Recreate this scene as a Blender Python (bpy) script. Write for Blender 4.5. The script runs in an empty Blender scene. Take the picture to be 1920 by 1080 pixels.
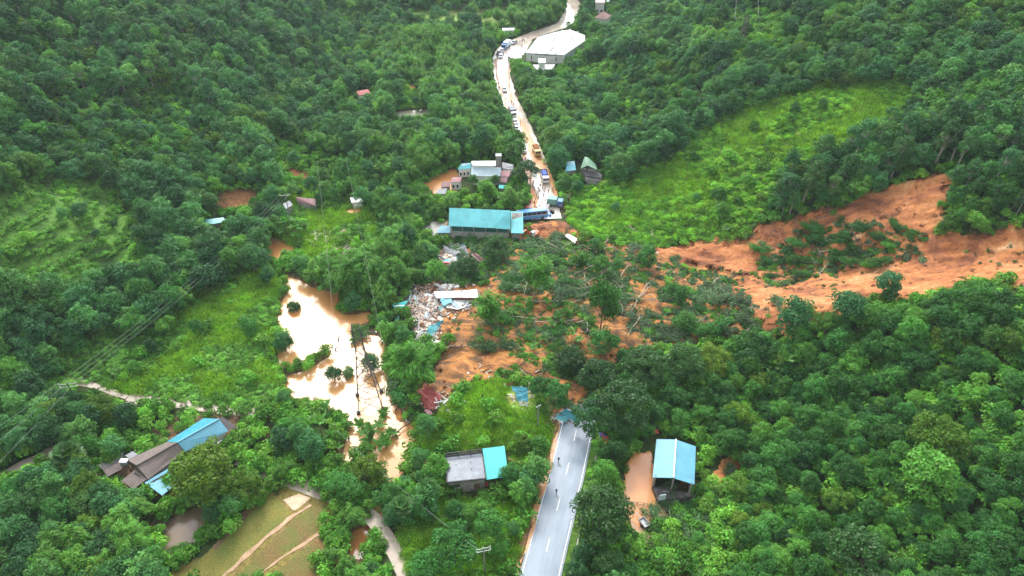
import bpy, math, random
import numpy as np
from mathutils import Vector, Matrix
R = math.radians
random.seed(7); rng = np.random.default_rng(11)
scene = bpy.context.scene; COL = scene.collection
# ------------------------------------------------------------------ camera
CH, PITCH, FPX = 120.0, R(39.0), 1280.0
CP, SP = math.cos(PITCH), math.sin(PITCH)
cam = bpy.data.cameras.new('camera'); co = bpy.data.objects.new('camera', cam); COL.objects.link(co)
co.location = (0, 0, CH); co.rotation_euler = (math.pi/2-PITCH, 0, 0)
cam.sensor_width = 36; cam.lens = 24; cam.clip_start = 1; cam.clip_end = 6000
scene.camera = co
# ------------------------------------------------------------------ sky and sun
SUN_EL, SUN_AZ = R(44), R(19)          # azimuth measured from +Y towards -X
w = bpy.data.worlds.new('World'); scene.world = w; w.use_nodes = True
nt = w.node_tree; nt.nodes.clear()
out = nt.nodes.new('ShaderNodeOutputWorld'); bg = nt.nodes.new('ShaderNodeBackground')
sky = nt.nodes.new('ShaderNodeTexSky'); sky.sky_type = 'NISHITA'; sky.sun_disc = False
sky.sun_elevation = SUN_EL; sky.sun_rotation = -SUN_AZ; sky.dust_density = 4; sky.air_density = 1.2
tc = nt.nodes.new('ShaderNodeTexCoord'); no = nt.nodes.new('ShaderNodeTexNoise')
no.inputs['Scale'].default_value = 2.2; no.inputs['Detail'].default_value = 5
nt.links.new(tc.outputs['Generated'], no.inputs['Vector'])
rp = nt.nodes.new('ShaderNodeValToRGB')            # overcast cloud sheet, thick and thin
rp.color_ramp.elements[0].position = .3; rp.color_ramp.elements[0].color = (7.0, 7.6, 8.6, 1)
rp.color_ramp.elements[1].position = .7; rp.color_ramp.elements[1].color = (12.5, 12.7, 13, 1)
nt.links.new(no.outputs['Fac'], rp.inputs['Fac'])
# the cloud is thinnest, and so brightest, low over the far end of the valley (+Y)
dt = nt.nodes.new('ShaderNodeVectorMath'); dt.operation = 'DOT_PRODUCT'
dt.inputs[1].default_value = (0.0, 0.82, 0.57)
nt.links.new(tc.outputs['Generated'], dt.inputs[0])
mr = nt.nodes.new('ShaderNodeMapRange'); mr.inputs['From Min'].default_value = .55; mr.inputs['From Max'].default_value = 1.0
mr.inputs['To Min'].default_value = .75; mr.inputs['To Max'].default_value = 3.2
nt.links.new(dt.outputs['Value'], mr.inputs['Value'])
vm = nt.nodes.new('ShaderNodeVectorMath'); vm.operation = 'SCALE'
nt.links.new(rp.outputs['Color'], vm.inputs[0]); nt.links.new(mr.outputs['Result'], vm.inputs['Scale'])
mx = nt.nodes.new('ShaderNodeMixRGB'); mx.inputs['Fac'].default_value = .85
nt.links.new(sky.outputs['Color'], mx.inputs[1]); nt.links.new(vm.outputs['Vector'], mx.inputs[2])
nt.links.new(mx.outputs['Color'], bg.inputs['Color']); bg.inputs['Strength'].default_value = .07
nt.links.new(bg.outputs['Background'], out.inputs['Surface'])
sl = bpy.data.lights.new('sun', 'SUN'); so = bpy.data.objects.new('sun', sl); COL.objects.link(so)
sl.energy = 1.5; sl.angle = R(15); sl.color = (1, .96, .88)
sd = Vector((-math.sin(SUN_AZ)*math.cos(SUN_EL), math.cos(SUN_AZ)*math.cos(SUN_EL), math.sin(SUN_EL)))
so.rotation_euler = sd.to_track_quat('Z', 'Y').to_euler(); so.location = (0, 100, 300)
scene.view_settings.view_transform = 'Standard'; scene.view_settings.look = 'None'
scene.view_settings.exposure = 1.08; scene.view_settings.gamma = 1
# ------------------------------------------------------------------ projection
def ray(px, py):
    u = (np.asarray(px, float)-960)/FPX; v = (np.asarray(py, float)-540)/FPX
    return np.stack([u, CP-v*SP, -SP-v*CP], -1)
def onz(px, py, z):                      # where the line of sight meets height z
    d = ray(px, py); t = (z-CH)/d[..., 2]
    return np.stack([d[..., 0]*t, d[..., 1]*t, np.zeros_like(t)+z], -1)
def proj(P):
    P = np.asarray(P, float); x = P[..., 0]; y = P[..., 1]; z = P[..., 2]-CH
    d = np.maximum(y*CP-z*SP, 1e-3); uc = y*SP+z*CP
    return 960+FPX*x/d, 540-FPX*uc/d, d
# ------------------------------------------------------------------ noise and polygons
class VNoise:
    def __init__(s, seed): s.t = np.random.default_rng(seed).random((256, 256))
    def __call__(s, x, y):
        x0 = np.floor(x).astype(int); y0 = np.floor(y).astype(int); fx = x-x0; fy = y-y0
        fx = fx*fx*(3-2*fx); fy = fy*fy*(3-2*fy); t = s.t
        a = t[x0 % 256, y0 % 256]; b = t[(x0+1) % 256, y0 % 256]; c = t[x0 % 256, (y0+1) % 256]; d = t[(x0+1) % 256, (y0+1) % 256]
        return ((a*(1-fx)+b*fx)*(1-fy)+(c*(1-fx)+d*fx)*fy)*2-1
N1, N2, N3 = VNoise(1), VNoise(2), VNoise(3)
def fbm(N, x, y, o=4):
    s = 0; a = 1; t = 0
    for i in range(o): s = s+a*N(x*2**i+13.7*i, y*2**i+7.1*i); t += a; a *= .5
    return s/t
def inpoly(x, y, poly):
    x = np.asarray(x); y = np.asarray(y); ins = np.zeros(x.shape, bool); n = len(poly)
    for i in range(n):
        x1, y1 = poly[i][:2]; x2, y2 = poly[(i+1) % n][:2]
        if y1 == y2: continue
        ins ^= ((y1 > y) != (y2 > y)) & (x < (x2-x1)*(y-y1)/(y2-y1)+x1)
    return ins
def dpoly(x, y, poly, closed=True):      # distance to outline
    d = np.full(np.shape(x), 1e9); n = len(poly)
    for i in range(n if closed else n-1):
        a = np.array(poly[i][:2], float); b = np.array(poly[(i+1) % n][:2], float); e = b-a; L = max(e@e, 1e-9)
        t = np.clip(((x-a[0])*e[0]+(y-a[1])*e[1])/L, 0, 1)
        d = np.minimum(d, np.hypot(x-a[0]-t*e[0], y-a[1]-t*e[1]))
    return d
def smooth(a, b, x): t = np.clip((x-a)/(b-a), 0, 1); return t*t*(3-2*t)
# ------------------------------------------------------------------ outlines read off the place
RIV_Z = -1.5
P_RIVER = [(528,515),(545,520),(565,527),(585,540),(610,545),(632,548),(637,560),(628,572),(640,588),(655,592),(690,585),(700,592),(690,603),(662,612),(655,622),(690,628),(715,632),(722,650),(718,672),(722,690),(735,720),(745,760),(750,790),(772,795),(782,808),(778,830),(770,860),(755,890),(735,905),(715,890),(705,870),(700,850),(672,845),(664,860),(655,875),(640,870),(646,840),(652,800),(640,775),(600,755),(545,745),(536,715),(540,705),(575,695),(600,680),(622,665),(615,655),(590,665),(555,682),(520,688),(523,660),(530,640),(522,620),(523,585),(533,560),(540,545)]
P_RIVUP = [(502,452),(512,446),(530,452),(552,462),(556,475),(535,482),(520,490),(505,478)]
P_RIVLOW = [(655,1000),(668,995),(690,978),(704,995),(706,1015),(696,1030),(684,1050),(668,1048),(655,1030)]
P_RIVMID = [(700,945),(735,945),(728,975),(715,972),(700,965)]
P_POND = [(300,985),(330,968),(365,955),(410,950),(408,975),(380,1000),(350,1030),(312,1042),(300,1015)]
P_POND2 = [(728,212),(760,208),(806,204),(817,216),(790,222),(768,225),(738,226)]
P_PUDDLE = [(755,158),(775,157),(782,165),(768,170),(752,168)]
P_PUDDLE2 = [(655,392),(672,388),(680,397),(660,402),(642,400)]
P_YARDR = [(1168,905),(1172,868),(1182,845),(1225,845),(1225,905),(1235,955),(1262,970),(1245,985),(1215,985),(1195,1000),(1170,960)]
W_RIVER, W_RIVUP, W_RIVLOW, W_RIVMID = [[tuple(onz(a, b, RIV_Z)[:2]) for a, b in P] for P in (P_RIVER, P_RIVUP, P_RIVLOW, P_RIVMID)]
W_POND = [tuple(onz(a, b, -1.2)[:2]) for a, b in P_POND]
W_POND2 = [tuple(onz(a, b, -.8)[:2]) for a, b in P_POND2]
ROAD_NEAR = [(1000,1140),(1013,1080),(1046,950),(1064,880),(1083,797),(1092,765),(1097,745)]
ROAD_FAR = [(1046,440),(1030,415),(1022,375),(1014,340),(1004,305),(992,275),(980,243),(967,215),(955,188),(946,160),(940,135),(938,112),(944,96),(958,84),(985,72),(1015,60),(1052,48),(1066,32),(1076,14),(1066,-4),(1040,-20)]
def catmull(P, k=8):
    P = [np.array(p, float) for p in P]; P = [2*P[0]-P[1]]+P+[2*P[-1]-P[-2]]; o = []
    for i in range(1, len(P)-2):
        for j in range(k):
            t = j/k; a, b, c, d = P[i-1:i+3]
            o.append(.5*((2*b)+(-a+c)*t+(2*a-5*b+4*c-d)*t*t+(-a+3*b-3*c+d)*t**3))
    o.append(P[-2]); return np.array(o)
WR_NEAR = catmull([onz(a, b, 0) for a, b in ROAD_NEAR]); WR_FAR = catmull([onz(a, b, 0) for a, b in ROAD_FAR])
# ------------------------------------------------------------------ terrain
FL = ((-50, 62), (-20, 80), (62, 105), (92, 105), (115, 92), (163, 80), (222, 78), (296, 76), (420, 92), (900, 130))
FR = ((-50, 42), (64, 42), (115, 50), (166, 46), (222, 33), (296, 26), (340, 44), (400, 60), (900, 100))
def lerp_tab(T, y): return np.interp(y, [t[0] for t in T[1:]], [t[1] for t in T[1:]])
def seg_d(x, y, pts): return dpoly(x, y, pts, False)
def base_h(x, y):
    nx = fbm(N1, x/55, y/55, 4)
    xl = lerp_tab(FL, y); xr = lerp_tab(FR, y)
    dl = np.maximum(-x-xl+6*N2(y/30, x/60), 0); dr = np.maximum(x-xr+4*N2(y/26, x/50+9), 0)
    soft = lambda d, k: d*d/(d+k)
    h = .52*soft(dl, 16)+.46*soft(dr, 9)
    h = h*(1+0*h)
    hill = smooth(0, 18, np.maximum(dl, dr))
    h = h+hill*(5*nx+1.6*fbm(N2, x/17, y/17, 3))+(1-hill)*.35*fbm(N3, x/15, y/15, 3)
    # gully of the slide and the spur before it
    g = seg_d(x, y, [(40, 168), (66, 158), (100, 141), (125, 128), (170, 108)])
    ramp = smooth(36, 75, x)
    h = h-ramp*8*np.exp(-(g/13)**2)
    s = seg_d(x, y, [(56, 132), (85, 118), (120, 98), (160, 80)])
    h = h+ramp*5*np.exp(-(s/12)**2)
    # knoll of grass in the valley and the spread of the slide
    kx, ky = onz(900, 775, 0)[:2]; h = h+3.2*np.exp(-(((x-kx)/15)**2+((y-ky)/9)**2))
    mx_, my_ = onz(1060, 560, 0)[:2]; h = h+2.6*np.exp(-(((x-mx_)/26)**2+((y-my_)/24)**2))
    return h
XS = np.concatenate([np.arange(-460, -190, 6), np.arange(-190, 190, .9), np.arange(190, 461, 6)])
YS = np.concatenate([np.arange(-60, 40, 5), np.arange(40, 270, .9), np.arange(270, 440, 2), np.arange(440, 800, 8)])
GX, GY = np.meshgrid(XS, YS, indexing='ij')
HG = base_h(GX, GY)
dn = np.minimum(dpoly(GX, GY, WR_NEAR, False), dpoly(GX, GY, WR_FAR, False))
HG = HG*smooth(5.5, 14, dn)
mudbar = seg_d(GX, GY, [tuple(onz(p[0], p[1], 0)[:2]) for p in ((985, 436), (1050, 432), (1090, 445))])
HG = HG+1.9*np.exp(-(mudbar/4.0)**2)
for W, z in ((W_RIVER, RIV_Z), (W_RIVUP, RIV_Z), (W_RIVLOW, RIV_Z), (W_RIVMID, RIV_Z), (W_POND, -1.2), (W_POND2, -.8)):
    xs = [p[0] for p in W]; ys = [p[1] for p in W]
    m = (GX > min(xs)-14) & (GX < max(xs)+14) & (GY > min(ys)-14) & (GY < max(ys)+14)
    x = GX[m]; y = GY[m]; d = dpoly(x, y, W); ins = inpoly(x, y, W); h = HG[m]
    k = smooth(0, 10, d); bank = z+.12+.28*d+.12*fbm(N3, x/3, y/3, 2)
    h = np.where(ins, z-.15-np.minimum(1.2, .5*d), np.minimum(h, bank)*(1-k)+h*k)
    h = np.where((~ins) & (h < z+.1), z+.1, h)
    for W2 in (W_RIVER, W_RIVUP, W_RIVLOW, W_RIVMID):
        if W2 is not W: o_ = inpoly(x, y, W2) & ~ins; h = np.where(o_, HG[m], h)
    HG[m] = h
def H(x, y):
    x = np.clip(np.asarray(x, float), XS[0], XS[-1]-1e-6); y = np.clip(np.asarray(y, float), YS[0], YS[-1]-1e-6)
    i = np.clip(np.searchsorted(XS, x, side='right')-1, 0, len(XS)-2); j = np.clip(np.searchsorted(YS, y, side='right')-1, 0, len(YS)-2)
    fx = (x-XS[i])/(XS[i+1]-XS[i]); fy = (y-YS[j])/(YS[j+1]-YS[j])
    a, b, c, d = HG[i, j], HG[i+1, j], HG[i, j+1], HG[i+1, j+1]
    # the grid quads are cut along a->d, so follow those two triangles
    return np.where(fx > fy, a+(b-a)*fx+(d-b)*fy, a+(d-c)*fx+(c-a)*fy)
def at(px, py):                          # first point of the ground along a line of sight
    px = np.atleast_1d(np.asarray(px, float)); py = np.atleast_1d(np.asarray(py, float)); d = ray(px, py)
    lo = np.full(px.shape, 40.0); hi = np.full(px.shape, np.nan); done = np.zeros(px.shape, bool); t = lo.copy()
    for k in range(560):
        t2 = t+1.2; P = np.array([0, 0, CH])+d*t2[:, None]
        hit = (~done) & (P[:, 2] <= H(P[:, 0], P[:, 1])); hi[hit] = t2[hit]; lo[hit] = t[hit]; done |= hit; t = t2
        if done.all(): break
    hi = np.where(np.isnan(hi), t, hi); lo = np.where(done, lo, t-1)
    for k in range(12):
        m = (lo+hi)/2; P = np.array([0, 0, CH])+d*m[:, None]; b = P[:, 2] <= H(P[:, 0], P[:, 1]); hi = np.where(b, m, hi); lo = np.where(b, lo, m)
    P = np.array([0, 0, CH])+d*hi[:, None]; P[:, 2] = H(P[:, 0], P[:, 1]); return P
def at1(px, py): return Vector(at(px, py)[0])
def P3(px, py, z): return Vector(onz(px, py, z))
def wpoly(P): return [tuple(p[:2]) for p in at([a for a, b in P], [b for a, b in P])]
# ------------------------------------------------------------------ materials
def mat(name):
    m = bpy.data.materials.new(name); m.use_nodes = True; t = m.node_tree; b = t.nodes['Principled BSDF']; return m, t, b
def nd(t, k, **kw):
    n = t.nodes.new('ShaderNode'+k)
    for a, v in kw.items():
        if a in n.inputs: n.inputs[a].default_value = v
        else: setattr(n, a, v)
    return n
def ramp(t, fac, stops):
    r = nd(t, 'ValToRGB'); e = r.color_ramp.elements
    while len(e) < len(stops): e.new(.5)
    for q, (p, c) in zip(e, stops): q.position = p; q.color = (*c, 1)
    t.links.new(fac, r.inputs['Fac']); return r.outputs['Color']
def hsvmix(t, col, hue, sat, val):
    h = nd(t, 'HueSaturation'); t.links.new(col, h.inputs['Color'])
    for k, s in (('Hue', hue), ('Saturation', sat), ('Value', val)):
        if s is not None:
            if isinstance(s, (int, float)): h.inputs[k].default_value = s
            else: t.links.new(s, h.inputs[k])
    return h.outputs['Color']
def mrange(t, val, a, b, c, d):
    m = nd(t, 'MapRange'); t.links.new(val, m.inputs['Value'])
    for k, v in zip(('From Min', 'From Max', 'To Min', 'To Max'), (a, b, c, d)): m.inputs[k].default_value = v
    return m.outputs['Result']
def math_(t, op, a, b):
    m = nd(t, 'Math', operation=op)
    for i, s in enumerate((a, b)):
        if isinstance(s, (int, float)): m.inputs[i].default_value = s
        else: t.links.new(s, m.inputs[i])
    return m.outputs[0]
def leafmat(name, cols, rough=.55, spec=.35, trans=.25, vr=(.6, 1.45), isl=(.7, 1.35)):
    m, t, b = mat(name)
    oi = nd(t, 'ObjectInfo'); ge = nd(t, 'NewGeometry')
    n = nd(t, 'TexNoise', Scale=.035, Detail=2.0); t.links.new(oi.outputs['Location'], n.inputs['Vector'])
    f = math_(t, 'ADD', math_(t, 'MULTIPLY', oi.outputs['Random'], .65), math_(t, 'MULTIPLY', n.outputs['Fac'], .55))
    f = math_(t, 'SUBTRACT', f, .1)
    k = len(cols); c = ramp(t, f, [(i/(k-1), cols[i]) for i in range(k)])
    rr = nd(t, 'TexWhiteNoise', noise_dimensions='1D'); t.links.new(oi.outputs['Random'], rr.inputs['W'])
    v = math_(t, 'MULTIPLY', mrange(t, ge.outputs['Random Per Island'], 0, 1, *isl), mrange(t, rr.outputs['Value'], 0, 1, *vr))
    hu = mrange(t, ge.outputs['Random Per Island'], 0, 1, .485, .512)
    c = hsvmix(t, c, hu, 1.0, v)
    t.links.new(c, b.inputs['Base Color']); b.inputs['Roughness'].default_value = rough
    b.inputs['Specular IOR Level'].default_value = spec*.6
    tr = nd(t, 'BsdfTranslucent'); c2 = hsvmix(t, c, .485, 1.15, 1.5); t.links.new(c2, tr.inputs['Color'])
    mx = nd(t, 'MixShader'); mx.inputs[0].default_value = trans
    t.links.new(b.outputs[0], mx.inputs[1]); t.links.new(tr.outputs[0], mx.inputs[2])
    t.links.new(mx.outputs[0], t.nodes['Material Output'].inputs['Surface']); return m
def plain(name, col, rough=.7, spec=.3, metal=0, var=.25, scale=1.5, bump=0, dirt=None, dirt_scale=.6, dirt_lo=.55, dirt_hi=.75, coat=0):
    m, t, b = mat(name); g = nd(t, 'TexCoord')
    n = nd(t, 'TexNoise', Scale=scale, Detail=6.0, Roughness=.65); t.links.new(g.outputs['Object'], n.inputs['Vector'])
    c = ramp(t, n.outputs['Fac'], [(.25, tuple(x*(1-var) for x in col)), (.75, tuple(min(1, x*(1+var)) for x in col))])
    if dirt:
        n2 = nd(t, 'TexNoise', Scale=dirt_scale, Detail=7.0, Roughness=.7); t.links.new(g.outputs['Object'], n2.inputs['Vector'])
        mm = nd(t, 'MixRGB'); t.links.new(mrange(t, n2.outputs['Fac'], dirt_lo, dirt_hi, 0, 1), mm.inputs[0])
        t.links.new(c, mm.inputs[1]); mm.inputs[2].default_value = (*dirt, 1); c = mm.outputs[0]
    t.links.new(c, b.inputs['Base Color']); b.inputs['Roughness'].default_value = rough
    b.inputs['Specular IOR Level'].default_value = spec; b.inputs['Metallic'].default_value = metal
    b.inputs['Coat Weight'].default_value = coat
    if bump:
        bp = nd(t, 'Bump', Strength=1.0, Distance=bump); t.links.new(n.outputs['Fac'], bp.inputs['Height']); t.links.new(bp.outputs[0], b.inputs['Normal'])
    return m
def sheetmetal(name, col, rough=.35, pitch=3.2, dirt=(.16, .1, .05), lo=.6, hi=.85, metal=0.0, spec=.5):
    """ribbed painted roofing: ribs run along V of the UV map, which is in metres"""
    m, t, b = mat(name); uv = nd(t, 'UVMap'); g = nd(t, 'TexCoord')
    wv = nd(t, 'TexWave', wave_type='BANDS', bands_direction='X', wave_profile='SIN'); wv.inputs['Scale'].default_value = pitch/3.14
    t.links.new(uv.outputs[0], wv.inputs['Vector'])
    n = nd(t, 'TexNoise', Scale=.35, Detail=6.0, Roughness=.6); t.links.new(g.outputs['Object'], n.inputs['Vector'])
    c = ramp(t, n.outputs['Fac'], [(.3, tuple(x*.82 for x in col)), (.7, tuple(min(1, x*1.15) for x in col))])
    n2 = nd(t, 'TexNoise', Scale=1.1, Detail=8.0, Roughness=.75); t.links.new(g.outputs['Object'], n2.inputs['Vector'])
    mm = nd(t, 'MixRGB'); t.links.new(mrange(t, n2.outputs['Fac'], lo, hi, 0, .8), mm.inputs[0]); t.links.new(c, mm.inputs[1]); mm.inputs[2].default_value = (*dirt, 1)
    m3 = nd(t, 'MixRGB', blend_type='MULTIPLY'); m3.inputs[0].default_value = .35
    t.links.new(mm.outputs[0], m3.inputs[1]); t.links.new(ramp(t, wv.outputs['Fac'], [(0, (.7, .7, .7)), (.35, (1, 1, 1))]), m3.inputs[2])
    t.links.new(m3.outputs[0], b.inputs['Base Color']); b.inputs['Roughness'].default_value = rough; b.inputs['Metallic'].default_value = metal
    b.inputs['Specular IOR Level'].default_value = spec
    bp = nd(t, 'Bump', Strength=.6, Distance=.05); t.links.new(wv.outputs['Fac'], bp.inputs['Height']); t.links.new(bp.outputs[0], b.inputs['Normal'])
    return m
# ------------------------------------------------------------------ mesh and object helpers
def link(name, me, parent=None):
    o = bpy.data.objects.new(name, me); COL.objects.link(o)
    if parent: o.parent = parent
    return o
def npmesh(name, V, F, m, smooth_=False, attrs=None):
    """F: (N,k) int array of equal-size faces"""
    V = np.asarray(V, np.float32); F = np.asarray(F, np.int32); k = F.shape[1]; me = bpy.data.meshes.new(name)
    me.vertices.add(len(V)); me.vertices.foreach_set('co', V.ravel())
    me.loops.add(F.size); me.loops.foreach_set('vertex_index', F.ravel())
    me.polygons.add(len(F)); me.polygons.foreach_set('loop_start', np.arange(0, F.size, k, dtype=np.int32))
    try: me.polygons.foreach_set('loop_total', np.full(len(F), k, np.int32))
    except Exception: pass
    me.polygons.foreach_set('use_smooth', np.full(len(F), smooth_, bool))
    for nm, arr in (attrs or {}).items():
        a = me.attributes.new(nm, 'FLOAT_COLOR', 'POINT'); a.data.foreach_set('color', np.asarray(arr, np.float32).ravel())
    me.update(calc_edges=True); me.validate()
    if m: me.materials.append(m)
    return me
def tag(o, label=None, cat=None, group=None, kind=None):
    if label: o['label'] = label
    if cat: o['category'] = cat
    if group: o['group'] = group
    if kind: o['kind'] = kind
    return o
def empty(name, loc, rz=0, label=None, cat=None, group=None):
    o = bpy.data.objects.new(name, None); COL.objects.link(o); o.location = loc; o.rotation_euler = (0, 0, rz); o.empty_display_size = .5
    return tag(o, label, cat, group)
def copy_tree(o, parent=None):
    c = o.copy(); COL.objects.link(c)
    if parent: c.parent = parent
    for ch in list(o.children): copy_tree(ch, c)
    return c
class MB:
    """collects plain solids into one mesh, with per-face material slot and UV in metres"""
    def __init__(s): s.v = []; s.f = []; s.m = []; s.uv = []; s.mats = []
    def mi(s, m):
        if m not in s.mats: s.mats.append(m)
        return s.mats.index(m)
    def face(s, pts, m=None, uv=None):
        i = len(s.v); s.v += [tuple(p) for p in pts]; s.f.append(list(range(i, i+len(pts)))); s.m.append(m)
        if uv is None:
            a = Vector(pts[0]); e = (Vector(pts[1])-a); L = e.length or 1; e = e/L
            nrm = e.cross(Vector(pts[-1])-a)
            q = (nrm.cross(e)).normalized() if nrm.length > 1e-9 else Vector((0, 0, 1))
            uv = [((Vector(p)-a).dot(e), (Vector(p)-a).dot(q)) for p in pts]
        s.uv.append(uv)
    def prism(s, lower, upper, m=None):          # two loops with the same count
        n = len(lower)
        for i in range(n): j = (i+1) % n; s.face([lower[i], lower[j], upper[j], upper[i]], m)
        s.face(list(upper), m); s.face(list(reversed(lower)), m)
    def box(s, c, d, m=None, M=None, rz=0, taper=1.0, skew=(0, 0)):
        cx, cy, cz = c; a, b, h = d[0]/2, d[1]/2, d[2]/2
        lo = [Vector((x*a, y*b, -h)) for x, y in ((-1, -1), (1, -1), (1, 1), (-1, 1))]
        up = [Vector((x*a*taper+skew[0], y*b*taper+skew[1], h)) for x, y in ((-1, -1), (1, -1), (1, 1), (-1, 1))]
        T = Matrix.Translation((cx, cy, cz)) @ Matrix.Rotation(rz, 4, 'Z') @ (M or Matrix.Identity(4))
        s.prism([T @ p for p in lo], [T @ p for p in up], m)
    def beam(s, a, b, w, m=None, h=None, n=4):
        a = Vector(a); b = Vector(b); e = (b-a)
        if e.length < 1e-6: return
        e.normalize(); u = e.cross(Vector((0, 0, 1)))
        if u.length < 1e-3: u = Vector((1, 0, 0))
        u.normalize(); q = e.cross(u); h = h or w
        w2 = w if not isinstance(w, tuple) else w[0]; w3 = w if not isinstance(w, tuple) else w[1]
        k = .7071 if n == 4 else .5
        A = []; B = []
        for i in range(n):
            t = 2*math.pi*(i+.5)/n; c_, s_ = math.cos(t)*k, math.sin(t)*k
            A.append(a+u*c_*w2+q*s_*w2); B.append(b+u*c_*w3+q*s_*w3)
        s.prism(A, B, m)
    def cyl(s, c, r, h, axis='Z', n=12, m=None, r2=None):
        c = Vector(c); r2 = r if r2 is None else r2; A = []; B = []
        for i in range(n):
            t = 2*math.pi*i/n; x, y = math.cos(t), math.sin(t)
            if axis == 'Z': A.append(c+Vector((x*r, y*r, -h/2))); B.append(c+Vector((x*r2, y*r2, h/2)))
            elif axis == 'X': A.append(c+Vector((-h/2, x*r, y*r))); B.append(c+Vector((h/2, x*r2, y*r2)))
            else: A.append(c+Vector((y*r, -h/2, x*r))); B.append(c+Vector((y*r2, h/2, x*r2)))
        s.prism(A, B, m)
    def sheet(s, pts, th, m=None):               # thin slab from corner points
        pts = [Vector(p) for p in pts]; n = (pts[1]-pts[0]).cross(pts[-1]-pts[0]).normalized()
        if n.z < 0: n = -n
        s.prism([p-n*th for p in pts], pts, m)
    def build(s, name, m, parent=None, smooth_=False, weld=False):
        me = bpy.data.meshes.new(name); me.from_pydata(s.v, [], s.f)
        me.materials.append(m)
        idx = {None: 0}
        for q in s.m:
            if q is not None and q not in idx: me.materials.append(q); idx[q] = len(me.materials)-1
        me.polygons.foreach_set('material_index', [idx[q] for q in s.m])
        ul = me.uv_layers.new(name='UVMap'); k = 0
        flat = [c for f in s.uv for p in f for c in p]; ul.data.foreach_set('uv', flat)
        if smooth_: me.polygons.foreach_set('use_smooth', [True]*len(me.polygons))
        me.update(); me.validate(); return link(name, me, parent)
# ================================================================== THE SETTING
# ground colour zones (outlines -> world)
Z_HILLR = [(1066,440),(1062,385),(1085,350),(1130,345),(1180,318),(1280,265),(1330,218),(1400,188),(1500,158),(1600,135),(1715,130),(1715,185),(1660,240),(1580,275),(1520,305),(1460,335),(1435,400),(1400,440),(1300,450),(1240,462),(1150,452),(1100,440)]
Z_TERR = [(-60,350),(60,322),(170,312),(240,360),(285,420),(260,500),(150,535),(60,540),(-60,520)]
Z_LOWL = [(90,650),(200,605),(290,590),(420,500),(500,492),(540,520),(530,560),(520,640),(530,700),(536,745),(540,765),(440,772),(330,752),(240,742),(130,705)]
Z_CASS = [(110,655),(250,600),(330,590),(300,640),(210,690),(150,680)]
Z_KNOLL = [(770,845),(790,815),(812,770),(840,745),(890,720),(960,705),(1020,760),(1045,800),(1030,850),(960,870),(950,838),(900,838),(840,850)]
Z_VALM = [(500,380),(560,350),(650,350),(720,400),(740,440),(700,480),(560,480),(510,440)]
Z_GARD = [(745,985),(800,930),(980,930),(1000,900),(975,1085),(760,1085)]
Z_BR = [(1180,960),(1300,900),(1400,860),(1380,960),(1370,1085),(1180,1085)]
Z_TOPF = [(700,0),(960,0),(960,45),(880,55),(800,40)]
Z_TOPR = [(1290,60),(1320,10),(1400,0),(1520,10),(1500,70),(1420,110),(1330,90)]
Z_FARG = [(1085,110),(1140,95),(1160,130),(1120,150),(1070,135)]
Z_PADDY2 = [(745,190),(790,182),(812,200),(770,206),(742,205)]
Z_BAREL = [(402,366),(425,350),(470,350),(505,365),(500,400),(450,405),(415,395)]
Z_BAREL2 = [(250,345),(300,322),(335,318),(330,330),(270,352)]
Z_BAREL3 = [(534,308),(548,310),(585,328),(588,340),(560,335),(540,325)]
Z_TUFTB = [(395,345),(500,345),(505,400),(410,405)]
Z_YARDL = [(795,340),(812,325),(855,316),(862,340),(850,365),(815,368),(798,355)]
Z_LOT = [(786,425),(800,415),(832,415),(838,440),(790,446)]
Z_FIELD = [(290,1110),(400,1015),(455,960),(505,920),(552,918),(600,932),(640,950),(640,1110)]
Z_HOUSEL = [(190,885),(300,780),(415,775),(450,800),(440,850),(330,930),(210,925)]
ZW = {}
for k in [k for k in globals() if k.startswith('Z_')]: ZW[k] = wpoly(globals()[k])
P_SLIDE_UP = [(1180,462),(1230,466),(1262,462),(1300,450),(1410,446),(1420,425),(1470,414),(1530,394),(1590,385),(1620,362),(1680,345),(1740,328),(1785,322),(1795,342),(1772,366),(1766,400),(1752,440),(1790,444),(1850,436),(1990,418),(1990,545),(1905,545),(1890,530),(1800,520),(1790,545),(1740,560),(1640,560),(1560,600),(1470,625),(1410,610),(1375,585),(1362,545),(1400,520),(1330,505),(1280,500),(1240,480)]
P_SLIDE_MID = [(985,425),(1010,416),(1055,420),(1085,432),(1110,450),(1180,462),(1240,480),(1330,505),(1400,520),(1362,545),(1375,585),(1420,620),(1300,650),(1180,655),(1120,700),(1098,755),(1090,792),(1045,785),(1000,712),(960,702),(890,716),(835,750),(780,745),(740,800),(735,770),(760,745),(800,715),(822,680),(840,640),(800,640),(770,610),(755,560),(800,530),(800,470),(850,452),(970,440)]
P_PATH_A = [(120,712),(170,722),(240,745),(330,756),(400,766),(450,772),(480,775)]
P_PATH_A2 = [(330,756),(270,745),(232,765),(205,783)]
P_PATH_B = [(448,862),(480,875),(520,895),(570,912),(615,930),(660,945),(700,975),(722,1005),(745,1045),(765,1090)]
P_PATH_C = [(-20,905),(30,880),(80,855),(110,840)]
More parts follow.
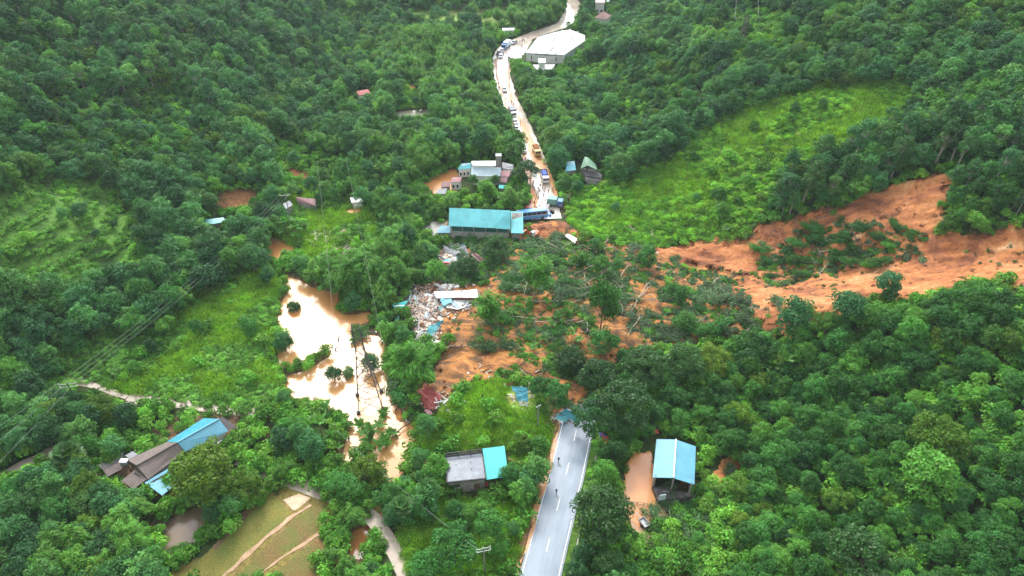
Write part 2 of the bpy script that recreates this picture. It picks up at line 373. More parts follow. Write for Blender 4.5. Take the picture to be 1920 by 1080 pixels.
# ---- ground sheet
nx_, ny_ = HG.shape
I, J = np.meshgrid(np.arange(nx_-1), np.arange(ny_-1), indexing='ij'); I = I.ravel(); J = J.ravel()
a_ = I*ny_+J; b_ = (I+1)*ny_+J; c_ = I*ny_+J+1; d_ = (I+1)*ny_+J+1
FT = np.concatenate([np.stack([a_, b_, d_], 1), np.stack([a_, d_, c_], 1)])
gx = GX.ravel(); gy = GY.ravel()
gc = np.tile(np.array([.045, .075, .022]), (len(gx), 1)); soil = np.array([.10, .06, .03])
k = smooth(.1, .6, fbm(N2, gx/9, gy/9, 4))[:, None]; gc = gc*(1-k)+soil*k*.6+gc*k*.4
jx = gx+2.0*N1(gx/3, gy/3); jy = gy+2.0*N3(gx/3, gy/3)
def paint(name, col, amt=1.0, mix=None, ms=5):
    global gc
    m = inpoly(jx, jy, ZW[name]); c = np.array(col)[None]*(.8+.4*(fbm(N1, gx[m]/4, gy[m]/4, 3)[:, None]*.5+.5))
    if mix is not None:
        q = smooth(.0, .35, fbm(N3, gx[m]/ms, gy[m]/ms, 4))[:, None]; c = c*(1-q)+np.array(mix)*q
    gc[m] = gc[m]*(1-amt)+c*amt
paint('Z_HILLR', (.16, .32, .05), 1, (.26, .36, .08))
paint('Z_TERR', (.12, .26, .045), 1, (.06, .12, .03)); paint('Z_LOWL', (.11, .26, .05), 1, (.16, .22, .07)); paint('Z_CASS', (.15, .32, .1), 1)
paint('Z_KNOLL', (.22, .38, .05), 1, (.32, .34, .09)); paint('Z_VALM', (.12, .14, .04), 1, (.27, .18, .1)); paint('Z_GARD', (.13, .3, .05), 1, (.17, .23, .06))
paint('Z_BR', (.09, .12, .035), 1, (.3, .13, .05)); paint('Z_TOPF', (.32, .48, .12), 1, (.4, .45, .18)); paint('Z_TOPR', (.2, .4, .12), 1)
paint('Z_FARG', (.17, .26, .06), 1); paint('Z_PADDY2', (.16, .3, .04), 1); paint('Z_BAREL', (.27, .13, .055), 1, (.16, .12, .05), 3)
paint('Z_BAREL2', (.2, .09, .05), 1); paint('Z_BAREL3', (.42, .19, .08), 1); paint('Z_YARDL', (.5, .28, .15), 1, (.4, .2, .09)); paint('Z_LOT', (.42, .32, .24), 1); paint('Z_FIELD', (.26, .21, .06), 1, (.3, .2, .09), 2); paint('Z_HOUSEL', (.17, .11, .065), 1, (.26, .15, .08), 3)
for P_, c_ in ((P_SLIDE_UP, (.32, .12, .05)), (P_SLIDE_MID, (.2, .1, .04))):
    m = inpoly(gx, gy, wpoly(P_)); gc[m] = c_
# verge of the near road: trodden orange dirt on its left, grass and a ditch on its right
dr_ = dpoly(gx, gy, WR_NEAR, False); side = gx-np.interp(gy, WR_NEAR[:, 1], WR_NEAR[:, 0])
m = (dr_ < 6.5+1.2*N1(gx/4, gy/4)) & (side < 0) & (gy < 130); gc[m] = np.array([.42, .24, .12])*(.8+.3*N2(gx[m]/2, gy[m]/2)[:, None]*1)
m = (dr_ < 6.3) & (side > 0) & (gy < 130); gc[m] = (.1, .2, .03)
for W in (W_RIVER, W_RIVUP, W_RIVLOW, W_RIVMID):
    m = (dpoly(gx, gy, W) < 1.2+.8*N1(gx/4, gy/4)) | inpoly(gx, gy, W); gc[m] = (.2, .125, .06)
for W in (W_POND, W_POND2): m = dpoly(gx, gy, W) < 1.0; gc[m] = (.13, .09, .05)
m_ground, t, b = mat('ground_cover')
g = nd(t, 'TexCoord'); at_ = nd(t, 'Attribute', attribute_name='Col')
n = nd(t, 'TexNoise', Scale=.9, Detail=9.0, Roughness=.72); t.links.new(g.outputs['Object'], n.inputs['Vector'])
c = hsvmix(t, at_.outputs['Color'], .5, 1.0, mrange(t, n.outputs['Fac'], .3, .7, .45, 1.5))
t.links.new(c, b.inputs['Base Color']); b.inputs['Roughness'].default_value = .9; b.inputs['Specular IOR Level'].default_value = .15
bp = nd(t, 'Bump', Strength=1.0, Distance=.5); t.links.new(n.outputs['Fac'], bp.inputs['Height']); t.links.new(bp.outputs[0], b.inputs['Normal'])
me = npmesh('ground', np.stack([gx, gy, HG.ravel()], 1), FT, m_ground, True, {'Col': np.concatenate([gc, np.ones((len(gc), 1))], 1)})
tag(link('ground', me), kind='structure')
# ---- sheets laid over the ground
def sheet_patch(name, W, m, res=.5, off=.06, disp=None, ragged=.8, level=None, mask=None):
    xs = [p[0] for p in W]; ys = [p[1] for p in W]; e = 2
    X, Y = np.meshgrid(np.arange(min(xs)-e, max(xs)+e, res), np.arange(min(ys)-e, max(ys)+e, res), indexing='ij')
    d = dpoly(X, Y, W)*np.where(inpoly(X, Y, W), 1, -1)+ragged*(fbm(N1, X/3.1, Y/3.1, 3)*1.6+.4*N2(X, Y))
    if mask is not None: d = np.minimum(d, mask(X, Y))
    Z = (H(X, Y)+off) if level is None else np.full(X.shape, level)
    if disp is not None: Z = Z+disp(X, Y)*smooth(0, 2, d)
    if level is None: Z = Z-.12*(1-smooth(0, .5, d))
    ok = d > 0; n1 = X.shape[1]
    q = ok[:-1, :-1] & ok[1:, :-1] & ok[:-1, 1:] & ok[1:, 1:]; I, J = np.nonzero(q)
    if len(I) == 0: return None
    a = I*n1+J; F = np.stack([a, a+n1, a+n1+1, a+1], 1); used, inv = np.unique(F.ravel(), return_inverse=True)
    V = np.stack([X.ravel(), Y.ravel(), Z.ravel()], 1)[used]
    return tag(link(name, npmesh(name, V, inv.reshape(-1, 4), m, True)), kind='structure')
def soilmat(name, stops, sc=.25, bump=.35, rough=.75, spec=.3, streak=1.0):
    m, t, b = mat(name); g = nd(t, 'TexCoord'); mp = nd(t, 'Mapping'); mp.inputs['Rotation'].default_value = (0, 0, .45); mp.inputs['Scale'].default_value = (1/streak, 1, 1); t.links.new(g.outputs['Object'], mp.inputs[0])
    n = nd(t, 'TexNoise', Scale=sc, Detail=10.0, Roughness=.7, Distortion=.9); t.links.new(mp.outputs[0], n.inputs['Vector'])
    n2 = nd(t, 'TexNoise', Scale=sc*9, Detail=6.0, Roughness=.7); t.links.new(g.outputs['Object'], n2.inputs['Vector'])
    c = ramp(t, n.outputs['Fac'], stops); c = hsvmix(t, c, .5, 1, mrange(t, n2.outputs['Fac'], .3, .7, .72, 1.25))
    t.links.new(c, b.inputs['Base Color']); b.inputs['Roughness'].default_value = rough; b.inputs['Specular IOR Level'].default_value = spec
    bp = nd(t, 'Bump', Strength=1.0, Distance=bump); t.links.new(n2.outputs['Fac'], bp.inputs['Height']); t.links.new(bp.outputs[0], b.inputs['Normal']); return m
M_SLIDE = soilmat('slide_soil', [(.36, (.16, .06, .03)), (.45, (.36, .13, .05)), (.53, (.54, .205, .07)), (.61, (.6, .28, .11)), (.72, (.66, .44, .26))], .13, .35, streak=3.5)
M_SLIDE2 = soilmat('slide_soil_with_roots', [(.36, (.075, .05, .026)), (.45, (.22, .105, .042)), (.53, (.44, .18, .05)), (.62, (.62, .28, .08)), (.74, (.62, .38, .17))], .3, streak=1.8)
rug = lambda s, a: (lambda X, Y: a*(np.abs(fbm(N2, X/s, Y/s, 4))*1.6+.3*N3(X/1.2, Y/1.2)))
def flow(X, Y):       # furrows running down the slide, with slumped blocks between them
    u = (X*.9-Y*.43); v = (X*.43+Y*.9); w_ = v+3*N1(u/14, v/14)
    return 1.5*np.abs(fbm(N2, u/16, w_/3.2, 4))+1.1*np.abs(fbm(N3, X/8, Y/8, 4))+.25*N1(X/1.3, Y/1.3)+.15
WDEB = [wpoly(P) for P in ([(740,600),(755,540),(800,530),(900,535),(905,560),(870,590),(835,600),(840,665),(790,660),(770,630),(760,595)], [(820,495),(825,450),(860,445),(920,470),(915,500),(870,500)], [(780,775),(785,722),(840,722),(850,750),(830,775)], [(945,765),(945,715),(1000,718),(1010,760),(990,770)], [(1035,800),(1040,760),(1095,765),(1090,798)], [(1055,440),(1065,435),(1088,445),(1080,460)], [(985,450),(988,430),(1015,430),(1015,450)])]
def calm(X, Y):
    k = np.ones(X.shape)
    for W in WDEB: k *= smooth(0, 5, np.where(inpoly(X, Y, W), 0, dpoly(X, Y, W)))
    return k
WSU = wpoly(P_SLIDE_UP); WSM = wpoly(P_SLIDE_MID)
sheet_patch('landslide_scar', WSU, M_SLIDE, .5, .1, flow, 2.4)
sheet_patch('landslide_debris_soil', WSM, M_SLIDE2, .5, .1, lambda X, Y: .75*flow(X, Y)*calm(X, Y), 2.4)
M_DIRT = soilmat('wet_dirt', [(.35, (.34, .2, .1)), (.55, (.5, .31, .17)), (.75, (.62, .47, .33))], .5, .12, .45, .5)
sheet_patch('mud_bank', wpoly([(985,440),(985,424),(1010,420),(1035,414),(1062,418),(1085,436),(1075,452),(1040,448),(1010,450)]), M_SLIDE, .4, .25, rug(3, .7), .6)
sheet_patch('dirt_verge', wpoly([(1015,1000),(990,1000),(1000,950),(1010,920),(990,895),(960,880),(965,868),(1010,885),(1030,860),(1048,800),(1060,800),(1045,860),(1030,930),(1018,970)]), M_DIRT, .35, .05, rug(3, .12), .5)
sheet_patch('dirt_yard', wpoly([(1180,850),(1225,840),(1230,930),(1265,968),(1245,1000),(1225,1010),(1228,1030),(1200,1040),(1180,1000),(1170,930)]), M_DIRT, .35, .05, rug(3, .15), .5)
sheet_patch('dirt_track', wpoly([(786,455),(802,452),(800,475),(796,520),(788,520),(784,480)]), M_DIRT, .35, .06, rug(3, .15), .5)
sheet_patch('collapse_ground', wpoly([(575,440),(600,425),(650,425),(668,450),(655,480),(600,475),(580,460)]), soilmat('rubble_ground', [(.3, (.2, .13, .08)), (.5, (.38, .28, .19)), (.7, (.55, .46, .38))], .6, .3), .4, .1, rug(2, .6), .8)
for P in ([(1300,915),(1330,890),(1350,860),(1385,850),(1395,880),(1370,905),(1330,918)], [(1265,1035),(1310,1022),(1325,1035),(1290,1048)], [(768,880),(775,860),(800,865),(812,885),(785,905),(760,900)], [(530,800),(545,795),(560,805),(545,830),(530,825)]):
    sheet_patch('bare_earth', wpoly(P), M_SLIDE, .35, .08, rug(3, .3), .6)
# ---- paddies
def fieldmat(name, a, b_):
    m, t, b = mat(name); g = nd(t, 'TexCoord'); n = nd(t, 'TexNoise', Scale=.16, Detail=8.0, Roughness=.7); t.links.new(g.outputs['Object'], n.inputs['Vector'])
    n2 = nd(t, 'TexNoise', Scale=5.0, Detail=4.0); t.links.new(g.outputs['Object'], n2.inputs['Vector'])
    c = ramp(t, n.outputs['Fac'], [(.35, a), (.65, b_)]); c = hsvmix(t, c, .5, 1, mrange(t, n2.outputs['Fac'], .3, .7, .6, 1.3))
    t.links.new(c, b.inputs['Base Color']); b.inputs['Roughness'].default_value = .85
    bp = nd(t, 'Bump', Strength=1.0, Distance=.3); t.links.new(n2.outputs['Fac'], bp.inputs['Height']); t.links.new(bp.outputs[0], b.inputs['Normal']); return m
M_PAD = fieldmat('paddy_stubble', (.14, .19, .03), (.3, .24, .05)); M_PAD2 = fieldmat('paddy_brown', (.25, .14, .05), (.15, .19, .035))
sheet_patch('rice_field', wpoly([(300,1110),(400,1020),(455,965),(490,935),(505,925),(520,930),(550,960),(548,968),(485,1020),(405,1110)]), M_PAD, .5, .05, rug(4, .1), .3)
sheet_patch('rice_field', wpoly([(412,1110),(490,1026),(556,968),(600,938),(622,948),(600,995),(535,1040),(470,1110)]), M_PAD2, .5, .05, rug(4, .1), .3)
sheet_patch('rice_field', wpoly([(480,1110),(545,1045),(600,1005),(640,985),(640,1110)]), M_PAD2, .5, .05, rug(4, .1), .3)
sheet_patch('threshing_floor', wpoly([(526,938),(560,924),(588,932),(552,960)]), soilmat('pale_earth', [(.3, (.5, .36, .22)), (.7, (.75, .62, .45))], .8, .05), .3, .08, None, .2)
def ribbon(name, C, wl, wr, m, off=.1, z=None, n=6, ragged=0, kind='structure', crown=0):
    """C world centre line; wl/wr widths to left and right; UV.x across, UV.y along, in metres"""
    C = np.array(C)[:, :2]; T = np.gradient(C, axis=0); T /= np.linalg.norm(T, axis=1)[:, None]; Nn = np.stack([T[:, 1], -T[:, 0]], 1)
    L = np.concatenate([[0], np.cumsum(np.linalg.norm(np.diff(C, axis=0), axis=1))]); wl = np.broadcast_to(wl, (len(C),)); wr = np.broadcast_to(wr, (len(C),))
    V = []; U = []
    for i in range(len(C)):
        for j in range(n+1):
            s = -wl[i]+(wl[i]+wr[i])*j/n
            if ragged and j in (0, n): s += ragged*float(N1(C[i, 0]/2+j, C[i, 1]/2))*(1 if j else -1)
            p = C[i]+Nn[i]*s; zz = z if z is not None else float(H(p[0], p[1]))+off
            V.append((p[0], p[1], zz-crown*abs(s))); U.append((s, L[i]))
    F = [[i*(n+1)+j, i*(n+1)+j+1, (i+1)*(n+1)+j+1, (i+1)*(n+1)+j] for i in range(len(C)-1) for j in range(n)]
    me = npmesh(name, V, np.array(F), m, True); ul = me.uv_layers.new(name='UVMap'); U = np.array(U, np.float32)
    li = np.empty(len(me.loops), np.int32); me.loops.foreach_get('vertex_index', li); ul.data.foreach_set('uv', U[li].ravel()); return tag(link(name, me), kind=kind)
def resample(C, step):
    C = np.array(C)[:, :2]; L = np.concatenate([[0], np.cumsum(np.linalg.norm(np.diff(C, axis=0), axis=1))]); s = np.arange(0, L[-1], step)
    return np.stack([np.interp(s, L, C[:, 0]), np.interp(s, L, C[:, 1])], 1)
# ---- road: wet asphalt, the far part under a skin of pale mud
def roadmat(name, base, hi, wet, streak=.5, rough=(.12, .45), spec=.8):
    m, t, b = mat(name); uv = nd(t, 'UVMap'); mp = nd(t, 'Mapping'); mp.inputs['Scale'].default_value = (1, .09, 1); t.links.new(uv.outputs[0], mp.inputs[0])
    n = nd(t, 'TexNoise', Scale=.9, Detail=8.0, Roughness=.65); t.links.new(mp.outputs[0], n.inputs['Vector'])
    g = nd(t, 'TexCoord'); n2 = nd(t, 'TexNoise', Scale=.12, Detail=6.0); t.links.new(g.outputs['Object'], n2.inputs['Vector'])
    f = math_(t, 'ADD', math_(t, 'MULTIPLY', n.outputs['Fac'], streak), math_(t, 'MULTIPLY', n2.outputs['Fac'], 1-streak))
    c = ramp(t, f, [(.36, base), (.6, hi)]); t.links.new(c, b.inputs['Base Color'])
    t.links.new(mrange(t, f, .38, .62, *rough), b.inputs['Roughness']); b.inputs['Specular IOR Level'].default_value = spec
    b.inputs['Coat Weight'].default_value = wet; b.inputs['Coat Roughness'].default_value = .12
    return m
M_ROAD = roadmat('wet_asphalt_sky_tint', (.10, .145, .20), (.22, .28, .35), .5, rough=(.25, .5))  # blue of the reflected sky is put into the asphalt colours
M_ROADMUD = roadmat('mud_washed_road', (.6, .46, .36), (.72, .62, .54), 1.0, rough=(.08, .3), spec=1.0)
CN = resample(WR_NEAR, 1.0); CF = resample(WR_FAR, 1.5)
ribbon('road', CN, 3.75, 3.75, M_ROAD, z=.14, n=8, crown=.004)
wf = np.interp(np.arange(len(CF))*1.5, [0, 30, 90, 150, 230, 300, 600], [4.4, 4.2, 3.7, 3.6, 4.0, 4.4, 3.6])
ribbon('muddy_road', CF, wf, wf, M_ROADMUD, z=.12, n=8, ragged=.5)
m_line = plain('road_paint', (.8, .8, .78), .5, .4, var=.12, scale=2, dirt=(.4, .33, .25), dirt_lo=.55, dirt_hi=.8)
for s in (-3.3, 3.3): ribbon('road_edge_line', CN+0, -s+.08, s+.08, m_line, z=.156, n=1)
mb = MB(); k = 0
T = np.gradient(CN, axis=0); T /= np.linalg.norm(T, axis=1)[:, None]
for i in range(2, len(CN)-8, 9):
    a, b2, tt = CN[i], CN[i+3], T[i]; q = np.array([tt[1], -tt[0]])*.09
    mb.face([(a[0]-q[0], a[1]-q[1], .16), (a[0]+q[0], a[1]+q[1], .16), (b2[0]+q[0], b2[1]+q[1], .16), (b2[0]-q[0], b2[1]-q[1], .16)])
tag(mb.build('road_centre_dashes', m_line), kind='structure')
# mud on the road where it is not yet washed off, and the ditch with its kerb on the right
M_FILM = soilmat('mud_film', [(.3, (.5, .2, .07)), (.55, (.62, .3, .12)), (.75, (.7, .45, .26))], .35, .05, .3, .6)
def off_line(C, s): T = np.gradient(C, axis=0); T /= np.linalg.norm(T, axis=1)[:, None]; return C+np.stack([T[:, 1], -T[:, 0]], 1)*np.reshape(s, (-1, 1))
def strip(name, pxs, w, m, z=None, off=.15, ragged=.5, n=4):
    C = resample(catmull([at1(a, b) for a, b in pxs]), 1.0); return ribbon(name, C, np.interp(np.linspace(0, 1, len(C)), np.linspace(0, 1, len(w)), w)/2, np.interp(np.linspace(0, 1, len(C)), np.linspace(0, 1, len(w)), w)/2, m, off=off, z=z, n=n, ragged=ragged)
strip('mud_on_road', [(1022,338),(1012,312),(1005,295),(996,270),(987,250),(978,230),(970,212)], [1.5,4.5,4,3.4,3,2,.5], M_FILM, z=.17)
strip('mud_shoulder', [(1003,418),(1000,395),(1002,370),(996,345),(990,320),(982,290),(972,262),(962,232),(950,200),(938,165),(931,140),(930,112)], [2.0,2.4,2.0,1.6,1.4,1.2,1.2,1.0,1.0,1.0,.8,.8], M_FILM, z=.165, ragged=.6)
ribbon('mud_wash', off_line(CN, np.full(len(CN), -3.95)), .45, .35, M_FILM, z=.162, n=3, ragged=.55)
strip('mud_shoulder', [(966,205),(958,185),(954,165),(953,140),(955,118)], [1.4,1.6,1.2,1.4,1.2], M_FILM, z=.168, ragged=.5)
strip('mud_shoulder', [(1046,375),(1038,352),(1030,330),(1024,315)], [1.2,1.8,1.6,1], M_FILM, z=.17)
m_conc = plain('concrete', (.42, .4, .37), .75, .3, var=.2, scale=.8, bump=.01, dirt=(.2, .15, .09), dirt_lo=.5, dirt_hi=.75)
m_path = plain('concrete_path', (.44, .36, .29), .5, .5, var=.2, scale=.5, dirt=(.3, .2, .12), dirt_lo=.5, dirt_hi=.8)
ribbon('ditch_kerb', off_line(CN, np.full(len(CN), 5.3))[0:50], .14, .14, m_conc, z=.1, n=1)
strip('path', P_PATH_A[:3], [1.6], m_path, off=.09, ragged=.3); strip('path', P_PATH_A[2:], [2.2, 2.8], m_path, off=.09, ragged=.2)
strip('path', P_PATH_A2[1:], [2.0], m_path, off=.1, ragged=.2); strip('path', P_PATH_C, [2.6], m_path, off=.09, ragged=.4)
C = resample(catmull([P3(a, b, -.05) for a, b in P_PATH_B]), 1.0); ribbon('path', C, 1.5, 1.5, m_path, z=.12, n=4, ragged=.1)
strip('field_bund', [(400,1100),(430,1070),(470,1035),(500,1008),(540,975),(558,962),(590,942)], [.65], M_DIRT, off=.09, ragged=.35, n=2)
strip('field_bund', [(470,1090),(510,1058),(545,1035),(600,1000)], [.65], M_DIRT, off=.09, ragged=.35, n=2)
strip('dirt_track', [(400,1030),(455,970),(490,935),(525,905)], [1.2], soilmat('track_soil', [(.3, (.14, .09, .045)), (.7, (.27, .18, .1))], .6, .1), off=.08, ragged=.5)
strip('dirt_track', [(500,690),(510,720),(505,740)], [.9], M_DIRT, off=.08, ragged=.4)
strip('mud_streak', [(1195,470),(1225,474),(1250,482),(1275,486)], [1.6,2.6,1.8,1], soilmat('pale_mud', [(.3, (.6, .4, .24)), (.7, (.8, .66, .48))], .4, .05, .3, .7), off=.35, ragged=.7)
# ---- water
def watermat(name, a, b_, rough=.04, spec=1.0, coat=1.0, ripple=.02):
    m, t, b = mat(name); g = nd(t, 'TexCoord'); n = nd(t, 'TexNoise', Scale=.07, Detail=5.0, Distortion=1.0); t.links.new(g.outputs['Object'], n.inputs['Vector'])
    t.links.new(ramp(t, n.outputs['Fac'], [(.35, a), (.65, b_)]), b.inputs['Base Color']); b.inputs['Roughness'].default_value = rough
    b.inputs['Specular IOR Level'].default_value = spec; b.inputs['Coat Weight'].default_value = coat; b.inputs['Coat Roughness'].default_value = .03; b.inputs['Coat IOR'].default_value = 1.6
    n2 = nd(t, 'TexNoise', Scale=1.6, Detail=4.0, Distortion=.5); t.links.new(g.outputs['Object'], n2.inputs['Vector'])
    bp = nd(t, 'Bump', Strength=1.0, Distance=ripple); t.links.new(n2.outputs['Fac'], bp.inputs['Height'])
    for s in ('Normal', 'Coat Normal'): t.links.new(bp.outputs[0], b.inputs[s])
    return m
M_MUDW = watermat('muddy_water', (.56, .24, .07), (.64, .36, .14), .2, .22, .03); M_MUDW2 = watermat('orange_water', (.5, .2, .06), (.58, .27, .1)); M_PONDW = watermat('pond_water', (.19, .13, .085), (.24, .175, .12), .12, .4, .08)
M_PALEW = watermat('pale_pond_water', (.42, .42, .3), (.55, .52, .42))
def grow(W, e):
    W = np.array(W); c = W.mean(0); o = []
    A = sum(W[i][0]*W[(i+1) % len(W)][1]-W[(i+1) % len(W)][0]*W[i][1] for i in range(len(W))); sgn = 1 if A > 0 else -1
    for i in range(len(W)):
        t_ = W[(i+1) % len(W)]-W[i-1]; t_ = t_/max(np.linalg.norm(t_), 1e-6); o.append(tuple(W[i]+np.array([t_[1], -t_[0]])*e*sgn))
    return o
for nm, W, z, m in (('river', W_RIVER, RIV_Z, M_MUDW), ('river', W_RIVUP, RIV_Z, M_MUDW2), ('stream', W_RIVLOW, RIV_Z, M_MUDW2), ('stream', W_RIVMID, RIV_Z, M_MUDW2), ('pond', W_POND, -1.2, M_PONDW), ('pond', W_POND2, -.8, M_PALEW)):
    sheet_patch(nm, grow(W, .8), m, .35 if nm == 'pond' else .6, 0, None, 0, level=z)
for P in (P_PUDDLE, P_PUDDLE2):
    W = wpoly(P); z = max(float(H(x, y)) for x, y in W); sheet_patch('flooded_patch', W, M_MUDW, .5, 0, None, .3, level=z+.1)
W = wpoly(P_YARDR)
M_YW = watermat('flooded_yard_water', (.5, .2, .06), (.58, .29, .11), .25, .5, .15)
sheet_patch('flooded_yard', W, M_YW, .4, .22, None, .4)
sheet_patch('flooded_yard', wpoly(Z_YARDL), M_YW, .5, .1, None, .5)
sheet_patch('concrete_lot', wpoly([(955,78),(985,72),(1000,75),(985,100),(975,112),(955,108),(948,98)]), M_ROADMUD, .6, .08, None, .3)
sheet_patch('concrete_lot', wpoly(Z_LOT), m_conc, .5, .08, None, .3)
# ================================================================== VEGETATION: meshes
def unit(v): return v/np.maximum(np.linalg.norm(v, axis=-1, keepdims=True), 1e-9)
def leaves(P, Nrm, L, Wd, r, droop=0, along=None):
    """one bent-free pointed leaf quad per point: P centres, Nrm normals, L length, Wd width"""
    n = len(P); Nrm = unit(Nrm); t = r.normal(size=(n, 3)) if along is None else along+r.normal(size=(n, 3))*.25
    t = t-Nrm*(t*Nrm).sum(1, keepdims=True); t = unit(t); t[:, 2] -= droop; t = unit(t); s = unit(np.cross(Nrm, t))
    L = np.broadcast_to(L, (n,))[:, None]; Wd = np.broadcast_to(Wd, (n,))[:, None]
    V = np.stack([P-t*L/2, P+s*Wd/2+t*L*.05, P+t*L/2, P-s*Wd/2+t*L*.05], 1).reshape(-1, 3)
    return V, np.arange(4*n).reshape(n, 4)
def crown_mesh(name, seed, m, rx, rz, zc, nb=34, rb=(.9, 1.5), per=70, L=.62, Wd=.36, low=-.35, tall=0, flat=0, spread=1.0):
    r = np.random.default_rng(seed); P = []; Nn = []
    D = unit(r.normal(size=(nb, 3))); D[:, 2] = np.abs(D[:, 2])*1.5-.55; D = unit(D)
    rad = r.uniform(.55, 1.0, nb)*spread
    off = r.normal(size=(1, 3))*.12
    C = D*rad[:, None]*np.array([rx*r.uniform(.85, 1.15), rx*r.uniform(.85, 1.15), rz])+off*rx
    C[:, 2] += zc+(r.random(nb) < .18)*r.uniform(0, .25, nb)*rz
    for c in C:
        R_ = r.uniform(*rb); k = int(per*(R_/rb[1])**2*r.uniform(.75, 1.15))+8
        d = unit(r.normal(size=(k, 3))); d[:, 2] = np.where(d[:, 2] < low, -d[:, 2], d[:, 2])
        P.append(c+d*R_*np.array([1, 1, .8-.3*flat])*r.uniform(.72, 1.08, k)[:, None]); Nn.append(d+r.normal(size=(k, 3))*.55+np.array([0, 0, .35]))
    P = np.concatenate(P); Nn = np.concatenate(Nn); n = len(P)
    V, F = leaves(P, Nn, L*r.uniform(.7, 1.3, n), Wd*r.uniform(.7, 1.3, n), r, .15)
    return npmesh(name, V, F, m)
def limbs_mesh(name, seed, m, h, r0, rx, rz, zc, nl=6, lean=.25):
    r = random.Random(seed); mb = MB(); p = Vector((0, 0, -.6)); q = Vector((r.uniform(-lean, lean), r.uniform(-lean, lean), h*.55)); mb.beam(p, q, (r0*2, r0*1.5), n=7)
    top = Vector((q.x*1.3, q.y*1.3, zc)); mb.beam(q, top, (r0*1.5, r0*.8), n=6)
    for i in range(nl):
        a = 2*math.pi*i/nl+r.uniform(-.4, .4); s = q.lerp(top, r.uniform(0, .8)); e = Vector((math.cos(a)*rx*.72, math.sin(a)*rx*.72, zc+rz*r.uniform(.0, .6)))
        mid = s.lerp(e, .5)+Vector((0, 0, -.15*rx)); mb.beam(s, mid, (r0*.9, r0*.6), n=5); mb.beam(mid, e, (r0*.6, r0*.2), n=5)
        e2 = e+Vector((r.uniform(-1, 1), r.uniform(-1, 1), r.uniform(.2, .8)))*rx*.25; mb.beam(mid, e2, (r0*.4, r0*.12), n=4)
    o = mb.build(name, m, None, True); me = o.data; bpy.data.objects.remove(o); return me
M_BARK = plain('bark', (.16, .13, .1), .85, .2, var=.35, scale=3); M_PALEBARK = plain('pale_bark', (.36, .33, .28), .8, .2, var=.3, scale=3)
G1 = [(0.0264, 0.1048, 0.0264), (0.048, 0.168, 0.0336), (0.072, 0.2218, 0.036), (0.156, 0.336, 0.042)]
LM_DARK = leafmat('dark_leaves', G1)
LM_HILL = leafmat('hill_leaves', [(0.0327, 0.1173, 0.0452), (0.0527, 0.1725, 0.0527), (0.0815, 0.2277, 0.0565), (0.1569, 0.3243, 0.0627)])
LM_MANGO = leafmat('mango_leaves', [(0.028, 0.0935, 0.02), (0.04, 0.121, 0.024), (0.055, 0.143, 0.028)], .4, .5, .2, (.85, 1.15))
LM_YEL = leafmat('sunny_leaves', [(0.055, 0.143, 0.0132), (0.099, 0.209, 0.022), (0.165, 0.275, 0.0308)], .5, .4, .3, (.8, 1.2))
LM_BAM = leafmat('bamboo_leaves', [(0.0661, 0.2083, 0.0291), (0.1109, 0.2856, 0.0437), (0.177, 0.3707, 0.0661)], .5, .3, .35, (.75, 1.25))
LM_SHR = leafmat('shrub_leaves', [(0.0492, 0.1623, 0.0197), (0.0843, 0.2507, 0.0281), (0.1404, 0.3466, 0.0421), (0.2107, 0.413, 0.0562)], .5, .35, .3)
LM_BRI = leafmat('bright_scrub_leaves', [(0.0945, 0.2565, 0.027), (0.135, 0.351, 0.0405), (0.216, 0.459, 0.054), (0.324, 0.54, 0.081)], .5, .3, .3, (.7, 1.3))
LM_CROP = leafmat('crop_leaves', [(0.091, 0.2366, 0.0364), (0.1365, 0.3458, 0.0546), (0.2184, 0.4732, 0.091), (0.273, 0.5096, 0.091)], .5, .3, .3, (.6, 1.3))
LM_GRASS = leafmat('grass_blades', [(0.153, 0.34, 0.034), (0.221, 0.459, 0.051), (0.34, 0.544, 0.085)], .6, .2, .3, (.7, 1.2))
LM_BAN = leafmat('banana_leaves', [(.06, .2, .03), (.09, .24, .045), (.14, .3, .07)], .35, .5, .35, (.85, 1.2), (.8, 1.3))
LM_FALL = leafmat('torn_leaves', [(0.0575, 0.138, 0.046), (0.1035, 0.1955, 0.0805), (0.0575, 0.1265, 0.0345), (0.1725, 0.253, 0.138)], .5, .5, .2, (.6, 1.3), (.6, 1.7))
LM_PALM = leafmat('palm_leaves', [(.05, .14, .03), (.07, .18, .04), (.11, .24, .06)], .4, .5, .2)
def quads_from_strips(name, strips, m):      # strips: list of (left pts, right pts)
    V = []; F = []
    for A, B in strips:
        o = len(V)
        for a, b in zip(A, B): V += [a, b]
        for i in range(len(A)-1): F.append([o+2*i, o+2*i+1, o+2*i+3, o+2*i+2])
    return npmesh(name, V, np.array(F), m, False)
def banana_leaf_strips(r, base, az, L, W, up):
    out = []; d = np.array([math.cos(az), math.sin(az)]); s = np.array([-d[1], d[0], 0]); n = 6
    for side in (-1, 1):
        A = []; B = []
        for i in range(n+1):
            t = i/n; out_ = L*(t*math.cos(up)+.0); z = L*(math.sin(up)*t-.62*t*t*math.cos(up)*1.0)
            c = base+np.array([d[0]*out_*.9, d[1]*out_*.9, z]); w = W*math.sin(math.pi*min(1, (t*.93+.07)))**.6*(1 if t > .06 else .15)
            A.append(c); B.append(c+s*side*w/2+np.array([0, 0, -.18*w]))
        out.append((A, B) if side > 0 else (B, A))
    return out
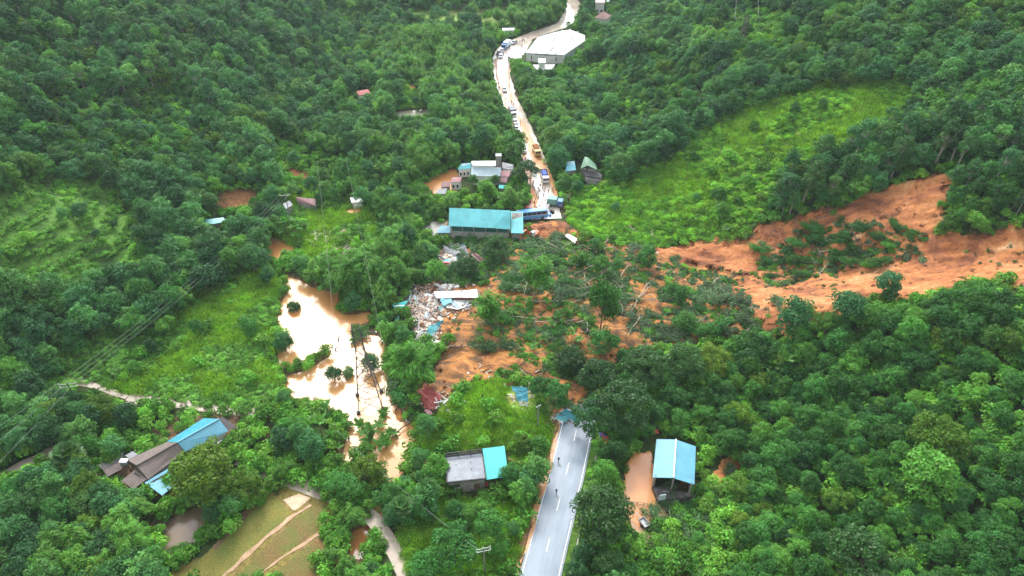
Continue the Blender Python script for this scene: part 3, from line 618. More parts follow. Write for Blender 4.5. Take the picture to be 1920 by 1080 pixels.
def banana_mesh(name, seed, m, stems=3, hh=2.6):
    r = random.Random(seed); S = []
    for k in range(stems):
        bx_, by_ = r.uniform(-1, 1)*.9*(stems > 1), r.uniform(-1, 1)*.9*(stems > 1); h = hh*r.uniform(.7, 1.1); nl = r.randint(7, 9); a0 = r.uniform(0, 6)
        for i in range(nl): S += banana_leaf_strips(r, np.array([bx_, by_, h]), a0+2.4*i, r.uniform(2.0, 2.9), r.uniform(.55, .75), r.uniform(.45, 1.25))
    return quads_from_strips(name, S, m)
def banana_stems(name, seed, m, stems=3, hh=2.6):
    r = random.Random(seed); mb = MB()
    for k in range(stems):
        bx_, by_ = r.uniform(-1, 1)*.9*(stems > 1), r.uniform(-1, 1)*.9*(stems > 1); h = hh*r.uniform(.7, 1.1); nl = r.randint(7, 9); r.uniform(0, 6)
        for i in range(nl): r.uniform(2.0, 2.9), r.uniform(.55, .75), r.uniform(.45, 1.25)
        mb.cyl((bx_, by_, h/2-.2), .16, h+.5, n=7, r2=.1)
    o = mb.build(name, m, None, True); me = o.data; bpy.data.objects.remove(o); return me
def bamboo_mesh(name, seed, m, h=9, nc=26, per=120, spread=3.2):
    r = np.random.default_rng(seed); P = []; Nn = []; T = []
    for c in range(nc):
        a = r.uniform(0, 6.283); out_ = spread*r.uniform(.25, 1.15); hh = h*r.uniform(.75, 1.1); t = r.uniform(.35, 1.0, per)**.8
        rr = out_*t**2.2; z = hh*(t-.34*np.maximum(t-.6, 0)**1.2*2.2*(out_/spread)); b0 = r.normal(size=2)*.5
        w = .25+.75*np.sin(np.pi*np.clip((t-.3)/.75, 0, 1))
        px_ = b0[0]+rr*math.cos(a)+r.normal(size=per)*w*.55; py_ = b0[1]+rr*math.sin(a)+r.normal(size=per)*w*.55
        P.append(np.stack([px_, py_, z+r.normal(size=per)*.35], 1)); d = np.array([math.cos(a), math.sin(a), 0.0])
        Nn.append(np.tile(d*.5+np.array([0, 0, 1.0]), (per, 1))+r.normal(size=(per, 3))*.35); T.append(np.tile(d*1.0+np.array([0, 0, -.9]), (per, 1)))
    P = np.concatenate(P); Nn = np.concatenate(Nn); T = np.concatenate(T); n = len(P)
    V, F = leaves(P, Nn, .95*r.uniform(.7, 1.3, n), .24*r.uniform(.7, 1.3, n), r, 0, T); return npmesh(name, V, F, m)
def bamboo_culms(name, seed, m, h=9, nc=26, spread=3.2):
    r = random.Random(seed); mb = MB()
    for c in range(14):
        a = r.uniform(0, 6.28); o_ = spread*r.uniform(.2, .6); hh = h*r.uniform(.6, .9); p = Vector((r.gauss(0, .4), r.gauss(0, .4), -.5))
        for i in range(3):
            t = (i+1)/3; q = Vector((p.x*.0+math.cos(a)*o_*t*t, math.sin(a)*o_*t*t, hh*t)); mb.beam(p, q, (.11, .08), n=5); p = q
    o = mb.build(name, m, None, True); me = o.data; bpy.data.objects.remove(o); return me
def tuft_mesh(name, seed, m, n=90, h=.7, rad=.8, W=.12):
    r = np.random.default_rng(seed); P = np.stack([r.normal(size=n)*rad*.5, r.normal(size=n)*rad*.5, r.uniform(.15, h, n)], 1)
    d = unit(r.normal(size=(n, 3))*np.array([1, 1, .2])); V, F = leaves(P, d+np.array([0, 0, .5]), h*1.0*r.uniform(.6, 1.2, n), W, r, 0, np.tile([0, 0, 1.2], (n, 1))+d*.8); return npmesh(name, V, F, m)
def palm_mesh(name, m, seed=3, h=5.5, L=2.4):
    r = random.Random(seed); S = []
    for i in range(34):
        az = 2.4*i; el = 1.2-1.9*i/34; d = Vector((math.cos(az)*math.cos(el), math.sin(az)*math.cos(el), math.sin(el))); b = Vector((0, 0, h)); hub = b+d*L*.5
        side = d.cross(Vector((0, 0, 1))).normalized(); up = side.cross(d)
        for k in range(13):
            a = -1.35+2.7*k/12; e = (d*math.cos(a)+side*math.sin(a)); tip = hub+e*L*.62*(1-.15*abs(a))+Vector((0, 0, -.25-.1*r.random())); mid = hub.lerp(tip, .5)+up*.06; w = up.cross(e).normalized()*.3
            S.append(([np.array(hub), np.array(mid+w), np.array(tip)], [np.array(hub), np.array(mid-w), np.array(tip)]))
        S.append(([np.array(b), np.array(hub)], [np.array(b+side*.05), np.array(hub+side*.05)]))
    return quads_from_strips(name, S, m)
# ---- prototypes: (crown mesh, trunk mesh, crown radius, crown-centre height)
def proto_set(nm, n, m, bark, rx, rz, h, seed, **kw):
    o = []
    for i in range(n):
        r = random.Random(seed+i); x = rx*r.uniform(.88, 1.12); z = rz*r.uniform(.9, 1.15); hh = h*r.uniform(.9, 1.12)
        o.append((crown_mesh('crown', seed+i, m, x, z, hh, **kw), limbs_mesh('trunk', seed+i, bark, hh, .055*hh**.75, x, z, hh), x*.9+.65*kw['rb'][1], hh))
    return o
PR = {
 'dark': proto_set('dark', 6, LM_DARK, M_BARK, 2.7, 3.0, 4.0, 100, nb=46, per=92, rb=(.55, 1.2), L=.44, Wd=.27),
 'hill': proto_set('hill', 7, LM_HILL, M_BARK, 2.9, 3.3, 4.6, 200, nb=44, per=80, rb=(.6, 1.3), L=.5, Wd=.29),
 'slim': proto_set('slim', 4, LM_HILL, M_PALEBARK, 2.1, 3.6, 7.2, 300, nb=38, per=64, rb=(.5, 1.05), L=.46, Wd=.24, low=-.6),
 'mango': proto_set('mango', 3, LM_MANGO, M_BARK, 4.0, 3.3, 4.0, 400, nb=95, per=120, rb=(.7, 1.15), L=.42, Wd=.19),
 'sunny': proto_set('sunny', 3, LM_YEL, M_BARK, 3.2, 3.0, 4.3, 500, nb=70, per=100, rb=(.55, 1.05), L=.4, Wd=.24),
 'bush': [(crown_mesh('foliage', 600+i, LM_SHR, 1.15, .8, .9, nb=11, rb=(.45, .8), per=42, L=.42, Wd=.26), limbs_mesh('stems', 600+i, M_BARK, 1.1, .06, .9, .6, .8, 5), 1.3, 1.0) for i in range(4)],
 'scrub': [(crown_mesh('foliage', 650+i, LM_BRI, 1.3, .5, .45, nb=11, rb=(.4, .75), per=40, L=.38, Wd=.24, flat=1), None, 1.4, .5) for i in range(4)],
 'crop': [(crown_mesh('foliage', 670+i, LM_CROP, 1.1, .5, .5, nb=9, rb=(.35, .65), per=36, L=.36, Wd=.2, flat=1), None, 1.2, .5) for i in range(4)],
 'grass': [(tuft_mesh('blades', 690+i, LM_GRASS), None, 1.0, .4) for i in range(3)],
 'bamboo': [(bamboo_mesh('foliage', 700+i, LM_BAM), bamboo_culms('culms', 700+i, plain('bamboo_culm%d' % i, (.2, .26, .08), .5, .4) if i == 0 else bpy.data.materials['bamboo_culm0']), 3.4, 6.5) for i in range(4)],
 'banana': [(banana_mesh('leaves', 750+i, LM_BAN, 1+i), banana_stems('stem', 750+i, plain('banana_stem%d' % i, (.28, .27, .12), .6, .3), 1+i), 2.2, 2.6) for i in range(4)],
}
# ================================================================== VEGETATION: where it grows
V_CLEAR = {   # seen open from the air: crowns keep off these
 'road': [(975,1090),(1010,1000),(1040,880),(1053,795),(1112,795),(1100,880),(1070,980),(1050,1090)],
 'roadf': [(925,150),(928,105),(940,85),(975,66),(1010,58),(1040,75),(985,80),(960,105),(955,150),(975,215),(1005,290),(1030,340),(1052,410),(1060,425),(990,425),(1005,370),(990,330),(1000,300),(965,225),(940,180)],
 'roadff': [(1060,40),(1070,0),(1090,0),(1080,30),(1065,50)],
 'river': [(p[0], p[1]) for p in P_RIVER], 'rivup': P_RIVUP, 'rivlow': P_RIVLOW, 'pond': [(308,1040),(303,1000),(345,968),(375,960),(385,990),(350,1025)], 'pond2': [(728,214),(806,204),(817,216),(790,222),(738,226)], 'pud': P_PUDDLE, 'pud2': P_PUDDLE2,
 'pathb': [(570,908),(620,930),(618,945),(560,925)], 'pathb2': [(695,960),(715,970),(745,1020),(772,1085),(740,1085),(720,1030),(705,1000)], 'patha': [(320,748),(400,762),(445,768),(445,778),(400,775),(330,764)],
 'patha2': [(480,878),(530,892),(600,925),(590,935),(520,905),(470,885)],
 'field': [(300,1090),(440,985),(520,925),(548,920),(600,935),(625,948),(600,985),(590,1090)],
 'hl': [(195,880),(255,845),(300,855),(320,815),(375,790),(395,782),(420,785),(438,800),(430,835),(400,832),(335,865),(325,905),(300,930),(260,915),(200,895)],
 'hc': [(835,920),(832,850),(900,838),(950,838),(955,880),(930,915),(905,925)], 'hr': [(1170,905),(1182,845),(1220,830),(1222,820),(1308,820),(1310,910),(1290,945),(1230,955),(1240,985),(1225,1010),(1190,1010),(1168,960)],
 'wh': [(815,440),(840,388),(985,395),(1030,398),(1030,415),(985,440),(985,450),(840,450)], 'clu': [(855,345),(862,305),(960,300),(968,318),(945,365),(905,360),(815,368),(808,350),(835,335)], 'clu2': [(795,340),(830,322),(856,318),(862,340),(830,340),(812,360),(800,362)],
 'h2': [(1060,320),(1062,302),(1095,295),(1130,318),(1135,345),(1098,348),(1085,330)], 'fac': [(950,110),(1000,62),(1070,53),(1100,70),(1095,85),(1060,115),(1050,135),(995,130),(975,115)],
 'vil': [(1112,42),(1118,22),(1135,20),(1148,32),(1140,42)], 'vil2': [(1115,8),(1118,0),(1145,0),(1145,10)], 'vil3': [(930,60),(930,50),(965,50),(965,62)], 'red': [(665,182),(667,168),(694,165),(697,178)],
 'bd': [(985,440),(1045,420),(1065,425),(1050,445),(1010,450)], 'crow': [(1035,372),(1075,362),(1075,395),(1055,415)], 'lot': [(788,428),(800,415),(825,418),(815,440),(790,445)],
 's1': [(1230,490),(1262,462),(1300,452),(1410,448),(1422,462),(1415,495),(1350,500),(1290,500)], 's2': [(1460,420),(1530,395),(1600,385),(1680,345),(1740,328),(1782,325),(1775,365),(1762,400),(1740,410),(1755,440),(1800,444),(1920,430),(1920,520),(1880,530),(1800,525),(1740,545),(1660,545),(1600,560),(1520,580),(1400,595),(1400,560),(1500,510),(1600,500),(1700,480),(1690,430),(1600,430),(1500,420)],
 's4': [(1410,430),(1500,412),(1740,400),(1745,500),(1600,500),(1450,530),(1370,530),(1360,500),(1420,480)],
 's3': [(1180,640),(1170,560),(1200,520),(1240,560),(1230,600)], 'm1': [(810,720),(850,640),(880,620),(960,640),(960,690),(870,715),(830,745)], 'm2': [(850,610),(880,570),(905,575),(880,600)], 'm3': [(1170,580),(1180,565),(1200,590),(1195,625),(1175,640)], 'kn': [(840,790),(900,720),(990,720),(1010,770),(960,800)],
 'deb': [(740,600),(755,540),(800,530),(900,535),(905,560),(870,590),(835,600),(840,665),(790,660),(770,630),(760,595)], 'deb2': [(820,495),(825,465),(860,450),(890,470),(870,500)], 'deb3': [(780,775),(785,722),(840,722),(850,750),(830,775)], 'deb4': [(950,765),(955,720),(1000,722),(1010,760),(990,770)], 'deb5': [(1035,795),(1040,768),(1090,770),(1090,798)],
 'rub': [(580,440),(610,425),(660,425),(660,470),(600,470)], 'be': [(1320,905),(1345,870),(1385,852),(1385,880),(1340,905)], 'lab': [(380,425),(385,408),(420,403),(425,418)],
 'ex': [(405,400),(410,365),(470,352),(495,365),(470,385),(440,395)], 'sl': [(534,310),(560,315),(585,330),(580,342),(545,325)], 'lab2': [(115,700),(230,738),(320,752),(320,762),(230,752),(125,722)],
}
CLR = list(V_CLEAR.values())
FOR_SAFE = ['vil', 'vil2', 'vil3']
V_CLEAR['patha3'] = [(120,708),(175,716),(250,738),(330,748),(330,764),(240,752),(165,730),(118,716)]; V_CLEAR['pathc'] = [(-10,880),(60,850),(115,830),(118,846),(60,875),(-10,905)]
CLR = list(V_CLEAR.values())
def in_clear(px, py):
    m = np.zeros(px.shape, bool)
    for P in CLR:
        xs = [p[0] for p in P]; ys = [p[1] for p in P]; q = (px > min(xs)) & (px < max(xs)) & (py > min(ys)) & (py < max(ys))
        if q.any(): m[q] |= inpoly(px[q], py[q], P)
    return m
B_BAM = [[(690,300),(740,262),(860,262),(872,300),(860,318),(795,332),(750,350),(700,330)], [(620,350),(700,330),(790,335),(830,375),(840,395),(790,470),(730,470),(650,480),(655,400)], [(540,490),(640,475),(780,480),(760,560),(740,600),(680,590),(640,570),(560,530)], [(845,210),(900,110),(925,110),(930,190),(950,230),(960,270),(880,270),(820,250)], [(590,900),(640,900),(700,940),(690,1090),(590,1090),(600,960)], [(720,640),(810,640),(815,700),(780,725),(720,710)], [(920,490),(1000,480),(1010,600),(930,600)], [(1310,330),(1400,330),(1420,410),(1400,440),(1330,430)], [(700,60),(860,60),(900,110),(850,200),(790,180),(700,130)], [(1000,170),(1080,180),(1130,240),(1090,280),(1020,270),(990,220)], [(540,240),(640,250),(690,300),(640,330),(560,330)], [(980,70),(900,30),(1050,10),(1060,50),(1010,58)], [(860,420),(960,365),(1000,340),(1010,370),(985,392),(830,388)], [(470,440),(560,400),(600,420),(560,460)]]
B_BRIGHT = [Z_HILLR, Z_TERR, Z_LOWL]
B_SPARSE = {'hillr': (Z_HILLR, .02), 'terr': (Z_TERR, .06), 'lowl': (Z_LOWL, .06), 'knoll': (Z_KNOLL, .05), 'valm': (Z_VALM, .12), 'gard': (Z_GARD, .25), 'br': (Z_BR, .2), 'topf': (Z_TOPF, .12), 'topr': (Z_TOPR, .15), 'farg': (Z_FARG, .0), 'pad': (Z_PADDY2, 0), 'mid': (P_SLIDE_MID, .0), 'up': (P_SLIDE_UP, .0),
 'sofa': ([(500,230),(600,270),(690,280),(640,340),(560,345),(505,350)], .12), 'gard2': ([(180,770),(330,765),(480,775),(540,800),(520,890),(440,860),(300,800),(200,880),(150,860)], .1), 'bang': ([(530,770),(640,750),(650,860),(620,900),(530,880)], .1)}
STEP = 2.9
X, Y = np.meshgrid(np.arange(-330, 330, STEP), np.arange(50, 700, STEP), indexing='ij'); X = X.ravel(); Y = Y.ravel()
X = X+rng.uniform(-.45, .45, X.shape)*STEP; Y = Y+rng.uniform(-.45, .45, Y.shape)*STEP; Z = H(X, Y)
px, py, dd = proj(np.stack([X, Y, Z+5], 1)); vis = (px > -260) & (px < 2180) & (py > -330) & (py < 1330); X, Y, Z, px, py, dd = [a[vis] for a in (X, Y, Z, px, py, dd)]
ppm = FPX/dd
def occl(X, Y, Z, h=9.0):                # hidden behind higher ground?
    o = np.zeros(X.shape, bool)
    for t in np.linspace(.45, .97, 34): o |= H(X*t, Y*t) > CH+(Z+h-CH)*t+1
    return o
hid = occl(X, Y, Z)
far = dd > 300
keep = np.ones(X.shape, bool); zone = np.full(X.shape, '', dtype='<U8')
for nm, (P, dens) in B_SPARSE.items():
    m = inpoly(px, py, P); keep[m] = rng.random(m.sum()) < dens; zone[m] = nm
keep &= rng.random(X.shape) < np.where(far, .9, .92)
kind = np.full(X.shape, 'hill', dtype='<U8')
near_r = (X > 20) & (Y < 150); kind[near_r] = 'dark'
kind[(kind == 'hill') & (rng.random(X.shape) < .3)] = 'dark'
wood = inpoly(px, py, [(1400,440),(1420,330),(1500,260),(1700,220),(1990,240),(1990,440),(1780,330),(1600,360),(1440,420)]); kind[wood & (rng.random(X.shape) < .6)] = 'slim'
tl = inpoly(px, py, [(-90,-90),(600,-90),(650,150),(400,200),(-90,240)]); kind[tl & (rng.random(X.shape) < .35)] = 'slim'
for P in B_BAM:
    m = inpoly(px, py, P); kind[m & (rng.random(X.shape) < .8)] = 'bamboo'
kind[(kind != 'bamboo') & (X > -90) & (X < 20) & (rng.random(X.shape) < .2)] = 'bamboo'
kind[(kind == 'dark') & (rng.random(X.shape) < .05)] = 'sunny'
kind[(kind == 'hill') & (rng.random(X.shape) < .04)] = 'sunny'
kind[(kind == 'hill') & (X > 20) & (Y > 150) & (N1(X/30, Y/30) > .25) & (rng.random(X.shape) < .5)] = 'bamboo'
scl = rng.uniform(.62, 1.35, X.shape)*(1+.38*N2(X/22, Y/22))*np.where(kind == 'bamboo', .8, 1)
scl = np.where(np.isin(zone, ['gard', 'lowl', 'terr', 'valm', 'hillr', 'sofa']), scl*.7, scl)
scl = np.where(near_r, scl*.8, scl)
scl = np.where(inpoly(px, py, [(80,160),(330,160),(420,260),(300,305),(90,285)]) | inpoly(px, py, [(600,0),(760,40),(700,140),(560,120)]) | inpoly(px, py, [(1100,120),(1250,80),(1320,160),(1180,240)]), scl*.55, scl)
scl = scl*np.where(rng.random(X.shape) < .12, 1.25, 1)*.93
scl = np.minimum(scl, rng.uniform(.8, 1, X.shape)*np.where(dd < 155, 1.0, 1.35))
CRH = {k: v[0][3] for k, v in PR.items()}; CRR = {k: v[0][2] for k, v in PR.items()}
ch = np.array([CRH[k] for k in kind])*scl; cr = np.array([CRR[k] for k in kind])*scl
px, py, dd = proj(np.stack([X, Y, Z+ch], 1)); pr = cr*FPX/dd
bad = in_clear(px, py)
for a in np.arange(0, 2*math.pi, math.pi/4): bad |= in_clear(px+pr*.85*math.cos(a), py+pr*.85*math.sin(a))
bx_, by_, _ = proj(np.stack([X, Y, Z], 1)); bad |= in_clear(bx_, by_)
small = rng.random(X.shape) < .55                # shrink some of the blocked ones instead of dropping them
wd = np.minimum(dpoly(X, Y, WR_NEAR, False), dpoly(X, Y, WR_FAR, False)) < 5.5
for W in (W_RIVER, W_RIVUP, W_RIVLOW, W_RIVMID, W_POND, W_POND2): wd |= inpoly(X, Y, W)
keep &= ~bad & ~wd & ~hid
# distinct trees, placed by hand: kind, crown-centre pixel, crown radius in pixels, label
HAND = [
 ('mango', 1122, 972, 62, 'big dome of dark green leaves right beside the near road edge, below the flooded yard'),
 ('mango', 1074, 670, 31, 'round dark mango tree standing alone on the slide soil above the near road end'),
 ('dark', 1128, 590, 30, 'tall dark tree wrapped in creepers, standing upright amid the slide debris'),
 ('dark', 1130, 640, 27, 'lower dark crown right under the creeper-wrapped tree in the slide debris'),
 ('mango', 925, 466, 29, 'round dark tree left standing beside the red roof wreck south of the teal warehouse'),
 ('mango', 880, 498, 19, 'small round dark tree left of the standing one, by the wrecked grey roofs'),
 ('sunny', 392, 880, 62, 'large yellow-green domed tree hiding the front of the long farmhouse'),
 ('sunny', 462, 915, 34, 'smaller bright green tree to the right of the yellow-green dome by the farmhouse'),
 ('mango', 1175, 780, 50, 'broad dark tree at the right of the broken road end'),
 ('mango', 1120, 715, 42, 'silvery dark tree on the slide edge above the broken road end'),
 ('dark', 1115, 765, 32, 'dark tree leaning over the broken end of the near road'),
 ('mango', 1215, 700, 38, 'dark mango tree at the forest edge above the blue-roofed house'),
 ('mango', 1280, 690, 45, 'large olive-green mango tree at the foot of the forested spur'),
 ('sunny', 1335, 672, 36, 'yellowish tree at the top of the mango group on the spur'),
 ('sunny', 1765, 815, 52, 'tall tree with yellow-green top rising above the right-hand forest'),
 ('dark', 1745, 885, 48, 'broad dark tree right below the yellow-topped one in the right-hand forest'),
 ('mango', 1620, 1052, 60, 'pale green feathery tree at the bottom of the right-hand forest'),
 ('dark', 650, 322, 22, 'dark round tree standing alone at the river bend, left of the bamboo'),
 ('hill', 625, 702, 17, 'left of two small trees standing in the brown flood by the pylon'),
 ('hill', 655, 697, 12, 'right of two small trees standing in the brown flood by the pylon'),
 ('hill', 695, 680, 19, 'grey-green tree standing in the flood inside the pylon legs'),
 ('mango', 550, 575, 14, 'small dark tree on the left river bank'),
 ('hill', 532, 640, 20, 'dark tree at the left edge of the flooded river'),
 ('dark', 1040, 738, 26, 'dark ragged tree between the blue sheet wreck and the road end'),
 ('dark', 1010, 730, 20, 'grey-green tree right of the broken blue sheet roof'),
 ('dark', 955, 890, 21, 'tree in front of the turquoise awning of the flat-roofed house'),
 ('dark', 815, 875, 26, 'dark tree at the left corner of the flat-roofed house'),
 ('dark', 1012, 835, 20, 'dark conical tree beside the verge of the near road'),
 ('sunny', 975, 830, 20, 'bright leafy tree behind the turquoise awning'),
 ('dark', 1150, 850, 24, 'dark tree between the near road and the flooded yard'),
 ('dark', 1135, 890, 24, 'dark tree lower along the right verge of the near road'),
 ('sunny', 690, 885, 34, 'leafy tree with yellow-green top below the fork of the stream'),
 ('mango', 985, 320, 22, 'dark round tree beside the far road, right of the pale-roofed cluster'),
 ('mango', 1140, 1055, 34, 'dark tree at the bottom edge right of the near road'),
 ('dark', 850, 1030, 40, 'dark tree at the bottom of the garden left of the near road'),
 ('dark', 800, 1060, 34, 'very dark tree at the bottom edge beside the garden'),
 ('dark', 920, 990, 30, 'dark tree in the garden nearest the near road verge'),
 ('sunny', 170, 985, 30, 'bright round tree in the wood below the farmhouse'),
 ('hill', 1665, 535, 26, 'thin-leaved tree standing up before the red slide scar'),
 ('hill', 1590, 575, 32, 'flat-crowned feathery tree before the red slide scar'),
 ('hill', 1490, 590, 34, 'sparse flat-crowned tree at the left end of the spur ridge'),
 ('bamboo', 1005, 502, 34, 'light green bamboo clump still standing on the slide south of the bus'),
 ('bamboo', 936, 572, 30, 'light green bamboo clump leaning on the slide right of the fallen slabs'),
 ('bamboo', 1098, 486, 17, 'small bamboo clump in the slide tangle'),
 ('bamboo', 770, 672, 42, 'broad bamboo clump on the river bank beside the pylon'),
 ('bamboo', 815, 500, 20, 'yellowish bamboo clump above the crushed white house'),
 ('bush', 1097, 446, 13, 'mud-splashed grey bush right of the large white panel'),
 ('dark', 1218, 482, 20, 'dark tree in the slide by the pale mud streak'),
 ('dark', 1140, 506, 18, 'dark tree half buried in the upper slide tangle'),
 ('dark', 1255, 545, 19, 'dark drooping tree in the right part of the slide tangle'),
 ('hill', 1300, 590, 20, 'grey-green tree at the lower right of the slide tangle'),
 ('bamboo', 912, 346, 17, 'light bamboo clump before the windows of the pale-roofed house'), ('hill', 886, 338, 10, 'small tree at the left front corner of the pale-roofed house'), ('hill', 929, 337, 10, 'small tree before the red lean-to of the house cluster'),
 ('bamboo', 958, 368, 20, 'bamboo clump between the teal shed and the muddy road'), ('bamboo', 846, 373, 17, 'bamboo clump behind the left end of the teal warehouse'),
 ('dark', 1478, 470, 13, 'upright dark shrubby tree stranded in the slide gully'),
]
hp = []
for kd, hx, hy, hr, lab in HAND:
    p = PR[kd][0]; g0 = at1(hx, hy+hr*.8)
    for it in range(8):                          # foot of the tree so that its crown centre falls where it is seen
        _, _, d0 = proj(np.array(g0)); s = hr*d0/FPX/p[2]; q = onz(hx, hy, g0[2]+p[3]*s); g0 = Vector((q[0], q[1], float(H(q[0], q[1]))))
    hp.append((kd, g0, s, lab)); xs_, ys_, d0 = proj(np.array(g0+Vector((0, 0, p[3]*s)))); dist = np.hypot(px-xs_, py-ys_); keep &= ~(dist < hr*.75+pr*.35)
X, Y, Z, kind, scl, dd, px, py, pr, zone = [a[keep] for a in (X, Y, Z, kind, scl, dd, px, py, pr, zone)]
print('trees', len(X), {k: int((kind == k).sum()) for k in set(kind)})
MARKS = [(1500,850,'the bottom-right forest'),(1800,950,'the bottom-right corner'),(1700,720,'the upper edge of the right-hand forest'),(1850,600,'the foot of the red scar'),(1450,700,'the spur below the slide'),(1350,980,'the torn slope by the blue-roofed house'),
 (1265,865,'the blue-roofed house'),(1040,900,'the near road'),(890,870,'the flat-roofed house'),(870,1000,'the garden left of the near road'),(320,850,'the long farmhouse'),(345,990,'the brown pond'),(100,1000,'the bottom-left corner'),(480,1000,'the paddies'),(560,870,'the banana grove by the path'),
 (60,800,'the left power lines'),(120,640,'the cassava field'),(380,640,'the left flats'),(600,620,'the flooded river'),(690,700,'the lattice pylon'),(60,440,'the left terraces'),(250,480,'the lower left hillside'),(430,400,'the brown cutting on the left'),(560,320,'the small orange slip'),
 (250,250,'the middle of the left hillside'),(80,120,'the top-left corner'),(450,120,'the upper left hillside'),(680,175,'the small red roof'),(770,215,'the pale pond'),(640,450,'the rubble clearing'),(730,480,'the bamboo belt'),(900,330,'the pale-roofed houses'),(900,415,'the teal warehouse'),(940,200,'the far road'),(1095,325,'the green-roofed house'),
 (750,60,'the far end of the valley'),(1030,90,'the white factory'),(1130,30,'the farthest houses'),(1390,60,'the far pylon'),(1200,200,'the wooded slope right of the far road'),(1500,200,'the top of the bright green slope'),(1300,380,'the bright green slope'),(1600,330,'the wood over the red scar'),(1850,300,'the right-hand hillside'),(1700,100,'the top-right hillside'),(1100,600,'the slide debris'),(1000,780,'the broken road end')]
def region(a, b):
    q = min(MARKS, key=lambda m_: (m_[0]-a)**2+((m_[1]-b)*1.2)**2); dx, dy = a-q[0], (b-q[1])*1.3
    return (('right of ' if dx > 0 else 'left of ') if abs(dx) > abs(dy) else ('below ' if dy > 0 else 'above '))+q[2]
KN = {'dark': ('broadleaf_tree', 'dark glossy tree', 'tree'), 'hill': ('hillside_tree', 'rounded green tree', 'tree'), 'slim': ('slender_tree', 'tall pale-trunked tree', 'tree'), 'mango': ('mango_tree', 'mango tree', 'tree'), 'sunny': ('leafy_tree', 'yellow-green leafy tree', 'tree'), 'bamboo': ('bamboo_clump', 'feathery bamboo clump', 'bamboo'), 'bush': ('shrub', 'low leafy shrub', 'shrub'), 'banana': ('banana_plant', 'banana plant with broad drooping leaves', 'banana plant')}
CROWN_OBJ = {}
def plant(kd, v, loc, s, rz, label, group=None, tilt=None, sz=None):
    cm, tm, _, _ = PR[kd][v]; nm, _, cat = KN[kd]; r = empty(nm, loc, rz, label, cat, group); r.scale = (s, s, s*(sz or 1))
    if tilt: r.rotation_euler = (tilt[0], tilt[1], rz)
    if tm: link(tm.name.split('.')[0], tm, r)
    r_c = link(cm.name.split('.')[0], cm, r); CROWN_OBJ.setdefault((kd, v), r_c); return r
def stuff(name, label, cat, pts, rot, sc, idx, protos, kd='stuff'):
    """one object: a cloud of points that carries instances of the given crown objects"""
    me = bpy.data.meshes.new(name); pts = np.asarray(pts, np.float32); me.vertices.add(len(pts)); me.vertices.foreach_set('co', pts.ravel())
    a = me.attributes.new('rot', 'FLOAT_VECTOR', 'POINT'); a.data.foreach_set('vector', np.asarray(rot, np.float32).ravel())
    a = me.attributes.new('scl', 'FLOAT_VECTOR', 'POINT'); a.data.foreach_set('vector', np.asarray(sc, np.float32).ravel())
    a = me.attributes.new('idx', 'INT', 'POINT'); a.data.foreach_set('value', np.asarray(idx, np.int32).ravel())
    o = link(name, me); tag(o, label, cat, None, kd)
    ng = bpy.data.node_groups.new(name, 'GeometryNodeTree'); ng.interface.new_socket('Geometry', in_out='INPUT', socket_type='NodeSocketGeometry'); ng.interface.new_socket('Geometry', in_out='OUTPUT', socket_type='NodeSocketGeometry')
    gi = ng.nodes.new('NodeGroupInput'); go = ng.nodes.new('NodeGroupOutput'); ip = ng.nodes.new('GeometryNodeInstanceOnPoints'); jn = ng.nodes.new('GeometryNodeJoinGeometry')
    for p in protos:
        oi = ng.nodes.new('GeometryNodeObjectInfo'); oi.transform_space = 'ORIGINAL'; oi.inputs['Object'].default_value = p; oi.inputs['As Instance'].default_value = True; ng.links.new(oi.outputs['Geometry'], jn.inputs[0])
    def na(nm, ty): n = ng.nodes.new('GeometryNodeInputNamedAttribute'); n.data_type = ty; n.inputs['Name'].default_value = nm; return n.outputs['Attribute']
    ng.links.new(gi.outputs[0], ip.inputs['Points']); ng.links.new(jn.outputs[0], ip.inputs['Instance']); ip.inputs['Pick Instance'].default_value = True
    ng.links.new(na('idx', 'INT'), ip.inputs['Instance Index']); ng.links.new(na('rot', 'FLOAT_VECTOR'), ip.inputs['Rotation']); ng.links.new(na('scl', 'FLOAT_VECTOR'), ip.inputs['Scale']); ng.links.new(ip.outputs[0], go.inputs[0])
    md = o.modifiers.new('scatter', 'NODES'); md.node_group = ng; return o
handroots = []
for i, (kd, g0, s, lab) in enumerate(hp):
    r = plant(kd, i % len(PR[kd]), g0, s, random.uniform(0, 6.28), lab, sz=1.75 if 'tall dark tree wrapped' in lab else None, tilt=(.35, -.4) if 'tangle' in lab or 'leaning' in lab else None); handroots.append(r)
hk = {}
for kd, *_ in hp: hk[kd] = hk.get(kd, 0)+1
FAR_RZ = rng.uniform(0, 6.283, len(X))
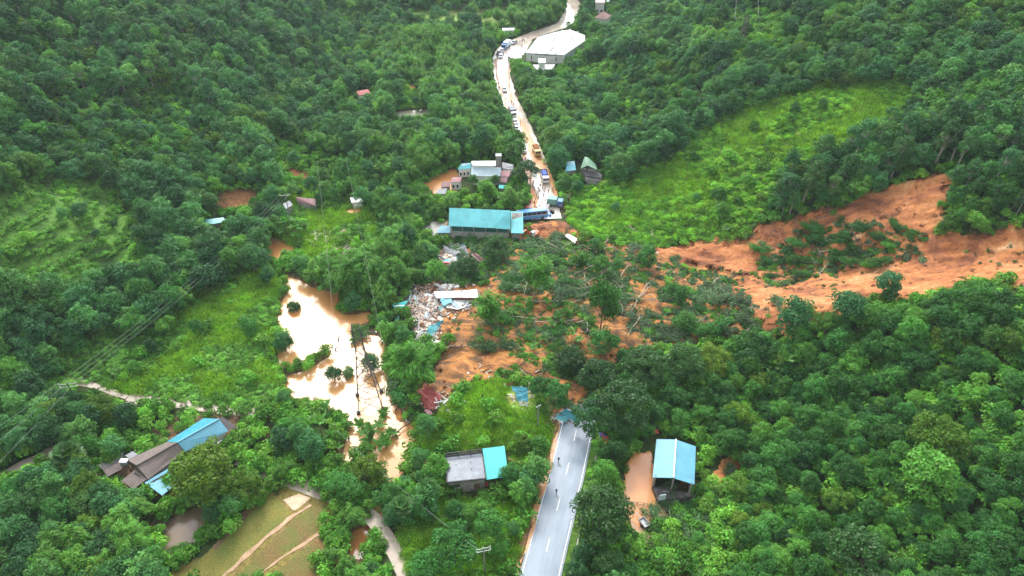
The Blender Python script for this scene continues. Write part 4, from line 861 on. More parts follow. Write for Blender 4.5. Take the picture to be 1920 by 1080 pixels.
for kd in ('dark', 'hill', 'slim', 'bamboo', 'sunny'):
    ii = np.nonzero(kind == kd)[0]; inv = (px[ii] > -5) & (px[ii] < 1925) & (py[ii] > -5) & (py[ii] < 1085)
    order = ii[inv][np.argsort(-pr[ii[inv]])]; n1 = 296-hk.get(kd, 0) if kd != 'bamboo' else 296; ind = order[:n1]; rest = np.setdiff1d(ii, ind)
    nv = len(PR[kd]); vv = rng.integers(0, nv, len(X))
    for k in ind:
        rg = region(px[k], py[k]); sz_ = 'large ' if scl[k] > 1.12 else 'small ' if scl[k] < .82 else ''; lab = sz_+KN[kd][1]+' '+rg
        r = plant(kd, int(vv[k]), (X[k], Y[k], Z[k]-.25), float(scl[k]), float(FAR_RZ[k]), lab, lab, (rng.normal()*.05, rng.normal()*.05), float(rng.uniform(.85, 1.2)))
    if len(rest):
        protos = [CROWN_OBJ[(kd, v)] for v in range(nv) if (kd, v) in CROWN_OBJ]; n = len(rest); sc = np.repeat(scl[rest][:, None], 3, 1); sc[:, 2] *= rng.uniform(.85, 1.2, n)
        stuff({'dark': 'forest', 'hill': 'hillside_forest', 'slim': 'slender_woodland', 'bamboo': 'bamboo_thicket', 'sunny': 'leafy_woodland'}[kd], {'dark': 'far dark broadleaf forest filling the slopes beyond the single trees', 'hill': 'mass of rounded green trees covering the upper hillsides', 'slim': 'distant stand of tall thin trees on the upper slopes', 'bamboo': 'distant pale feathery bamboo thickets', 'sunny': 'scattered far yellow-green crowns among the forest'}[kd], 'forest',
              np.stack([X[rest], Y[rest], Z[rest]-.25], 1), np.stack([rng.normal(size=n)*.05, rng.normal(size=n)*.05, FAR_RZ[rest]], 1), sc, rng.integers(0, len(protos), n), protos)

# ---- low growth: shrubs, scrub, banana plants, grass
CLR2 = [v for k, v in V_CLEAR.items() if k not in ('s4', 'deb', 'deb2', 'rub', 'kn', 'lab2', 'crow')]
def scatter(step, poly_px=None, hc=.6, clear=True, seed=1, ymax=430, sets=None):
    g = np.random.default_rng(seed); X, Y = np.meshgrid(np.arange(-260, 260, step), np.arange(55, ymax, step), indexing='ij'); X = X.ravel()+g.uniform(-.5, .5, X.size)*step; Y = Y.ravel()+g.uniform(-.5, .5, Y.size)*step
    Z = H(X, Y); px, py, dd = proj(np.stack([X, Y, Z+hc], 1)); m = (px > -160) & (px < 2080) & (py > -120) & (py < 1230)
    if poly_px: 
        q = np.zeros(m.shape, bool)
        for P in poly_px: q |= inpoly(px, py, P)
        m &= q
    X, Y, Z, px, py, dd = [a[m] for a in (X, Y, Z, px, py, dd)]
    global CLR
    sv = CLR; CLR = sets if sets is not None else CLR2
    bad = in_clear(px, py) if clear else np.zeros(px.shape, bool); CLR = sv
    w_ = np.minimum(dpoly(X, Y, WR_NEAR, False), dpoly(X, Y, WR_FAR, False)) < 5.2
    for W in (W_RIVER, W_RIVUP, W_RIVLOW, W_RIVMID, W_POND, W_POND2): w_ |= inpoly(X, Y, W)
    k = ~(bad | w_ | occl(X, Y, Z, 4)); return [a[k] for a in (X, Y, Z, px, py, dd)], g
def sow(kd, name, slabel, cat, S, g, smin, smax, nind=0, zs=(.8, 1.2), protos=None, sink=.1, lab=None):
    X, Y, Z, px, py, dd = S; n = len(X); sc = g.uniform(smin, smax, n); nv = len(PR[kd]); vv = g.integers(0, nv, n); rz = g.uniform(0, 6.283, n); pr = sc*PR[kd][0][2]*FPX/dd
    inv = np.nonzero((px > 0) & (px < 1920) & (py > 0) & (py < 1080))[0]; ind = inv[np.argsort(-pr[inv])][:nind]; rest = np.setdiff1d(np.arange(n), ind)
    for k in ind:
        l_ = (lab or KN[kd][1])+' '+region(px[k], py[k]); plant(kd, int(vv[k]), (X[k], Y[k], Z[k]-sink), float(sc[k]), float(rz[k]), l_, l_)
    if len(rest) == 0: return None
    n = len(rest); s3 = np.repeat(sc[rest][:, None], 3, 1); s3[:, 2] *= g.uniform(*zs, n)
    if protos is None: protos = [CROWN_OBJ[(kd, v)] for v in range(nv) if (kd, v) in CROWN_OBJ]
    return stuff(name, slabel, cat, np.stack([X[rest], Y[rest], Z[rest]-sink], 1), np.stack([g.normal(size=n)*.12, g.normal(size=n)*.12, rz[rest]], 1), s3, g.integers(0, len(protos), n), protos)
FIELDS = [P_SLIDE_UP, P_SLIDE_MID]
S, g = scatter(2.1, None, .7, seed=21, sets=CLR2+FIELDS+[Z_HILLR])
X, Y, Z, px, py, dd = S; k = g.random(len(X)) < np.where(inpoly(px, py, Z_TERR) | inpoly(px, py, Z_LOWL) | inpoly(px, py, Z_VALM) | inpoly(px, py, Z_TOPF), .07, np.where(inpoly(px, py, Z_KNOLL) | inpoly(px, py, Z_GARD), .2, .85)); S = [a[k] for a in S]
sow('bush', 'undergrowth', 'tangled green undergrowth of shrubs between the trees on slopes and banks', 'undergrowth', S, g, .75, 1.7, 296)
# scrub, grass and crops are uncountable: the carrier object also holds the first plant of each variety as its children
def cover(name, label, cat, kd, S, g, smin, smax, zs=(.8, 1.2)):
    first = []
    for v in range(len(PR[kd])):
        o = link('low_plant', PR[kd][v][0]); j = int(g.integers(0, len(S[0]))); o.location = (S[0][j], S[1][j], S[2][j]-.05); first.append(o)
    st = sow(kd, name, label, cat, S, g, smin, smax, 0, zs, first, .05)
    for o in first: o.parent = st
    return st
S, g = scatter(1.15, [Z_HILLR], .4, seed=31); kp = fbm(N2, S[0]/11, S[1]/7, 3) > -.12; SG1 = [q[~kp] for q in S]; S = [q[kp] for q in S]; cover('scrub', 'bright green creepers and young crops covering the open slope', 'scrub', 'scrub', S, g, .45, 1.15, (.7, 1.6))
S, g = scatter(1.15, [Z_TERR, Z_LOWL, Z_TOPR, Z_VALM], .4, seed=32); ter = inpoly(S[3], S[4], Z_TERR); kp = np.where(ter, np.sin(S[2]*2.6+.8*N1(S[0]/9, S[1]/9)) > -.1, fbm(N3, S[0]/10, S[1]/8, 3) > -.08); SG2 = [q[(~kp) & (~ter)] for q in S]; S = [q[kp] for q in S]
cover('field_crops', 'green crops and weeds over the terraces and flats', 'crops', 'crop', S, g, .5, 1.1, (.7, 1.5))
S = [np.concatenate([p_, q_]) for p_, q_ in zip(SG1, SG2)]; cover('rough_grass', 'smooth rough grass between the crops on the slope and the flats', 'grass', 'grass', S, g, 1.1, 1.9, (.6, 1.0))
S, g = scatter(.9, [Z_KNOLL, Z_GARD, [(985,1090),(1000,1000),(1025,930),(1040,850),(960,870),(975,930)]], .3, seed=33); cover('tall_grass', 'bright tall grass over the knoll and the gardens', 'grass', 'grass', S, g, .6, 1.5)
# ================================================================== BUILDINGS
M_TEAL = sheetmetal('teal_roofing', (.14, .52, .56), lo=.6, hi=.88); M_TEAL2 = sheetmetal('turquoise_roofing', (.05, .5, .49), .3, lo=.7, hi=.95); M_SKY = sheetmetal('light_blue_roofing', (.12, .36, .47), .35, lo=.62, hi=.9)
M_BLUE = sheetmetal('blue_roofing', (.06, .33, .42)); M_GRNR = sheetmetal('green_roofing', (.13, .27, .16)); M_REDR = sheetmetal('red_roofing', (.42, .09, .08)); M_PINK = sheetmetal('faded_red_roofing', (.5, .24, .25)); M_MAR = sheetmetal('maroon_roofing', (.26, .12, .12))
M_TILE = sheetmetal('grey_brown_tile', (.2, .16, .145), .75, 2.2, (.09, .07, .05), .5, .75, spec=.25); M_GREY = sheetmetal('grey_sheet_roofing', (.3, .31, .33), .5, lo=.55, hi=.8); M_DKR = sheetmetal('dark_roofing', (.09, .085, .09), .7, spec=.3)
M_WHR = sheetmetal('white_roofing', (.78, .8, .8), .35, lo=.75, hi=1.0); M_PBL = sheetmetal('pale_blue_roofing', (.5, .62, .67), .35, lo=.7, hi=.95); M_VILR = sheetmetal('tiled_pink_roof', (.5, .3, .27), .7)
M_WALL = plain('stained_render', (.36, .33, .31), .85, .2, var=.25, scale=.5, dirt=(.1, .09, .08), dirt_lo=.45, dirt_hi=.75); M_WWALL = plain('white_render', (.74, .73, .7), .8, .2, var=.12, scale=.4, dirt=(.4, .35, .28), dirt_lo=.6, dirt_hi=.85)
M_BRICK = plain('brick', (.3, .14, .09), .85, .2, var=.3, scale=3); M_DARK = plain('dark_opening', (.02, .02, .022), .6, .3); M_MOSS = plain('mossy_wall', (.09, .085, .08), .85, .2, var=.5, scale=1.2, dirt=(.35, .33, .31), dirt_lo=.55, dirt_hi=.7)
M_WOOD = plain('weathered_wood', (.27, .2, .13), .85, .2, var=.35, scale=4); M_PWOOD = plain('pale_wood', (.62, .56, .47), .8, .2, var=.2, scale=4); M_FIRE = plain('split_firewood', (.48, .23, .11), .85, .2, var=.4, scale=5)
M_WHITE = plain('white_paint', (.8, .8, .8), .5, .4, var=.06); M_STEEL = plain('galvanised_steel', (.33, .34, .35), .45, .5, .5, var=.15); M_SLAB = plain('roof_deck', (.13, .15, .19), .35, .5, var=.25, scale=.35, dirt=(.22, .25, .29), dirt_lo=.5, dirt_hi=.7)
M_GLASS = plain('window_glass', (.03, .04, .05), .12, .7, var=.1); M_GDOOR = plain('dark_green_panels', (.03, .12, .1), .5, .4)
def gz(a, b): return at1(a, b).z
def plate(parent, name, pxs, zs, m, th=.1):
    if not hasattr(zs, '__len__'): zs = [zs]*len(pxs)
    mb = MB(); pts = [P3(a, b, z) for (a, b), z in zip(pxs, zs)]; mb.sheet(pts, th); o = mb.build(name, m, parent); return o, pts
def rel(parent, o):                               # keep world position after parenting to an unrotated empty
    o.parent = parent; o.location = -parent.location; return o
def shift(root):
    for ch in root.children: ch.location = Vector(ch.location)-Vector(root.location)
def wallbox(parent, pts, z0, m, inset=.3, name='wall', ztop=None, drop=.08):
    """walls under a roof outline: pts the roof's corner points"""
    P = [Vector(p) for p in pts]; c = sum(P, Vector())/len(P); Q = []
    for p in P:
        d = (c-p); d.z = 0; L = d.length; Q.append(p+d/L*min(inset*1.4, L*.4))
    mb = MB(); mb.prism([Vector((p.x, p.y, z0)) for p in Q], [Vector((p.x, p.y, (p.z if ztop is None else ztop)-drop)) for p in Q]); mb.build(name, m, parent); return Q
def opening(parent, a, b, t0, t1, z0, z1, m, name, proud=.03, depth=.08, frame=None):
    a = Vector(a); b = Vector(b); e = (b-a); e.z = 0; L = e.length; e.normalize(); n = Vector((e.y, -e.x, 0)); p = a+e*L*t0; q = a+e*L*t1
    mb = MB(); o = n*(proud+depth); i = -n*.05
    mb.prism([Vector((p.x, p.y, z0))+i, Vector((q.x, q.y, z0))+i, Vector((q.x, q.y, z0))+o, Vector((p.x, p.y, z0))+o], [Vector((p.x, p.y, z1))+i, Vector((q.x, q.y, z1))+i, Vector((q.x, q.y, z1))+o, Vector((p.x, p.y, z1))+o])
    w_ = mb.build(name, m, parent)
    if frame:
        mb = MB(); f = n*(proud+depth+.02)
        for u0, u1, v0, v1 in ((t0-.004, t1+.004, z1, z1+.12), (t0-.004, t1+.004, z0-.12, z0)):
            c1 = a+e*L*u0; c2 = a+e*L*u1; mb.prism([Vector((c1.x, c1.y, v0)), Vector((c2.x, c2.y, v0)), Vector((c2.x, c2.y, v0))+f, Vector((c1.x, c1.y, v0))+f], [Vector((c1.x, c1.y, v1)), Vector((c2.x, c2.y, v1)), Vector((c2.x, c2.y, v1))+f, Vector((c1.x, c1.y, v1))+f])
        mb.build('frame', frame, w_)
    return w_
def house(name, loc_px, label, cat='house', group=None):
    return empty(name, at1(*loc_px), 0, label, cat, group)
def tidy(root):
    """children were built in world coordinates: bring them under the root's own origin"""
    for ch in root.children: ch.location = Vector(ch.location)-root.location
def ridgecap(parent, a, b, m, w=.3):
    mb = MB(); mb.beam(Vector(a)+Vector((0, 0, .05)), Vector(b)+Vector((0, 0, .05)), w, h=.1); mb.build('ridge_cap', m, parent)
# ---- long farmhouse, left
g0 = gz(330, 870)
r = house('farmhouse', (320, 880), 'long farmhouse with a blue sheet roof at one end and brown tiles at the other')
zr, ze = g0+4.8, g0+3.3
o, A = plate(r, 'blue_roof', [(332.5,830),(411,786),(428,808.5),(347.5,846.5)], [zr, zr, ze, ze], M_SKY); o['label'] = 'light blue near slope'
plate(r, 'blue_roof', [(313,828),(382,784),(410.5,785.5),(332,829.5)], [ze, ze, zr-.01, zr-.01], M_BLUE); ridgecap(r, A[0], A[1], M_SKY)
wallbox(r, [P3(313,828,ze), P3(382,784,ze), A[2], A[3]], g0-1, M_WWALL, .5)
o, B = plate(r, 'tile_roof', [(256,873),(331,830.5),(347,847),(277.5,899)], [zr-.1, zr-.1, ze-.2, ze-.2], M_TILE, .14)
plate(r, 'tile_roof', [(238,862),(313,829),(331,830),(256,872.5)], [ze, ze, zr-.11, zr-.11], M_TILE, .14); ridgecap(r, B[0], B[1], M_TILE, .4)
wallbox(r, [P3(238,862,ze-.2), P3(313,829,ze-.2), B[2], B[3]], g0-1, M_WALL, .5)
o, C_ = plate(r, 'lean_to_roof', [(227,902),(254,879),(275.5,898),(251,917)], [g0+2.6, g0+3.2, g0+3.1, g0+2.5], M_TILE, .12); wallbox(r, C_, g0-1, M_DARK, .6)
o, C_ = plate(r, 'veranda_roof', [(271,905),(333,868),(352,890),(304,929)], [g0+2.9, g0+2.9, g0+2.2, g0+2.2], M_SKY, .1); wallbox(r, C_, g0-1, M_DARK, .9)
o, C_ = plate(r, 'end_lean_to', [(410,788),(416,781),(444,801),(427,806)], [g0+3.1, g0+3.2, g0+2.6, g0+2.5], M_DKR, .1)
mb = MB()
for p in C_[2:]: mb.beam((p.x, p.y, g0-.5), (p.x, p.y, p.z-.05), .14)
for ch_ in (mb.build('post', M_PWOOD, r),): pass
a1, b1 = P3(391,838,g0+3), P3(427,810,g0+3); opening(r, a1+Vector((0, 0, 0)), b1, .35, .6, g0+.9, g0+2.2, M_DARK, 'window', .15, frame=M_WHITE)
mb = MB(); mb.beam(P3(194,883.5,g0+2.0), P3(231,862.5,g0+2.2), .16)
tidy(r)
r = house('cart_shed', (215, 885), 'low open shed with two dark sheet roofs beside the farmhouse yard', 'shed')
o, A = plate(r, 'roof', [(201,894),(194,882),(231,861.5),(240,873)], [g0+2.2, g0+2.7, g0+2.7, g0+2.2], M_TILE, .1); mb.build('edge_beam', M_WHITE, r)
plate(r, 'back_flashing', [(194,881.5),(182,873),(232,846),(231,861)], [g0+2.6, g0+2.0, g0+2.0, g0+2.6], M_DKR, .1)
for p in A:
    mb = MB(); mb.beam((p.x, p.y, g0-.6), (p.x, p.y, p.z-.1), .16); mb.build('post', M_WOOD, r)
tidy(r)
r = house('outhouse', (246, 862), 'tiny grey roofed outhouse between the shed and the tiled roof', 'outhouse')
o, A = plate(r, 'roof', [(234,854),(249,846),(258.5,852),(243,860)], [g0+3.0, g0+3.0, g0+2.7, g0+2.7], M_GREY, .1); wallbox(r, A, g0-.6, M_WALL, .2); tidy(r)
r = empty('water_tank', P3(237, 872, g0+2.2), 0, 'steel water tank with a shining white top on a stand in the farmhouse yard', 'water tank')
mb = MB(); mb.cyl((0, 0, .9), .62, 1.5, 'X', 16); mb.build('tank', M_STEEL, r, True); mb = MB(); mb.sheet([(-.8, -.5, 1.6), (.8, -.5, 1.6), (.8, .5, 1.6), (-.8, .5, 1.6)], .04); mb.build('cover', M_WHITE, r)
mb = MB()
for x in (-.6, .6):
    for y in (-.5, .5): mb.beam((x, y, -2.6), (x, y, .6), .1)
mb.build('stand', M_STEEL, r)
r = house('firewood_stack', (428, 835), 'stack of reddish split firewood leaning at the right end of the farmhouse', 'firewood'); mb = MB(); rr_ = random.Random(4)
for i in range(26):
    a = P3(417+rr_.uniform(0, 15), 826+rr_.uniform(-4, 12), g0+rr_.uniform(0, .4)); mb.beam(a, a+Vector((rr_.uniform(-.5, .8), rr_.uniform(-.2, 1.2), rr_.uniform(1.3, 2.0))), (.16, .1), n=5)
mb.build('stake', M_FIRE, r); tidy(r)
# ---- flat-roofed house, centre
g0 = gz(875, 930); zt = g0+4.0
r = house('flat_roofed_house', (875, 905), 'grey flat roofed house with a black balustrade and a turquoise awning on its right')
o, A = plate(r, 'roof_deck', [(838,905),(911,897.5),(904,848),(836,856)], zt, M_SLAB, .25)
Q = wallbox(r, A, g0-1.5, M_WALL, .25, drop=.25); mb = MB()
for i in range(4):
    a, b2 = A[i], A[(i+1) % 4]
    if i == 2: continue
    mb.beam(a+Vector((0, 0, .09)), b2+Vector((0, 0, .09)), .22)
mb.build('coping', plain('black_coping', (.03, .03, .035), .5), r)
mb = MB(); a, b2 = A[2], A[3]
mb.beam(a+Vector((0, 0, 1.0)), b2+Vector((0, 0, 1.0)), .16); mb.beam(a+Vector((0, 0, .12)), b2+Vector((0, 0, .12)), .2)
n = 30
for i in range(n+1): p = a.lerp(b2, i/n); mb.beam(p, p+Vector((0, 0, 1.0)), .2 if i % 10 == 0 else .09)
mb.build('balustrade', bpy.data.materials['black_coping'], r)
opening(r, Q[0], Q[1], .13, .32, g0+.3, g0+1.9, M_WHITE, 'shutter', .02, frame=M_DARK); opening(r, Q[0], Q[1], .13, .30, g0+2.3, g0+2.6, M_DARK, 'vent', .02)
opening(r, Q[0], Q[1], .7, .86, g0+.8, g0+2.3, plain('wood_shutter', (.18, .1, .07)), 'shutter', .02)
mb = MB()
for p in ((855, 870), (882, 865), (884, 878)): mb.cyl(P3(*p, zt+.15), .07, .5, n=6)
mb.build('pipe_stub', M_STEEL, r)
o, B = plate(r, 'awning', [(904.5,841),(946,836),(953,893),(912,899.5)], [zt-.1, zt-.25, zt-.9, zt-.75], M_TEAL2, .06)
mb = MB()
for p in (B[1], B[2]): mb.beam((p.x-.3, p.y, g0-1), (p.x-.3, p.y, p.z-.05), .12)
mb.build('awning_post', M_STEEL, r); tidy(r)
r = house('garden_chair', (912, 912), 'red plastic chair in the shade at the corner of the flat-roofed house', 'chair'); mb = MB(); c_ = Vector(r.location); M_REDP = plain('red_plastic', (.6, .08, .06), .4)
mb.box((0, 0, .45), (.5, .5, .06)); mb.box((0, .25, .8), (.5, .05, .7)); mb.build('seat', M_REDP, r)
for x in (-.22, .22):
    for y in (-.22, .22): mb = MB(); mb.beam((x, y, 0), (x, y, .45), .05); mb.build('leg', M_REDP, r)
def fence_line(name, pxs, h, m, label, cat, post_m=None, step=2.2, panel=None, pw=.1, rails=2):
    P = [at1(*p) for p in pxs]; r = empty(name, P[0], 0, label, cat); D = resample([tuple(p) for p in P], step); D = [Vector((x, y, float(H(x, y)))) for x, y in D]+[P[-1]]
    for p in D: mb = MB(); mb.beam(p-Vector((0, 0, .4)), p+Vector((0, 0, h)), pw); mb.build('post', post_m or m, r)
    mb = MB()
    for a, b2 in zip(D[:-1], D[1:]):
        if panel == 'solid': 
            n_ = (b2-a).cross(Vector((0, 0, 1))).normalized()*.08; mb.prism([a-n_-Vector((0, 0, .5)), b2-n_-Vector((0, 0, .5)), b2+n_-Vector((0, 0, .5)), a+n_-Vector((0, 0, .5))], [a-n_+Vector((0, 0, h*.93)), b2-n_+Vector((0, 0, h*.93)), b2+n_+Vector((0, 0, h*.93)), a+n_+Vector((0, 0, h*.93))])
        elif panel == 'net':
            L = (b2-a).length; k = max(2, int(L/.35))
            for i in range(k+1): p = a.lerp(b2, i/k); mb.beam(p, p+Vector((0, 0, h)), .045)
            for j in range(5): mb.beam(a+Vector((0, 0, h*j/4)), b2+Vector((0, 0, h*j/4)), .045)
        else:
            for j in range(rails): z = Vector((0, 0, h*(.35+.5*j/max(1, rails-1)))); mb.beam(a+z, b2+z, .07)
    mb.build({'solid': 'wall', 'net': 'net'}.get(panel, 'rail'), m, r); tidy(r); return r
M_NET = plain('black_net', (.02, .022, .025), .8)
fence_line('garden_wall', [(954,868),(978,873),(1004,884)], 1.3, M_BRICK, 'low brown brick wall running from the turquoise awning to the road verge', 'wall', panel='solid', pw=.3)
fence_line('net_fence', [(964,928),(975,905),(995,889)], 2.0, M_NET, 'black netting fence behind the tree in front of the awning', 'fence', panel='net')
fence_line('net_fence', [(976,962),(988,930),(996,890)], 1.9, M_NET, 'black netting fence along the grassy edge nearer the road', 'fence', panel='net')
fence_line('post_fence', [(318,762),(337,765),(360,769),(384,773),(405,778)], 1.4, M_WOOD, 'row of dark wooden posts beside the concrete path above the farmhouse', 'fence', rails=1, step=3.2, pw=.16)
fence_line('road_barrier', [(1083,925),(1078,950),(1072,975)], .7, M_WHITE, 'low white roadside rail hidden between the trees on the right verge', 'barrier', step=1.8, rails=1)
# ---- blue-roofed house, right
g0 = gz(1262, 945); zr, ze = g0+6.0, g0+4.9
r = house('blue_roofed_house', (1262, 900), 'house with a light blue gabled roof over dark open ground floor by the flooded yard')
o, A = plate(r, 'roof', [(1267.6,824),(1263,896),(1223.6,895),(1231,823.5)], [zr, zr, ze, ze], M_SKY)
o, B = plate(r, 'roof', [(1263,896.2),(1267.8,824.2),(1304.7,837),(1302,908.5)], [zr, zr, ze+.1, ze+.1], M_SKY); ridgecap(r, A[0], A[1], M_PBL)
mb = MB(); T1 = [A[3], B[2], B[3], A[2]]; c = sum(T1, Vector())/4
Q = [p+(c-p)*.10 for p in T1]
zt = ze-2.3
for i, (u, v) in enumerate(((0, 1), (1, 2), (3, 0))): a, b2 = Q[u], Q[v]; n_ = (b2-a).cross(Vector((0, 0, 1))).normalized()*.1; mb.prism([Vector((p.x, p.y, g0-1)) for p in (a-n_, b2-n_, b2+n_, a+n_)], [Vector((p.x, p.y, ze-.1)) for p in (a-n_, b2-n_, b2+n_, a+n_)])
mb.build('wall', M_WALL, r)
mb = MB(); F0 = [Q[3]+Vector((0, 0, 0)), Q[2]]; P_ = [P3(1232,946,g0), P3(1296,938,g0), Vector((Q[2].x, Q[2].y, g0)), Vector((Q[3].x, Q[3].y, g0))]
mb.prism([Vector((p.x, p.y, g0-1)) for p in P_], [Vector((p.x, p.y, g0+1.5)) for p in P_]); o = mb.build('terrace', M_MOSS, r)
for t_ in (.02, .5, .98): mb = MB(); p = Q[3].lerp(Q[2], t_); mb.beam((p.x, p.y, g0), (p.x, p.y, ze+.3), .25); mb.build('column', M_WALL, r)
opening(r, P_[0], P_[1], .42, .6, g0-.2, g0+.8, M_PBL, 'door', .02); opening(r, P_[0], P_[1], .02, .2, g0+1.5, g0+3.2, M_PBL, 'shutter', .02); tidy(r)
fence_line('yard_fence', [(1172,938),(1182,945),(1205,948),(1228,952)], 1.1, M_WOOD, 'thin dark rail fence across the flooded yard of the blue-roofed house', 'fence', step=1.3)
r = empty('hand_tractor', at1(1207, 985), .5, 'small grey cart standing in the muddy yard below the blue-roofed house', 'cart')
mb = MB(); mb.box((0, 0, .75), (1.3, 2.0, .12)); 
for x in (-.62, .62): mb.box((x, 0, 1.0), (.06, 2.0, .45))
for y in (-1, 1): mb.box((0, y, 1.0), (1.3, .06, .45))
mb.build('tray', M_STEEL, r)
for x in (-.7, .7): mb = MB(); mb.cyl((x, -.2, .4), .4, .16, 'X', 14); mb.build('wheel', M_DARK, r)
mb = MB(); mb.beam((0, 1, .7), (0, 2.4, .9), .09); mb.beam((-.4, 2.4, .95), (.4, 2.4, .95), .06); mb.build('drawbar', M_STEEL, r)
# ---- teal warehouse
g0 = gz(900, 445); zr, ze = g0+8.2, g0+5.2
r = house('warehouse', (900, 430), 'long warehouse under one big teal metal roof beside the crashed bus', 'warehouse')
o, A = plate(r, 'main_roof', [(842.4,389.5),(957,394.5),(957,430.5),(922,427.5),(841.4,423.5)], [zr, zr, ze-.6, ze-.05, ze], M_TEAL)
bk = [A[0]+Vector((0, .9, -1.0)), A[1]+Vector((0, .9, -1.0))]; mb = MB(); mb.sheet([A[1]+Vector((0, .02, -.01)), A[0]+Vector((0, .02, -.01)), bk[0], bk[1]], .1); mb.build('back_flashing', M_TEAL, r)
o, B = plate(r, 'side_roof', [(957.5,396),(980.5,397),(981.5,437.5),(958.5,437)], [zr-1.6, zr-2.0, ze-1.4, ze-1.2], M_TEAL)
Q = wallbox(r, [A[4], Vector((A[2].x, A[2].y, ze)), bk[1], bk[0]], g0-1.5, plain('grey_blockwork', (.42, .41, .4), .85, .2, dirt=(.2, .17, .13), dirt_lo=.5), .4, ztop=ze-1.9, name='lower_wall')
wallbox(r, [A[4], Vector((A[2].x, A[2].y, ze)), bk[1], bk[0]], ze-2.0, M_GDOOR, .55, ztop=ze-.3, name='upper_cladding')
mb = MB()
for t_ in np.linspace(0, 1, 6): p = Q[0].lerp(Q[1], float(t_)); mb.beam((p.x, p.y-.12, g0-1), (p.x, p.y-.12, ze-.3), .28)
mb.build('column', M_WALL, r); wallbox(r, B, g0-1.5, M_WALL, .5)
o, C_ = plate(r, 'lean_to', [(818.5,436.5),(827.5,422.5),(847,424),(846,436.5)], [g0+2.6, g0+3.4, g0+3.4, g0+2.6], M_SKY); wallbox(r, C_, g0-1, M_WALL, .3); tidy(r)
# ---- cluster behind
def simple_house(name, label, pieces, walls_m=M_WALL, cat='house', anchor=None, wins=0):
    """pieces: (part name, corner pixels, heights above ground, material)"""
    a = anchor or pieces[0][1][0]; g = gz(*a); r = house(name, a, label, cat)
    for nm, pxs, hs, m in pieces:
        hs = [hs]*len(pxs) if not hasattr(hs, '__len__') else hs; o, A = plate(r, nm, pxs, [g+h for h in hs], m)
        lo = min(hs); Q = wallbox(r, A, g-1.5, walls_m, .3)
        if wins:
            c = sum(Q, Vector())/len(Q); ed = sorted(range(len(Q)), key=lambda i: (Q[i].y+Q[(i+1) % len(Q)].y))[0]; p, q = Q[ed], Q[(ed+1) % len(Q)]
            if p.x > q.x: p, q = q, p
            for k in range(wins): opening(r, p, q, (k+.3)/wins, (k+.7)/wins, g+.9, g+2.1, M_GLASS, 'window', .02, frame=M_WHITE if wins > 1 else None)
    tidy(r); return r
simple_house('pale_roofed_house', 'house with a white upper roof and pale blue lower roof left of the far road', [('white_roof', [(884,302),(929.6,301.4),(929.6,310.7),(885,309.7)], [6.3, 6.3, 6.1, 6.1], M_WHR), ('lower_roof', [(884,310.7),(939.5,314),(938.5,330),(883,330)], [5.4, 5.4, 3.6, 3.6], M_PBL), ('left_roof', [(865,306.5),(883.5,305),(882.5,316),(858,318)], [4.6, 4.6, 3.4, 3.4], M_TEAL)], M_WWALL, anchor=(905, 340), wins=3)
simple_house('roadside_house', 'narrow house with grey-blue roof beside the far road, right of the white roof', [('roof', [(942,303.8),(963,308.7),(962,318),(941,315.7)], [5.0, 5.0, 4.0, 4.0], M_GREY)], M_WWALL, anchor=(952, 328), wins=1)
simple_house('red_lean_to', 'red and maroon lean-to roofs stepping down beside the grey-blue roof', [('red_roof', [(939.5,318.6),(957,319.6),(955,331),(939,331)], [4.2, 4.2, 3.2, 3.2], M_PINK), ('maroon_roof', [(938,333),(952,331.5),(950,342.5),(935,341)], [3.2, 3.2, 2.4, 2.4], M_MAR)], M_WALL, 'shed', anchor=(948, 340))
simple_house('teal_shed', 'small teal roof shed just behind the trees of the warehouse', [('roof', [(935.5,346.5),(950,347.5),(949,354),(935,353)], [3.0, 3.0, 2.5, 2.5], M_TEAL2)], M_WALL, 'shed', anchor=(942, 362))
simple_house('pink_roofed_house', 'small house with a pink sheet roof next to the flooded orange yard', [('roof', [(848,332.5),(866,332.5),(863,341),(843.5,341.5)], [4, 4, 3.2, 3.2], M_PINK)], M_WWALL, anchor=(855, 350), wins=2)
simple_house('barn', 'barn with a dull purple-grey roof left of the pink one', [('roof', [(829.5,341),(845,340.5),(844,349.5),(825.6,351)], [3.4, 3.4, 2.7, 2.7], M_MAR)], M_WALL, 'barn', anchor=(836, 357))
simple_house('barn', 'low barn with a grey roof at the lower left of the house cluster', [('roof', [(822.6,354),(838,353),(836,363),(815.7,365)], [3.2, 3.2, 2.5, 2.5], M_GREY)], M_WALL, 'barn', anchor=(828, 370))
r = house('chimney_block', (936, 318), 'square grey stair tower rising behind the white roof', 'tower'); g = gz(936, 330); mb = MB(); p = P3(935, 306, g+5.5); mb.box((p.x, p.y, g+4), (1.8, 1.8, 9)); mb.build('shaft', M_WALL, r); mb = MB(); mb.box((p.x, p.y, g+8.6), (2.1, 2.1, .25)); mb.build('cap', M_GREY, r); tidy(r)
r = house('green_roofed_house', (1100, 335), 'house with a green gable roof and dark lower roofs right of the far road'); g = gz(1100, 345)
